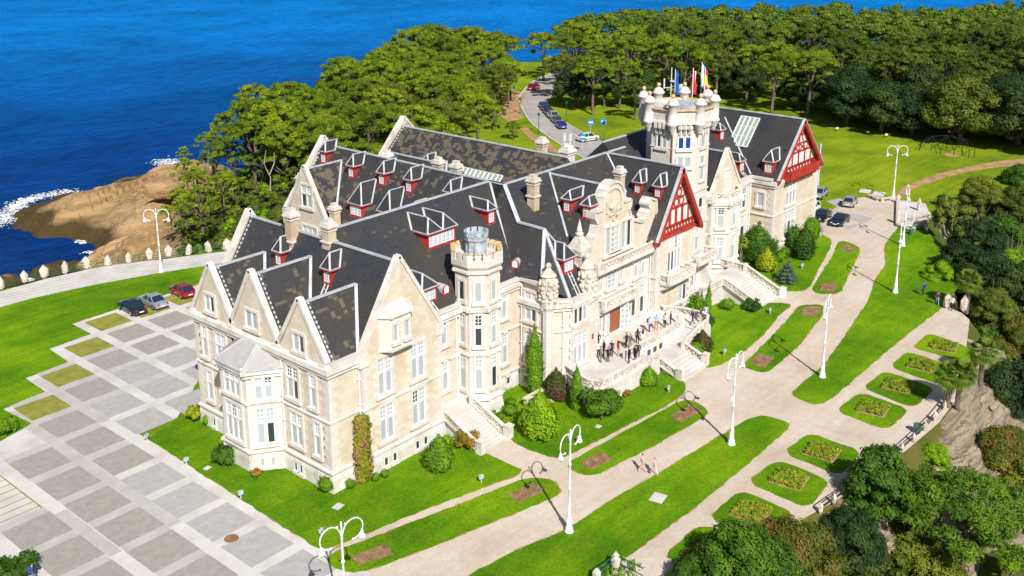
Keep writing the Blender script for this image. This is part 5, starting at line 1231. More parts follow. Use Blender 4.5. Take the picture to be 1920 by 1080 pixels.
for k in range(8):
    a, c, d, e = pi[k], pi[(k+1) % 8], pq[(k+1) % 8], pq[k]
    b.add([(*a, 21.2), (*c, 21.2), (*d, 21.2), (*e, 21.2), (*a, 22.5), (*c, 22.5), (*d, 22.5), (*e, 22.5)], [(0, 1, 5, 4), (2, 3, 7, 6), (4, 5, 6, 7)])
pp = b.build('tower_parapet', 'white_stone', mt)
b = MB()
for k in range(8):
    a = Vector((*pi[k], 0)); c = Vector((*pi[(k+1) % 8], 0)); nn = ((a+c)/2-Vector((*MT, 0))).normalized()
    b.bar(a*1+Vector((0, 0, 22.55)), c+Vector((0, 0, 22.55)), .55, .12)
    for t in (.3, .5, .7): p = a.lerp(c, t)+nn*.01; b.ball((p.x, p.y, 21.9), .07, 6, 4)
b.build('parapet_coping', 'lichen_stone', mt)
bart = MB().lathe([(.06, -1.3), (.22, -1.1), (.28, -.75), (.45, -.55), (.50, -.2), (.66, -.05), (.68, .15), (.55, .2), (.54, 2.15), (.70, 2.25), (.76, 2.38), (.77, 2.46), (.60, 2.52), (.60, 2.66), (.46, 2.88), (.24, 3.0), (.13, 3.03), (.12, 3.12)], 14).mesh('bartizan', 'white_stone', True)
balm = MB().ball((0, 0, 3.34), .26, 10, 7).mesh('stone_ball', 'lichen_stone', True)
for k in range(8):
    a = R(22.5+45*k); o = link('bartizan', bart, mt, (MT[0]+(RT+.45)*math.cos(a), MT[1]+(RT+.45)*math.sin(a), 20.9)); link('stone_ball', balm, o)
b = MB().box(-1.4, 1.4, -1.2, 1.2, 0, 1.5); b.build('roof_cabin', 'zinc', mt, (MT[0]+.4, MT[1]+.2, 21.2))
b = MB().box(-.9, .9, -.9, .9, 0, 1.9); b.build('roof_hatch', 'paint_white', mt, (MT[0]-2.0, MT[1]+.9, 21.2)); b = MB().box(-.95, .95, -.95, .95, .3, 1.3); b.build('roof_hatch', 'red_timber', mt, (MT[0]-2.0, MT[1]+.9, 21.2))
ri = RT*math.cos(R(22.5))
for k, zs in ((-135, ((17.9, 1.4, 1.5, 2, 'glass_blue'), (15.7, 1.2, 1.6, 2, None))), (-90, ((17.9, 1.4, .9, 1, None), (15.9, .9, .9, 1, None), (13.9, 1.6, .8, 1, None), (10.5, 1.2, .9, 1, None), (8.0, 2, .9, 1, None))), (180, ((17.9, 1.5, 1.2, 2, None),)), (-45, ((18, 1.4, .9, 1, None),))):
    for z, h, w, c, gl in zs: window_(MT[0]+ri*math.cos(R(k)), MT[1]+ri*math.sin(R(k)), z, R(k+90), w, h, c, 1, False, glass=gl, surround=.16, depth=.12)
b = MB().tube([(MT[0]+(RT+.06)*math.cos(R(-157.5)), MT[1]+(RT+.06)*math.sin(R(-157.5)), 8), (MT[0]+(RT+.06)*math.cos(R(-157.5)), MT[1]+(RT+.06)*math.sin(R(-157.5)), 20.5)], .09, 6); b.build('copper_pipe', 'rust', mt)
# flags and masts on the tower
def flag(x, y, H, cols, lab, dirn=1, limp=.35):
    p = thing('flag', lab, 'flag', (x, y, 21.2)); MB().tube([(0, 0, 0), (0, 0, H)], .055, 6).build('flag_pole', 'paint_white', p)
    nU, nV = 8, len(cols)*4
    V = []; Fq = []; mi = []; horizontal = isinstance(cols, tuple)
    for i in range(nU+1):
        for j in range(nV+1):
            u = i/nU; v = j/nV
            V.append((.06+u*limp*dirn+.05*math.sin(v*9+u*3), .16*math.sin(u*9+v*2), H-.1-v*2.8*(1-.1*u)-u*.75))
    for i in range(nU):
        for j in range(nV):
            a = i*(nV+1)+j; Fq.append((a, a+1, a+nV+2, a+nV+1)); t = (j/nV) if horizontal else (i/nU); mi.append(min(len(cols)-1, int(t*len(cols))))
    b = MB().add(V, Fq); b.mi = mi; b.build('flag_cloth', [m_plain('flag_'+c, FC[c], .8).name for c in cols], p, smooth=True)
FC = dict(blue=(.008, .10, .55), white=(.78, .78, .78), red=(.60, .02, .03), yellow=(.85, .55, .02), sky=(.02, .22, .60), green=(.02, .2, .08))
def tpt(px, py, z): return G(px, py, z)
flag(*tpt(1264, 195, 21.2), 4.4, ['blue'], 'plain blue flag hanging from the leftmost tower mast', 1, .7)
flag(*tpt(1297, 202, 21.2), 4.9, ['red', 'white', 'red'], 'white and red flag in the middle of the tower', 1, .65)
flag(*tpt(1313, 200, 21.2), 5.5, ['white', 'sky', 'sky'], 'white and blue flag behind the red and yellow one on the tower', 1, .6)
flag(*tpt(1319, 205, 21.2), 5.2, ('red', 'yellow', 'yellow', 'red'), 'red and yellow striped flag on the right side of the tower', 1, .55)
m = thing('radio_mast', 'slender green mast standing on the tower roof', 'mast', (*tpt(1275, 200, 21.2), 21.2)); MB().tube([(0, 0, 0), (0, 0, 8.4)], .05, 6, r1=.03).build('pole', 'green_iron', m); MB().box(-.15, .15, -.15, .15, 1.5, 2.8).build('antenna_panel', 'paint_white', m)
m = thing('antenna', 'white antenna with a crossbar and small dish left of the blue flag', 'antenna', (*tpt(1257, 200, 21.2), 21.2)); b = MB().tube([(0, 0, 0), (0, 0, 4.9)], .05, 6).bar((-1.6, 0, 2.6), (0, 0, 2.4), .07).bar((-1.6, 0, 2.5), (-1.6, 0, 3.7), .12); b.lathe([(.05, 0), (.35, .15), (.38, .2)], 10, (.1, -.1, 3.0)); b.build('pole', 'paint_white', m)

# ---- terrace and the great steps
TZ = 1.8
terr = thing('terrace', 'raised stone terrace with pierced parapets and a double flight of steps before the entrance', 'terrace')
fl = MB().prism([(75.8, 57.6), (74.8, 55.4), (74.5, 53.4), (75.3, 52.5), (76.7, 52.6), (82.3, 52.6), (82.3, 54.75), (93.1, 54.75), (93.1, 52.6), (95.3, 52.8), (96.3, 54.0), (95.9, 57), (94.9, 58.9), (93.9, 59.8), (81.3, 60.0), (78, 58)], -.4, TZ)
fl.build('terrace_floor', 'concrete', terr)
MB().box(80.2, 94, 59.0, 59.75, TZ, TZ+.10).box(84.2, 89.5, 58.3, 59.0, TZ, TZ+.06).build('door_step', 'dressed_stone', terr)
pv = MB()
for i in range(9):
    for j in range(2):
        cx, cy = 81.6+i*1.3, 58.0-j*1.15
        for q in range(4):
            a0 = q*math.pi/2; pv.bar((cx+.62*math.cos(a0), cy-.3+.55*math.sin(a0), TZ+.012+.003*q), (cx+.62*math.cos(a0+math.pi/2), cy-.3+.55*math.sin(a0+math.pi/2), TZ+.012+.003*q), .14, .02)
pv.bar((80.8, 58.6, TZ+.012), (92.6, 58.6, TZ+.012), .12, .02); pv.bar((80.8, 55.8, TZ+.012), (92.6, 55.8, TZ+.012), .12, .02)
o = pv.build('paving_pattern', 'chimney_stone', terr); o['kind'] = 'stuff'
balustrade([(75.7, 57.3, TZ), (74.85, 55.3, TZ), (74.6, 53.7, TZ), (75.2, 52.75, TZ), (76.6, 52.75, TZ)], terr, posts=False)
balustrade([(76.7, 52.75, TZ), (82.2, 52.75, TZ), (84.95, 52.75, .9), (84.95, 50.4, 0)], terr)
balustrade([(82.2, 54.85, TZ), (92.8, 54.85, TZ)], terr)
balustrade([(93.2, 52.75, TZ), (89.75, 52.75, .9), (89.75, 50.4, 0)], terr)
balustrade([(93.2, 52.75, TZ), (94.6, 52.85, TZ), (95.7, 53.4, TZ), (96.1, 54.4, TZ), (95.8, 56.8, TZ), (94.8, 58.7, TZ)], terr, posts=False)
st = MB()
for k in range(6):
    st.box(89.6+k*.6, 90.2+k*.6, 52.9, 54.75, -.4, .9+.15*(k+1)); st.box(85.1-(k+1)*.46, 85.1-k*.46, 52.9, 54.75, -.4, .9+.15*(k+1))
st.box(85.1, 89.6, 52.6, 54.75, -.4, .9)
for k in range(6): st.box(85.15, 89.6, 49.72+k*.48, 49.72+(k+1)*.48, -.4, .15*(k+1))
st.build('steps', 'concrete', terr)
MB().box(82.4, 93.0, 54.56, 54.74, .9, TZ-.02).build('retaining_wall', 'dressed_stone', terr)
MB().box(76.7, 84.8, 52.45, 52.6, -.3, 1.75).build('retaining_wall', 'white_stone', terr)
for x, y in ((89.75, 50.1), (84.95, 50.1)): MB().box(-.26, .26, -.26, .26, 0, 1.15).box(-.32, .32, -.32, .32, 1.15, 1.28).build('pedestal', 'dressed_stone', terr, (x, y, 0))
for k in range(3): MB().box(-.25, .25, -.05, .02, 0, .55).build('basement_window', 'glass_dark', terr, (86.0+k*1.1, 54.54, 1.05))
# west steps
ws = thing('west_steps', 'straight flight of stone steps beside the stair turret', 'steps')
s = MB()
for k in range(11): s.box(61.4, 64.7, 55.6+k*.37, 55.6+(k+1)*.37, -.3, .160*(k+1))
s.box(61.0, 66.0, 59.7, 61.4, -.3, 1.8)
s.build('steps', 'concrete', ws)
for x in (61.2, 64.9): balustrade([(x, 59.8, 1.85), (x, 55.7, .05)], ws)
balustrade([(64.9, 59.8, 1.85), (65.7, 60.3, 1.85)], ws, posts=False)
for x in (61.2, 64.95): MB().box(-.28, .28, -.28, .28, 0, 1.2).box(-.34, .34, -.34, .34, 1.2, 1.34).build('pedestal', 'dressed_stone', ws, (x, 55.4, 0))
# east steps
es = thing('east_steps', 'broad pale steps with pierced rails right of the middle red gable', 'steps')
s = MB(); s.box(101.3, 111.9, 57.7, 60.0, -.3, 2.1)
for k in range(12): s.box(106.6, 111.9, 53.14+k*.38, 53.14+(k+1)*.38, -.3, .17*(k+1))

s.build('steps', 'concrete', es)
balustrade([(101.4, 57.6, 2.1), (106.4, 57.6, 2.1), (106.4, 53.0, .1)], es); balustrade([(112.1, 61.9, 2.1), (112.1, 57.8, 2.1), (112.1, 53.1, .1)], es)
MB().box(-.3, .3, -.3, .3, 0, 1.3).build('pedestal', 'paint_white', es, (112.1, 52.8, 0))
# low garden walls by the cypress
gw = thing('garden_wall', 'low stone garden wall by the cypress and the stair turret', 'wall')
MB().box(70.2, 76.2, 57.7, 58.05, 0, .95).box(70.1, 76.3, 57.6, 58.15, .95, 1.1).box(70.0, 76, 56.7, 57.0, 0, .4).build('coping', 'wall_stone', gw)
# ---------------------------------------------------------------- street lamps
def lamp_meshes():
    p = MB(); p.lathe([(.36, 0), (.36, .12), (.26, .2), (.30, .42), (.20, .55), (.19, 1.3), (.14, 1.45), (.21, 1.52), (.11, 1.65), (.095, 3.6), (.15, 3.65), (.15, 3.75), (.09, 3.85), (.08, 5.6), (.13, 5.65), (.13, 5.75), (.072, 5.85), (.07, 7.3), (.11, 7.35), (.06, 7.5), (.055, 8.3), (.085, 8.35), (.03, 8.6)], 12)
    arm = MB()
    pts = [(0, 0, 7.35)]
    for k in range(15):
        a = R(180-k*19.5); pts.append((.86+.74*math.cos(a) if k else .08, 0, 7.72+.74*math.sin(a)))
    arm.tube(pts, .045, 7); e = Vector(pts[-1]); arm.ball(e, .09, 6, 4)
    arm.ball((.3, 0, 8.3), .08, 6, 4)
    lt = MB(); lt.lathe([(.05, .40), (.10, .34), (.08, .2), (.20, .05), (.25, -.06), (.16, -.12), (.08, -.26), (.02, -.28)], 12)
    return p.mesh('pole', 'lamp_white', True), arm.mesh('arm', 'lamp_white', True), lt.mesh('lantern', 'lamp_white', True)
LM = lamp_meshes()
def lamp(px, py, rz, lab, extra=False):
    x, y = G(px, py); t = thing('street_lamp', lab, 'street lamp', (x, y, 0.05), rz, 'white twin armed lamp posts in the grounds')
    link('pole', LM[0], t)
    for s in (0, math.pi):
        a = link('arm', LM[1], t, None, s); link('lantern', LM[2], a, (1.52, 0, 6.95)); 
    if extra: MB().box(-.45, -.1, -.1, .1, 4.3, 4.6).build('loudspeaker', 'lamp_white', t)
    return t
lamp(302.5, 511, R(-45), 'white lamp post at the edge of the lawn by the sea promenade')
lamp(650, 1197, R(-9), 'nearest lamp post, cut off by the bottom edge of the photo')
lamp(1067, 998, R(10), 'lamp post in the centre foreground on the long diagonal lawn')
lamp(1371, 834, R(5), 'lamp post at the near tip of the long diagonal lawn, with a small loudspeaker', True)
lamp(1541.5, 708, R(14), 'lamp post at the left corner of the wedge shaped lawn')
lamp(1678.4, 549.5, R(20), 'lamp post halfway along the wedge shaped lawn')
lamp(1692.5, 462, R(27), 'lamp post at the far end of the wedge shaped lawn by the stone rails')
lamp(1674.4, 372.5, R(-47), 'farthest white lamp post, at the start of the dirt trail')
def green_lamp(px, py, H, lab):
    x, y = G(px, py); t = thing('park_lamp', lab, 'street lamp', (x, y, hz(x, y)), 0, 'green lamps along the road')
    MB().lathe([(.16, 0), (.16, .4), (.07, .6), (.06, H-.6), (.12, H-.5)], 8).build('pole', 'green_iron', t); MB().lathe([(.14, 0), (.26, .35), (.30, .45), (.12, .62), (.03, .75)], 8).build('lantern', 'green_iron', t, (0, 0, H-.5))
for px, py, H, lb in [(1010, 251, 4.2, 'green lamp on the left verge of the road'), (1062, 228, 4.2, 'green lamp behind the dark blue parked car'), (975, 214, 3.6, 'green lamp beside the dirt bank'), (964, 187, 3.2, 'green lamp at the top of the dirt bank'), (1132, 265, 4.0, 'green lamp on the lawn right of the marked car')]:
    green_lamp(px, py, H, lb)
def road_sign(px, py, H, lab, col='sky'):
    x, y = G(px, py); t = thing('road_sign', lab, 'sign', (x, y, hz(x, y)), R(-50)); MB().tube([(0, 0, 0), (0, 0, H)], .05, 6).build('post', 'lead', t)
    b = MB().box(-.55, .55, -.04, .03, H-.1, H+1.0); b.build('sign_plate', m_plain('sign_blue', (.03, .22, .65), .5).name, t)
    MB().box(-.4, .4, -.07, -.045, H+.35, H+.62).build('sign_symbol', 'paint_white', t)
road_sign(1107, 256, 2.4, 'square blue sign with a white bar behind the marked car'); road_sign(1131, 264, 3.4, 'blue and white sign on the green post right of the marked car'); road_sign(1092, 285, 2.4, 'small blue road sign at the near verge of the road, over the roofs')
t = thing('flagpole', 'bare white pole on the lawn beside the east wing', 'pole', (*G(1534, 347), 0)); MB().tube([(0, 0, 0), (-.1, 0, 7.0)], .09, 8).build('pole', 'paint_white', t)

# spotlights on short posts in the lawns
def spot(px, py, lab, s=1.0):
    x, y = G(px, py); t = thing('spotlight', lab, 'spotlight', (x, y, .06), R(random.uniform(-30, 30)), 'garden spotlights aimed at the palace')
    s *= .72; MB().box(-.05*s, .05*s, -.05*s, .05*s, 0, .55*s).build('stake', 'concrete', t); b = MB().box(-.28*s, .28*s, -.12*s, .16*s, .5*s, .95*s); b.build('housing', 'zinc', t); MB().box(-.24*s, .24*s, .161*s, .18*s, .55*s, .9*s).build('lens', 'glass_dark', t)
for px, py, lb in [(276, 828, 'spotlight at the left corner of the lawn by the paved court'), (350, 873, 'spotlight on the edge of the paved court below the dark round bush'), (452, 936, 'spotlight at the middle of the long paved edge'), (603, 1008, 'spotlight at the lawn corner behind the nearest lamp'), (902, 906, 'spotlight alone in the lawn above the narrow path'), (1254, 737, 'spotlight in the lawn below the round clipped bush at the steps'), (1086, 832, 'spotlight near the lamp lanterns in the centre lawn'), (1358, 667, 'spotlight at the near edge of the lawn right of the steps'), (1444, 589, 'spotlight in front of the loose shrub by the east steps'), (1504, 505, 'spotlight in the lawn by the blue spruce'), (1538, 447, 'small dark spotlight at the corner of the palace car park')]:
    spot(px, py, lb)
for px, py, lb in [(1569, 246, 'white floodlight box at the wood edge, leftmost'), (1627, 253, 'white floodlight post at the wood edge, in the middle'), (1661, 258, 'white floodlight box at the wood edge, right'), (1178, 272, 'white floodlight box beside the tower base lawn')]:
    x, y = G(px, py); t = thing('floodlight', lb, 'floodlight', (x, y, 0), R(-40)); MB().box(-.06, .06, -.06, .06, 0, .5).build('stake', 'black_iron', t); MB().box(-.24, .24, -.15, .15, .45, .78).build('housing', 'paint_white', t)
# small manhole and litter bins
x, y = G(434, 1011); t = thing('manhole_cover', 'rusty round manhole cover in the pale paving', 'manhole cover', (x, y, .07)); MB().lathe([(.5, 0), (.5, .02)], 20).build('cover', 'soil', t); MB().lathe([(.56, 0), (.56, .015)], 20).build('rim', 'rust', t)
for px, py, lb in [(1719, 812, 'green litter bin against the cliff railing'), (1709, 441, 'green litter bin by the stone viewpoint wall')]:
    x, y = G(px, py); t = thing('litter_bin', lb, 'litter bin', (x, y, .03)); MB().lathe([(.3, 0), (.34, .8), (.38, .85), (.30, .86), (.27, .2)], 12).build('bucket', m_plain('bin_green', (.07, .17, .13), .5).name, t)
for px, py, rz, lb in [(1638, 374, 60, 'stone bench slab left of the start of the trail'), (1661, 377, -28, 'stone bench slab right of the start of the trail')]:
    x, y = G(px, py); t = thing('stone_bench', lb, 'bench', (x, y, .03), R(rz)); MB().box(-1.2, 1.2, -.35, .35, .4, .55).build('seat', 'weathered_post', t)
    for s in (-.8, .8): MB().box(s-.2, s+.2, -.25, .25, 0, .4).build('leg', 'weathered_post', t)

# ---------------------------------------------------------------- railings with rough stone posts
def rock_post(x, y, h, r, lab, group, rz=0, cat='post', z=None):
    V, F = ico(1); V = V.copy(); sd = random.random()*9
    V = V*(1+.16*np.sin(V[:, [0]]*4+V[:, [2]]*5+sd)); V = V*np.array([r, r*.85, h*.56])+np.array([0, 0, h*.46])
    me = npmesh('stone_post', V, F, 'weathered_post'); o = thing('stone_post', lab, cat, (x, y, hz(x, y) if z is None else z), rz, group, me); return o
def rail(a, b_, za, zb, lab, mat='green_iron', n=2, h=1.0, mid=True, grp='iron rails between the stone posts'):
    t = thing('iron_railing', lab, 'railing', (a[0], a[1], za), 0, grp); m = MB(); D = Vector((b_[0]-a[0], b_[1]-a[1], zb-za))
    for k in range(n): z = h*(k+1)/n-.05; m.bar((0, 0, z), D+Vector((0, 0, z)), .06, .06)
    if mid:
        k = max(1, int(D.length/1.8))
        for q in range(1, k+1): p = D*(q/(k+1)); m.bar(p, p+Vector((0, 0, h)), .06, .06)
    m.build('rails', mat, t)
SP = [(-62, 568), (4, 545), (47, 532), (84, 523), (123, 515), (163, 506), (203, 500), (242, 495), (281, 489), (317, 484), (355, 479), (391, 475), (426, 471)]
gp = 'rough stone posts along the sea promenade'
ORD = ['zeroth', 'first', 'second', 'third', 'fourth', 'fifth', 'sixth', 'seventh', 'eighth', 'ninth', 'tenth', 'eleventh', 'twelfth', 'thirteenth', 'fourteenth', 'fifteenth']
for k, (px, py) in enumerate(SP):
    x, y = G(px, py)
    if k: rock_post(x, y, 1.75, .58, '%s rough stone post of the sea promenade, counted from the left edge' % ORD[k], gp, k)
    if k: x0, y0 = G(*SP[k-1]); rail((x0, y0), (x, y), 0, 0, 'green iron rails between promenade posts', 'green_iron', 3, 1.1)
# promenade paving: rows of pale slabs
pro = sheet('promenade', PX([(-300, 640), (0, 577), (60, 560), (180, 534), (300, 512), (400, 497), (520, 475), (520, 458), (428, 472), (300, 488), (195, 500), (90, 523), (0, 548), (-300, 600)]), .09, 'concrete', .06)
A0 = PX([(-120, 588), (0, 561), (120, 536), (240, 510), (420, 484), (520, 466)])
b = MB()
for r_ in range(5):
    f = -1.9+r_*1.0
    for (xa, ya), (xb, yb) in zip(A0[:-1], A0[1:]):
        d = Vector((xb-xa, yb-ya, 0)).normalized(); nn = Vector((-d.y, d.x, 0))*f; b.bar((xa+nn.x, ya+nn.y, .095), (xb+nn.x, yb+nn.y, .095), .07, .02)
b.build('paving_joint', 'tile_grey', pro)
# cliff side railing on the right
CP = [(1690, 850), (1712, 833), (1733, 812), (1752, 792), (1768, 776)]
gp = 'rough stone posts on the cliff railing'
pts = [(1538, 962), (1562, 945), (1590, 926), (1618, 905), (1646, 885), (1668, 868), (1690, 849), (1712, 829), (1733, 809), (1752, 790), (1770, 768), (1786, 742)]
for k, (px, py) in enumerate(pts):
    x, y = G(px, py); rock_post(x, y, 1.0, .26, '%s low stone post of the cliff railing, counted from the bottom' % ORD[k+1], gp, k, z=0)
    if k: x0, y0 = G(*pts[k-1]); rail((x0, y0), (x, y), 0, 0, 'thin iron rail along the cliff edge', 'black_iron', 2, .95, False, 'thin iron rails on the cliff edge')
for px, py, h, lb in [(1775, 578, 2.0, 'tall rough stone post left of the white shirted walker'), (1806, 586, 2.0, 'tall rough stone post with an orange top right of the white shirted walker')]:
    x, y = G(px, py); rock_post(x, y, h, .55, lb, None, z=0)
PB = [(1118, 1090), (1155, 1062), (1180, 1078)]
x, y = G(1154, 1067); rock_post(x, y, 1.4, .45, 'white stone post with an orange top at the bottom edge', None, z=0)
x2, y2 = G(1118, 1092); rock_post(x2, y2, 1.3, .4, 'orange topped stone post at the very bottom edge', None, z=0); rail((x2, y2), (x, y), 0, 0, 'green rail left of the white stone post', 'green_iron', 3, 1.2)
x3, y3 = G(1205, 1092); rail((x, y), (x3, y3), 0, 0, 'green rail right of the white stone post', 'green_iron', 2, 1.2)
# viewpoint with stone piers beside the far lamp
vp = thing('viewpoint_wall', 'rustic stone viewpoint with tall piers and rails beside the car park', 'wall')
b = MB()
P1 = PX([(1683, 378), (1682, 425), (1708, 437), (1722, 425), (1740, 415)])
for (xa, ya), (xb, yb) in zip(P1[:-1], P1[1:]): b.bar((xa, ya, .25), (xb, yb, .25), .4, .5)
b.build('low_wall', 'weathered_post', vp)
for px, py, h in [(1683, 381, 1.5), (1682, 420, 2.2), (1722, 398, 2.2), (1712, 418, 1.5), (1740, 412, 1.3), (1753, 425, 1.3), (1768, 441, 1.2), (1783, 455, 1.2)]:
    x, y = G(px, py); V, F = ico(1); m_ = npmesh('pier', V*np.array([.38, .34, h*.56])*(1+.12*np.sin(V[:, [2]]*6+px))+np.array([0, 0, h*.46]), F, 'weathered_post'); link('pier', m_, vp, (x, y, 0))
b = MB(); Q = PX([(1682, 420), (1712, 418), (1740, 412), (1753, 425), (1768, 441), (1783, 455), (1800, 475)])
for (xa, ya), (xb, yb) in zip(Q[:-1], Q[1:]):
    for z in (.5, .95): b.bar((xa, ya, z), (xb, yb, z), .1, .1)
b.build('rails', 'weathered_post', vp)
MB().prism(PX([(1683, 378), (1682, 425), (1722, 425), (1745, 410), (1735, 385)]), 0, .3).build('platform', 'concrete', vp)
# dark pipe frame on the meadow
fr = thing('pipe_frame', 'dark metal frame of a dismantled marquee on the far lawn', 'frame'); b = MB()
Pm = [(1724, 283, 1.2), (1746, 281, 2.6), (1763, 290, .8), (1774, 283, 3.0), (1788, 292, 1.0), (1803, 293, 3.2), (1816, 296, 1.4), (1826, 297, 2.0), (1740, 270, 1.5), (1779, 272, 1.8), (1812, 279, 1.8)]
W3 = [Vector((*G(a, c), 0)) for a, c, _ in Pm]; T3 = [v+Vector((0, 0, p[2])) for v, p in zip(W3, Pm)]
for v, t_ in zip(W3, T3): b.bar(v, t_, .09)
for i, j in ((0, 1), (1, 2), (2, 3), (3, 4), (4, 5), (5, 6), (6, 7), (1, 8), (3, 9), (5, 10), (8, 9), (9, 10), (1, 3), (3, 5), (8, 0), (10, 7)): b.bar(T3[i], T3[j], .07)
for i, j in ((0, 1), (1, 3), (5, 7)): b.bar(W3[i]+Vector((0, 0, .3)), T3[j], .06)
b.build('frame', 'black_iron', fr)
sheet('bare_patch', smooth_poly(PX([(1765, 288), (1795, 287), (1805, 293), (1780, 295)]), 2), .03, 'bare_earth')
# tiny white navigation hut on the headland
zq = 0
for _ in range(12): x, y = G(490, 176, zq); zq = .5*zq+.5*(hz(x, y)+3)
t = thing('beacon_hut', 'tiny white hut with a mast on the wooded headland', 'hut', (x, y, zq)); MB().box(-.9, .9, -.9, .9, -3.5, 0).build('wall', 'plaster', t); MB().lathe([(1.1, 0), (.1, .6)], 8).build('roof', 'lichen_stone', t); MB().tube([(0, 0, .5), (0, 0, 3)], .08, 5).build('mast', 'black_iron', t)

# car park paving squares by the east wing
for k, px in enumerate([[(1549, 378), (1573, 372), (1598, 380), (1572, 390)], [(1590, 399), (1638, 410), (1620, 419), (1575, 408)], [(1577, 424), (1610, 421), (1612, 421), (1594, 431)], [(1530, 398), (1555, 392), (1582, 398), (1560, 408)]]):
    sheet('paving_square', PX(px), .06, 'tile_pale')

# ---------------------------------------------------------------- cars
def car_meshes(kind):
    L, W, Hb, Hr = dict(sedan=(4.7, 1.8, .92, 1.43), hatch=(4.0, 1.72, .95, 1.47), suv=(4.5, 1.85, 1.08, 1.68))[kind]
    hl = L/2
    # side outline stations: x, half width, z low, z belt
    st = [(-hl, .72, .42, .62), (-hl+.12, .84, .28, .80), (-hl+.7, .96, .24, .90), (-hl*.35, 1.0, .22, .94), (hl*.2, 1.0, .22, 1.0), (hl-.75, .98, .24, 1.0 if kind == 'sedan' else 1.05), (hl-.15, .90, .28, .95), (hl, .80, .42, .80)]
    V = []; F = []; n = 10
    for x, hw, zl, zb in st:
        hw *= W/2; zb *= Hb
        V += [(x, -hw*.92, zl), (x, -hw, zl+.14), (x, -hw, zb*.78), (x, -hw*.95, zb*.95), (x, -hw*.72, zb), (x, hw*.72, zb), (x, hw*.95, zb*.95), (x, hw, zb*.78), (x, hw, zl+.14), (x, hw*.92, zl)]
    for i in range(len(st)-1):
        for k in range(n): k2 = (k+1) % n; F.append((i*n+k, (i+1)*n+k, (i+1)*n+k2, i*n+k2))
    F.append(tuple(range(n))); F.append(tuple(range(len(st)*n-1, (len(st)-1)*n-1, -1)))
    body = MB().add(V, [f[::-1] for f in F])
    # roof skin
    xa, xb, xc, xd = dict(sedan=(-1.05, -.35, .75, 1.55), hatch=(-.95, -.25, 1.15, 1.75), suv=(-1.05, -.35, 1.55, 2.05))[kind]
    zb = Hb*.98; w0, w1 = W*.45, W*.355
    body.add([(xb, -w1, Hr-.05), (xc, -w1, Hr-.05), (xc, w1, Hr-.05), (xb, w1, Hr-.05), (xb+.12, -w1*.8, Hr), (xc-.12, -w1*.8, Hr), (xc-.12, w1*.8, Hr), (xb+.12, w1*.8, Hr)], [(4, 5, 6, 7), (0, 1, 5, 4), (2, 3, 7, 6), (1, 2, 6, 5), (3, 0, 4, 7)])
    for s in (-1, 1):                                                  # pillars
        for (x0, x1) in ((xa, xb), (xd, xc), ((xb+xc)/2-.03, (xb+xc)/2)): body.bar((x0, s*w0, zb-.02), (x1, s*w1, Hr-.04), .09, .07)
        body.box(-.85, -.7, *sorted((s*W*.49, s*W*.57)), Hb-.02, Hb+.12)
    gl = MB(); e = .012
    gl.add([(xa, -w0, zb), (xa, w0, zb), (xb, w1, Hr-.06), (xb, -w1, Hr-.06), (xd, -w0, zb), (xd, w0, zb), (xc, w1, Hr-.06), (xc, -w1, Hr-.06)], [(0, 3, 2, 1), (4, 5, 6, 7), (0, 4, 7, 3), (1, 2, 6, 5)])
    lights = MB(); 
    for s in (-1, 1): lights.box(-hl-.0, -hl+.22, *sorted((s*W*.20, s*W*.335)), .56, .68)
    tail = MB()
    for s in (-1, 1): tail.box(hl-.22, hl+.0, *sorted((s*W*.24, s*W*.385)), .66, .84)
    pl = MB().box(hl-.0, hl+.03, -.27, .27, .50, .62); pl.box(-hl-.03, -hl, -.27, .27, .42, .54)
    ty = MB(); ty.lathe([(.2, -.11), (.30, -.11), (.325, -.07), (.325, .07), (.30, .11), (.2, .11)], 16); ty.M = Matrix.Identity(4)
    ty.v = [(x, z, y) for x, y, z in ty.v]; ty.f = [f[::-1] for f in ty.f]
    rm = MB(); rm.lathe([(.05, -.12), (.20, -.115), (.20, .115), (.05, .12)], 10); rm.v = [(x, z, y) for x, y, z in rm.v]; rm.f = [f[::-1] for f in rm.f]
    return dict(body=body, glass=gl, hl=lights, tail=tail, plate=pl, tyre=ty, rim=rm, L=L, W=W)
m_plain('tyre_black', (.015, .015, .016), .8); m_plain('car_glass', (.02, .03, .045), .05, spec=.9); m_plain('rim_metal', (.55, .55, .57), .3, metal=.7); m_plain('headlamp', (.8, .82, .85), .1); m_plain('tail_red', (.45, .01, .015), .2)
CM = {}
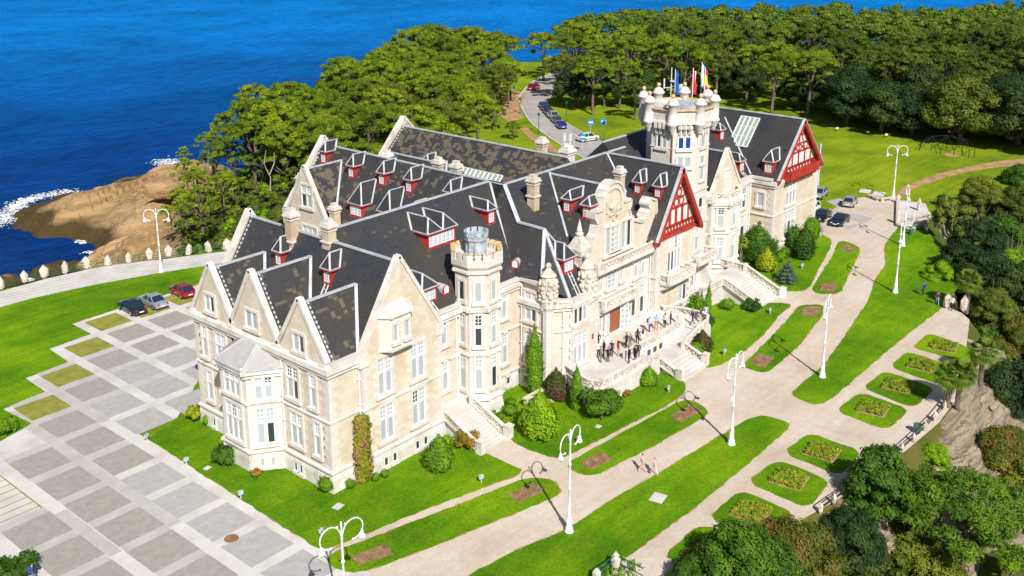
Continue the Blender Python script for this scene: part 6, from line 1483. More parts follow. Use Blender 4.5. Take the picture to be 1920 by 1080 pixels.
def car(x, y, rz, kind, col, lab, group=None, stripe=None, rough=.22, metal=.35):
    cn = 'car_paint_%d' % (hash(col) % 10**6)
    if cn not in MATS:
        m, nt, b_ = base_mat(cn, col, rough, metal, .6); b_.inputs['Coat Weight'].default_value = .7; b_.inputs['Coat Roughness'].default_value = .06
    if (kind, 'm') not in CM:
        c = car_meshes(kind); CM[(kind, 'm')] = c
        CM[(kind, 'o')] = [('window_glass', c['glass'].mesh('window_glass', 'car_glass')), ('headlights', c['hl'].mesh('headlights', 'headlamp')), ('taillights', c['tail'].mesh('taillights', 'tail_red')), ('number_plate', c['plate'].mesh('number_plate', 'paint_white'))]
        CM[(kind, 'w')] = (c['tyre'].mesh('tyre', 'tyre_black'), c['rim'].mesh('rim', 'rim_metal'))
    if (kind, cn) not in CM:
        c = CM[(kind, 'm')]['body']; me = c.mesh('body', cn); CM[(kind, cn)] = me
    t = thing('parked_car', lab, 'car', (x, y, hz(x, y)+.09), rz, group)
    link('body', CM[(kind, cn)], t)
    for nme, me in CM[(kind, 'o')]: link(nme, me, t)
    c = CM[(kind, 'm')]
    for sx in (-1, 1):
        for sy in (-1, 1):
            wv = link('wheel', CM[(kind, 'w')][0], t, (sx*c['L']*.30, sy*(c['W']/2-.09), .325)); link('rim', CM[(kind, 'w')][1], wv)
    if stripe: MB().box(-1.6, 1.6, -c['W']/2-.012, -c['W']/2+.01, .5, .72).box(-1.6, 1.6, c['W']/2-.01, c['W']/2+.012, .5, .72).build('side_stripe', stripe, t)
    return t
def pxcar(px, py, *a, **k): x, y = G(px, py, .7); return car(x, y, *a, **k)
# local -x is the front; +x the tail
gc = 'cars parked on the grass squares of the court'
pxcar(247, 574, R(-93), 'sedan', (.012, .02, .05), 'dark blue saloon parked on the court, leftmost of three', gc)
pxcar(287, 563, R(-93), 'sedan', (.38, .43, .50), 'silver saloon parked between the dark blue car and the red car', gc)
pxcar(341, 544, R(-93), 'hatch', (.42, .01, .04), 'bright red hatchback parked on the court next to the lawn', gc)
gc = 'cars parked by the east wing'
pxcar(1537, 362, R(8), 'hatch', (.40, .45, .52), 'silver hatchback at the back of the car park, beside the east wing', gc)
pxcar(1594, 377, R(192), 'hatch', (.48, .44, .40), 'beige silver hatchback standing alone beside the lawn', gc)
pxcar(1519, 392, R(4), 'suv', (.75, .75, .76), 'white car half hidden behind the east wing corner', gc, metal=0)
pxcar(1541, 403, R(6), 'sedan', (.012, .016, .035), 'black saloon beside the white car', gc)
pxcar(1575, 411, R(6), 'sedan', (.014, .02, .045), 'black saloon nearest the gravel drive', gc)
gc = 'cars parked along the road'
rdir = R(-125)+math.pi/2
for px, py, kd, col, lb in [(1052, 234, 'hatch', (.02, .07, .45), 'bright blue hatchback, nearest of the parked row on the road'), (1043, 224, 'hatch', (.22, .17, .19), 'grey brown car behind the bright blue one on the road'), (1036, 216, 'suv', (.55, .58, .6), 'pale car in the middle of the roadside row'),
                        (1029, 209, 'sedan', (.03, .04, .08), 'dark car behind the pale one on the road'), (1024, 203, 'sedan', (.02, .04, .14), 'navy car, second from the far end of the roadside row'), (1019, 197, 'hatch', (.04, .12, .35), 'mid blue car at the far end of the roadside row')]:
    pxcar(px, py, R(-128), kd, col, lb, gc)
pxcar(1001, 163, R(195), 'suv', (.50, .015, .02), 'red car driving up the road between the trees'); pxcar(1103, 258, R(165), 'suv', (.72, .73, .70), 'white car with a yellow green side stripe on the road', None, 'gold_leaf', metal=0)
pxcar(1246, 111, R(165), 'hatch', (.45, .015, .03), 'red car glimpsed among the distant pines'); pxcar(1210, 107, R(165), 'suv', (.75, .75, .75), 'white van glimpsed among the distant pines', metal=0)

# ---------------------------------------------------------------- people
def body_mesh(pose):
    """one skinned surface, feet at z=0, facing -y"""
    P = dict(stand=dict(la=(.10, 0), ra=(-.10, .03), lh=(.27, -.02, .86), rh=(-.27, -.02, .86), le=(.25, .03, 1.14), re=(-.25, .03, 1.14)),
             walk=dict(la=(.09, -.28), ra=(-.09, .30), lh=(.24, .18, .92), rh=(-.24, -.22, .95), le=(.25, .08, 1.15), re=(-.25, -.02, 1.15)),
             talk=dict(la=(.14, .02), ra=(-.12, -.05), lh=(.10, -.30, 1.12), rh=(-.26, -.04, .86), le=(.27, -.05, 1.14), re=(-.27, .03, 1.14)))[pose]
    J = [(0, 0, .96), (0, .01, 1.12), (0, .01, 1.28), (0, .01, 1.44), (0, 0, 1.53), (0, -.01, 1.64), (0, -.01, 1.74)]; rad = [(.155, .105), (.13, .09), (.165, .10), (.13, .08), (.058, .06), (.088, .10), (.07, .085)]
    E = [(0, 1), (1, 2), (2, 3), (3, 4), (4, 5), (5, 6)]
    for s, foot, hand, elb in ((1, P['la'], P['lh'], P['le']), (-1, P['ra'], P['rh'], P['re'])):
        i = len(J); fy = foot[1]
        J += [(s*.09, 0, .90), (s*.10+(foot[0]-s*.1)*.5, fy*.35-.03, .50), (foot[0], fy, .10), (foot[0], fy-.16, .04)]
        rad += [(.095, .10), (.06, .065), (.04, .045), (.04, .03)]; E += [(0, i), (i, i+1), (i+1, i+2), (i+2, i+3)]
        k = len(J); J += [(s*.19, .01, 1.43), elb, hand, (hand[0], hand[1]-.03, hand[2]-.09)]; rad += [(.06, .06), (.042, .042), (.03, .03), (.035, .02)]; E += [(3, k), (k, k+1), (k+1, k+2), (k+2, k+3)]
    m = bpy.data.meshes.new('skel'); m.from_pydata(J, E, []); o = bpy.data.objects.new('skel', m); COL.objects.link(o)
    o.modifiers.new('s', 'SKIN'); 
    for v, r_ in zip(m.skin_vertices[0].data, rad): v.radius = r_
    m.skin_vertices[0].data[0].use_root = True
    sb = o.modifiers.new('b', 'SUBSURF'); sb.levels = 1; sb.render_levels = 1
    dg = bpy.context.evaluated_depsgraph_get(); me = bpy.data.meshes.new_from_object(o.evaluated_get(dg)); me.name = 'person_body'
    bpy.data.objects.remove(o); me.materials.clear()
    for _ in range(4): me.materials.append(None)
    for p in me.polygons:
        c = p.center; z = c.z
        arm = abs(c.x) > .215 or (pose == 'talk' and c.y < -.2 and z > 1 and z < 1.3)
        if z > 1.70 or (z > 1.60 and c.y > .015): i = 3
        elif z > 1.49: i = 2
        elif arm and z < .93 and z > .6: i = 2
        elif z > .93 or arm: i = 0
        elif z < .07: i = 3
        else: i = 1
        p.material_index = i; p.use_smooth = True
    return me
BODY = {k: body_mesh(k) for k in ('stand', 'walk', 'talk')}
def cloth(col): 
    n = 'cloth_%02x%02x%02x' % tuple(int(c*255) for c in col); return m_plain(n, col, .85)
SKIN = m_plain('skin', (.50, .28, .19), .6); DK = (.012, .012, .02); NV = (.015, .02, .06); WH = (.72, .72, .74); GR = (.12, .115, .12); BLK = (.01, .01, .012)
def person(x, y, z, rz, pose, top, leg, lab, hair=(.03, .02, .015), group=None, h=1.0, extra=None, skirt=None):
    o = thing('person', lab, 'person', (x, y, z), rz, group, BODY[pose])
    for i, m in enumerate((cloth(top), cloth(leg), SKIN, cloth(hair))): o.material_slots[i].link = 'OBJECT'; o.material_slots[i].material = m
    o.scale = (h, h, h)
    if extra == 'bag': MB().box(.24, .36, -.14, .10, .55, .82).build('handbag', cloth((.55, .4, .4)).name, o)
    if extra == 'backpack': MB().box(-.15, .15, .10, .27, 1.05, 1.45).build('backpack', cloth((.03, .06, .25)).name, o)
    if extra == 'hair': MB().lathe([(.07, 1.45), (.11, 1.6), (.10, 1.74), (.03, 1.79)], 8, (0, .03, 0)).build('long_hair', cloth(hair).name, o)
    return o
TZp = 1.81
gp_ = 'guests in suits standing on the entrance terrace'
def tp(px, py, z=TZp): return (*G(px, py, z), z)
for px, py, rz, pose, top, leg, lab, kw in [
    (1126, 679, 30, 'stand', (.14, .14, .14), (.13, .13, .13), 'man in a grey suit at the left end of the terrace group', {}), (1121, 671, -40, 'talk', WH, BLK, 'person in a white shirt behind the grey suited man', {}),
    (1121, 652, 150, 'talk', (.02, .02, .03), (.02, .02, .03), 'man in a dark jacket at the back left of the terrace', {}), (1132, 667, -120, 'stand', NV, DK, 'man in a navy suit between the white shirt and the small dark figure', {}),
    (1140, 679, 160, 'stand', NV, DK, 'short man in a black suit nearest the terrace parapet', dict(h=.95)), (1147, 668, -90, 'stand', (.035, .035, .045), (.035, .035, .045), 'tall man in a charcoal suit standing a little apart', {}),
    (1159, 668, 60, 'stand', (.55, .06, .05), (.6, .55, .5), 'woman in a red top and pale trousers on the terrace', dict(extra='hair', h=.95)), (1174, 653, 180, 'talk', (.02, .02, .03), (.03, .03, .04), 'man with an open black jacket over a white shirt', {}),
    (1181, 655, -30, 'stand', GR, (.2, .2, .2), 'man in grey leaning by the upper parapet', {}), (1195, 645, 120, 'stand', (.03, .02, .03), BLK, 'dark haired woman in black beside the upper parapet', dict(extra='hair', h=.95)),
    (1205, 641, 200, 'talk', (.03, .04, .08), WH, 'man in a blue jacket with white shirt by the upper parapet', {}), (1217, 622, 20, 'stand', (.40, .52, .70), (.02, .04, .20), 'man in a pale blue shirt with a dark bag and blue trousers', dict(extra='backpack')),
    (1230, 618, -60, 'talk', (.30, .48, .75), (.65, .20, .03), 'man in a blue shirt and orange trousers', {}), (1246, 614, -100, 'stand', (.70, .66, .62), BLK, 'woman in a cream top and black skirt', dict(extra='hair', h=.95)),
    (1257, 612, -150, 'stand', BLK, BLK, 'man in black behind the upper parapet', {}), (1270, 606, 30, 'stand', (.55, .68, .82), (.6, .6, .6), 'man in a pale blue shirt near the head of the steps', {}),
    (1298, 609, 60, 'walk', (.03, .04, .08), (.03, .06, .20), 'man walking at the head of the steps in navy', {}), (1313, 604, 200, 'talk', (.10, .02, .12), (.55, .50, .42), 'person in a purple shirt and beige trousers at the curved parapet', {}),
    (1323, 600, 100, 'stand', (.5, .55, .62), (.05, .05, .08), 'person in light blue leaning on the curved parapet', {}), (1179, 681, -120, 'stand', DK, DK, 'dark suited man on the near landing of the steps', {}),
    (1190, 677, 60, 'talk', NV, DK, 'man in a navy jacket at the near landing, in the middle of three', {}), (1196, 672, 120, 'stand', (.06, .03, .03), DK, 'brown haired person at the near landing, rightmost of three', {})]:
    px2, py2 = px, py
    x, y, z = tp(px2, py2)
    person(x, y, z, R(rz), pose, top, leg, lab, group=gp_, **kw)
x, y = G(1204, 885, .04); person(x, y, .05, R(200), 'walk', (.70, .42, .48), (.60, .42, .36), 'walker in a pink shirt and shorts on the gravel drive')
x, y = G(1227, 891, .04); person(x, y, .05, R(190), 'walk', (.62, .45, .45), (.75, .74, .74), 'blonde woman in white trousers with a bag on the gravel drive', hair=(.45, .25, .08), extra='bag', h=.96)
x, y = G(1730, 554, .08); person(x, y, .08, R(170), 'stand', (.02, .08, .40), (.02, .02, .05), 'person in a blue jacket standing in tree shade', extra='backpack')
x, y = G(1757, 572, .08); person(x, y, .08, R(120), 'walk', (.16, .02, .05), (.18, .35, .42), 'person in a maroon top and light jeans on the lawn corner')
x, y = G(1784, 582, .04); person(x, y, .04, R(90), 'walk', (.75, .75, .75), (.02, .02, .03), 'person in a white shirt walking between two tall stone posts')
x, y = G(64, 1096, .06); person(x, y, .06, R(60), 'walk', (.02, .08, .42), (.35, .16, .1), 'person in blue beside the hedge in the bottom left corner', extra='backpack')
# ---------------------------------------------------------------- vegetation
def leaf_cloud(clumps, dens, size, jitter=.35, up=.35, rs=None, asp=.6):
    """clumps: (cx,cy,cz,rx,ry,rz). returns V,F of leaf tufts spread over and a little inside each clump"""
    rs = rs or rng; Vs = []
    for cx, cy, cz, rx, ry, rz in clumps:
        area = 4*math.pi*((rx*ry)**1.6/3+(rx*rz)**1.6/3+(ry*rz)**1.6/3)**(1/1.6); n = max(8, int(area*dens))
        d = rs.normal(size=(n, 3)); d /= np.linalg.norm(d, axis=1)[:, None]
        d[:, 2] = np.where(d[:, 2] < -.3, -d[:, 2]*.8, d[:, 2]); 
        r = 1-np.abs(rs.normal(0, .16, n))
        bumpy = 1+.16*np.sin(d[:, 0]*7+cx*3)*np.sin(d[:, 1]*6+cy*2+d[:, 2]*5)
        c = np.array([cx, cy, cz])+d*np.array([rx, ry, rz])*(r*bumpy)[:, None]
        nrm = d+rs.normal(0, jitter, (n, 3))+np.array([0, 0, up]); nrm /= np.linalg.norm(nrm, axis=1)[:, None]
        t = np.cross(nrm, rs.normal(size=(n, 3))); t /= np.linalg.norm(t, axis=1)[:, None]; b = np.cross(nrm, t)
        s = (size*rs.uniform(.6, 1.35, n))[:, None]
        q = [c+t*s*.9+nrm*s*.10, c+b*s*asp, c-t*s*.9-nrm*s*.05, c-b*s*asp]
        Vs.append(np.stack(q, 1).reshape(-1, 3))
    V = np.concatenate(Vs); F = np.arange(len(V)).reshape(-1, 4); return V, F
ICO1 = None
def cores(clumps, k=.80):
    global ICO1
    if ICO1 is None: ICO1 = ico(1)
    V0, F0 = ICO1; Vs = []; Fs = []
    for i, (cx, cy, cz, rx, ry, rz) in enumerate(clumps):
        Vs.append(V0*np.array([rx, ry, rz])*k+np.array([cx, cy, cz])); Fs.append(F0+len(V0)*i)
    return np.concatenate(Vs), np.concatenate(Fs)
def crown_mesh(name, clumps, dens, size, mat, k=.78, **kw):
    V, F = leaf_cloud(clumps, dens, size, **kw); V2, F2 = cores(clumps, k)
    F2 = np.concatenate([F2, F2[:, 2:3]], 1)+len(V)
    # quads with a doubled corner are not allowed: write the cores as triangles through a second pass
    m = bpy.data.meshes.new(name); allV = np.concatenate([V, V2]).astype(np.float32)
    loops = np.concatenate([F.ravel(), F2[:, :3].ravel()]).astype(np.int32); st = np.concatenate([np.arange(len(F))*4, len(F)*4+np.arange(len(F2))*3]).astype(np.int32)
    m.vertices.add(len(allV)); m.vertices.foreach_set('co', allV.ravel()); m.loops.add(len(loops)); m.loops.foreach_set('vertex_index', loops)
    m.polygons.add(len(st)); m.polygons.foreach_set('loop_start', st); m.materials.append(MATS[mat]); m.update(calc_edges=True); return m
def trunk_mesh(name, paths, mat='bark'):
    b = MB()
    for pts, r0, r1 in paths: b.tube(pts, r0, 6, r1=r1)
    return b.mesh(name, mat)
TREES = {}
def make_pine(key, H, spread, n, seed, mat='pine_leaf', dens=3.2, size=.34, low=.45, flat=.5):
    """umbrella pine: bare trunk, forked limbs, rounded tufted puffs set over a domed crown"""
    rs = np.random.default_rng(seed); lean = rs.uniform(-.07, .07, 2)*H; cl = []; br = []
    top = np.array([lean[0], lean[1], H*.78]); hc = H*(1-low)
    br.append(([(0, 0, -1), (lean[0]*.3, lean[1]*.3, H*.35), (lean[0]*.8, lean[1]*.8, H*.62), tuple(top)], H*.022+.06, .09))
    for i in range(n):
        f = (i+.5)/n; a = i*2.39996+rs.uniform(-.3, .3); q = f**.5
        rr = spread*q*rs.uniform(.78, 1.05); z = H*low+hc*(math.sqrt(max(0, 1-(q*.93)**2))*.82+.04)*rs.uniform(.86, 1.05)
        c = np.array([lean[0]+rr*math.cos(a), lean[1]+rr*math.sin(a), z]); s = spread*rs.uniform(.15, .25)
        cl.append((*c, s, s*rs.uniform(.8, 1.15), s*rs.uniform(.55, .8)))
        for _ in range(2):
            w_ = c+rs.uniform(-1, 1, 3)*np.array([s, s, s*.5]); s2 = s*rs.uniform(.35, .6); cl.append((*w_, s2, s2, s2*.8))
        if i % 3 == 0: zb = H*rs.uniform(low*.75, low+.12); st0 = np.array([lean[0]*zb/H, lean[1]*zb/H, zb]); br.append(([tuple(st0), tuple(st0*.5+c*.5-np.array([0, 0, .5])), tuple(c)], .12, .05))
    for i in range(max(3, n//5)):                                   # inner lower boughs
        a = i*2.1+seed; rr = spread*rs.uniform(.25, .6); s = spread*rs.uniform(.16, .24); cl.append((lean[0]+rr*math.cos(a), lean[1]+rr*math.sin(a), H*(low+rs.uniform(-.06, .10)), s, s, s*.5))
    TREES[key] = (crown_mesh('crown', cl, dens*1.35, size*1.25, mat, k=.62, jitter=.8, up=.25, asp=.26), trunk_mesh('trunk', br, 'bark'))
def make_broad(key, H, spread, n, seed, mat='oak_leaf', dens=3.0, size=.34, low=.15, bark='bark'):
    rs = np.random.default_rng(seed); cl = [(0, 0, H*.52, spread*.62, spread*.62, H*.36)]; br = [([(0, 0, -1), (.1, 0, H*.3), (0, .1, H*.6)], H*.03+.08, .1)]
    for i in range(n):
        d = rs.normal(size=3); d /= np.linalg.norm(d); d[2] = abs(d[2])*1.2-.45
        c = np.array([0, 0, H*(low+.42)])+d*np.array([spread*.78, spread*.78, H*.40]); s = spread*rs.uniform(.20, .36); c[2] = min(max(c[2], H*low), H-s*.6)
        cl.append((*c, s, s, s*rs.uniform(.7, .95)))
        if i % 3 == 0: br.append(([(0, 0, H*.25), tuple(c*.6), tuple(c)], .14, .05))
    TREES[key] = (crown_mesh('crown', cl, dens, size, mat), trunk_mesh('trunk', br, bark))
for k in range(5): make_pine('pine%d' % k, 11.5+k*.7, 4.4+.35*(k % 3), 27, 100+k, ['pine_leaf', 'pine_leaf', 'olive_leaf', 'pine_leaf', 'pine_leaf'][k], 15, .155, .50)
for k in range(4): make_pine('fpine%d' % k, 12.0+k, 5.0+.4*(k % 2), 26, 120+k, 'far_pine_leaf', 11, .175, .40, .45)
for k in range(3): make_broad('oak%d' % k, 12.5+k*1.2, 6.2+.4*k, 44, 140+k, ['oak_leaf', 'oak_leaf', 'olive_leaf'][k], 6, .24, .02)
for k in range(2): make_pine('bpine%d' % k, 7.5+k, 3.2, 24, 170+k, 'pine_leaf', 14, .16, .16, .5)
make_broad('bronze', 12.5, 6.6, 44, 150, 'bronze_leaf', 6, .24, .02); make_broad('scrub0', 2.6, 2.0, 9, 151, 'bright_leaf', 9, .17, .1); make_broad('scrub1', 3.0, 2.3, 9, 152, 'olive_leaf', 8, .18, .1); make_broad('scrub2', 2.8, 2.1, 9, 153, 'dark_leaf', 8, .17, .1); make_broad('scrub3', 3.2, 2.3, 9, 154, 'oak_leaf', 8, .18, .1)
NT = {}
def tree(key, x, y, z, s, lab, grp, name='pine_tree', cat='tree', rz=None, sz=None):
    cr, tr = TREES[key]
    t = thing(name, lab, cat, (x, y, z), random.uniform(0, 6.28) if rz is None else rz, grp); t.scale = (s, s, s if sz is None else sz)
    link('trunk', tr, t); link('crown', cr, t); return t
def scatter(poly, step, zero=None, seed=0, jit=.38):
    rs = np.random.default_rng(seed); xs = np.arange(min(p[0] for p in poly), max(p[0] for p in poly), step); ys = np.arange(min(p[1] for p in poly), max(p[1] for p in poly), step*.87); o = []
    for j, y in enumerate(ys):
        for x in xs: o.append((x+(j % 2)*step/2+rs.uniform(-jit, jit)*step, y+rs.uniform(-jit, jit)*step))
    o = np.array(o); return o[inpoly(o, poly)]
# wood on the headland left of the road
ZT = 7
HL = [G(px, py, ZT-6) for px, py in [(345, 330), (350, 290)]]+[G(px, py, ZT) for px, py in [(352, 300), (362, 262), (408, 225), (455, 192), (520, 172), (600, 132), (650, 112), (760, 90), (900, 78), (972, 92), (978, 130), (940, 165), (900, 185)]]+[(172, 142), (150, 128), (128, 117), (110, 108), (96, 110), (92, 121), (88, 130)]
gL = 'pines of the wood on the headland'
CLR1 = PX([(962, 205), (968, 165), (985, 130), (1010, 112), (1045, 112), (1060, 160), (1040, 175), (1020, 200), (1080, 240), (1160, 275), (1230, 330), (1000, 330), (930, 300), (900, 262), (925, 240)])
CLR2 = PX([(1080, 232), (1150, 222), (1230, 210), (1230, 300), (1150, 280)])
SCRUB = [G(340, 430, -6), G(425, 475, 0), G(560, 455, 0), G(575, 330, 0), G(490, 318, -2), G(415, 345, -5), G(370, 390, -7)]
for k, (x, y) in enumerate(scatter(HL, 7.2, seed=3)):
    if polydist(np.array([[x, y]]), [(74, 96), (100, 98), (101, 60), (74, 60)])[0] < 10: continue
    if inpoly(np.array([[x, y]]), SCRUB)[0] or inpoly(np.array([[x, y]]), CLR1)[0] or inpoly(np.array([[x, y]]), CLR2)[0]: continue
    place = ('at its seaward edge' if polydist(np.array([[x, y]]), HL[:12], False)[0] < 6 else 'beside the road and dirt bank' if x > 158 else 'just behind the back gables' if y < 128 and x > 112 else 'on its slope above the rocks' if x < 112 else 'in its middle')
    d = min(1, max(0, (y-118)/40)); z = hz(x, y)
    s = random.uniform(.78, 1.08)*(0.85 if z < -8 else 1)
    tree('pine%d' % random.choice([0, 1, 2, 3, 4, 0, 1, 3]) if z > -2.5 else 'bpine%d' % random.randrange(2), x, y, z-.3, s*(1 if z > -2.5 else 1.35), 'pine tree of the dense headland wood, '+place, gL)
    if z < -2.5 and random.random() < .8:
        x2, y2 = x+random.uniform(-3, 3), y+random.uniform(-3, 3); tree('pine%d' % random.randrange(5), x2, y2, hz(x2, y2)-.3, random.uniform(1.0, 1.25), 'tall pine of the headland wood rising over bushy ones, '+place, gL)
# right hand wood
LAWN_E = [G(1149, 222), G(1205, 205), G(1330, 215), G(1390, 215), G(1395, 195), G(1470, 200), G(1500, 238), G(1600, 248), G(1700, 258), G(1760, 268), G(1850, 285), G(1925, 292)]
HR = [G(1035, 176), G(1060, 200), G(1085, 222)]+LAWN_E+[(216, 32), (300, 20), (440, 60), (440, 105)]+[G(px, py, ZT) for px, py in [(1935, 2), (1850, 14), (1740, 22), (1560, 18), (1400, 24), (1290, 30), (1180, 34), (1060, 62), (1010, 104)]]+[G(1030, 150)]
gR = 'pines of the large wood beyond the lawns'; gO = 'broadleaved trees along the edge of the large wood'
clear = [G(1385, 192), G(1480, 196), G(1475, 214), G(1385, 214)]
pts = scatter(HR, 8.6, seed=5)
dl = polydist(pts, LAWN_E, False)
order = np.argsort(np.hypot(pts[:, 0], pts[:, 1])); cnt = 0; rest = []
for i in order:
    x, y = pts[i]; z = hz(x, y)
    if inpoly(np.array([[x, y]]), clear)[0] or inpoly(np.array([[x, y]]), CLR1)[0]: continue
    if dl[i] < 2.5: continue
    east = x > 190 and y < 103
    if dl[i] < 22 and east and y < 97:
        key = random.choice(['oak0', 'oak1', 'oak0', 'oak1', 'oak2', 'bronze' if y < 74 else 'oak0'])
        tree(key, x, y, z-.6, random.uniform(.85, 1.15), ('rust brown ' if key == 'bronze' else 'olive green ' if key == 'oak2' else 'dark green ')+'broadleaved tree at the edge of the large wood'+(', behind the pipe frame' if y < 72 else ', behind the far lawn'), gO, 'broadleaf_tree')
    elif dl[i] < 14 and random.random() < .35: tree(random.choice(['oak0', 'oak1']), x, y, z-.3, random.uniform(.6, .9), 'dark broadleaved tree at the edge of the large wood', gO, 'broadleaf_tree')
    else:
        cnt += 1
        if cnt <= 130: tree('fpine%d' % random.randrange(4) if x > 230 else 'pine%d' % random.randrange(5), x, y, z-.3, random.uniform(.85, 1.15), 'pine tree of the large wood beyond the lawns, '+('near the road' if x < 215 and y > 120 else 'behind the tower and flags' if y > 112 else 'behind the broadleaved edge trees'), gR)
        else: rest.append((x, y, z))
if rest:      # the farthest crowns read as one mass
    cl = []
    for x, y, z in rest:
        for _ in range(7): s = random.uniform(1.3, 2.6); cl.append((x+random.uniform(-3.4, 3.4), y+random.uniform(-3.4, 3.4), z+random.uniform(8.5, 12.5), s, s, s*.6))
    m = crown_mesh('distant_wood', cl, 2.6, .38, 'far_pine_leaf'); o = link('distant_wood', m, kind='stuff'); tag(o, 'far rows of pines of the large wood merging into one mass', 'wood')
# single trees that stand out
def px_tree(key, px, py, z, s, lab, name='pine_tree', grp=None, **k):
    x, y = G(px, py, z); return tree(key, x, y, z, s, lab, grp, name, **k)
px_tree('pine1', 1446, 213, 0, 1.15, 'tall pine standing free behind the east wing roof')
px_tree('pine4', 1019, 158, -1, 1.0, 'leaning pine at the bend of the road')
px_tree('pine2', 1190, 225, 0, .72, 'pale green pine at the lawn left of the tower')
px_tree('pine0', 962, 272, -1, .42, 'young pine behind the long ridge with lichened slates')
px_tree('pine3', 925, 262, -2, .6, 'low spreading pine over the grass slope left of the road')
for k, (px, py, s, z) in enumerate([(350, 420, .75, -9), (380, 430, .8, -6), (372, 380, .85, -9), (400, 345, .9, -7), (440, 330, .9, -5), (345, 310, .5, -14), (322, 425, .55, -13), (490, 300, .9, -4), (335, 395, .6, -13), (352, 350, .7, -12), (430, 270, .95, -9), (455, 245, 1.0, -9), (410, 285, .8, -10), (480, 265, 1.0, -6), (390, 300, .8, -11), (650, 280, .85, 0), (620, 250, .95, -1), (690, 250, .9, 0), (420, 380, .7, -5)]):
    px_tree('bpine%d' % (k % 2) if px < 470 else 'pine%d' % (k % 5), px, py, z, s*(1.15 if px < 470 else 1), 'pine on the steep scrub slope above the rocks', grp='pines on the slope above the rock shelf')
b = MB()
for k, (px, py) in enumerate([(598, 262), (668, 268), (505, 340), (660, 262)]):
    x, y = G(px, py, -2); t = thing('dead_tree', ['bare pale trunk leaning behind the back gable', 'forked bare white trunk right of the back gable', 'bare pale trunk on the scrub slope', 'thin bare trunk between the back gables'][k], 'tree', (x, y, hz(x, y)))
    q = MB(); q.tube([(0, 0, -1), (.3, 0, 2.5), (-.6, .4, 5), (-.2, .2, 7.5)], .13, 6, r1=.05); q.tube([(.1, 0, 3), (1.6, .4, 4.8), (2.0, .8, 6.6)], .13, 5, r1=.05); q.tube([(-.5, .3, 4.8), (-2.2, -.3, 6.8)], .1, 5, r1=.04); q.build('trunk', 'pale_bark', t)
# scrub on slopes
SL = [G(330, 320, -14), G(340, 420, -10), G(330, 470, -3), G(440, 462, -1), G(540, 420, -1), G(560, 340, -3), G(400, 262, -14)]
for x, y in scatter(SL, 3.4, seed=8):
    z = hz(x, y); 
    if z > -.3: continue
    tree(random.choice(['scrub0', 'scrub1', 'scrub1']), x, y, z-.2, random.uniform(.5, 1.0), 'low scrub bush on the slope above the rocks', 'scrub on the slope above the rock shelf', 'scrub_bush', 'bush')
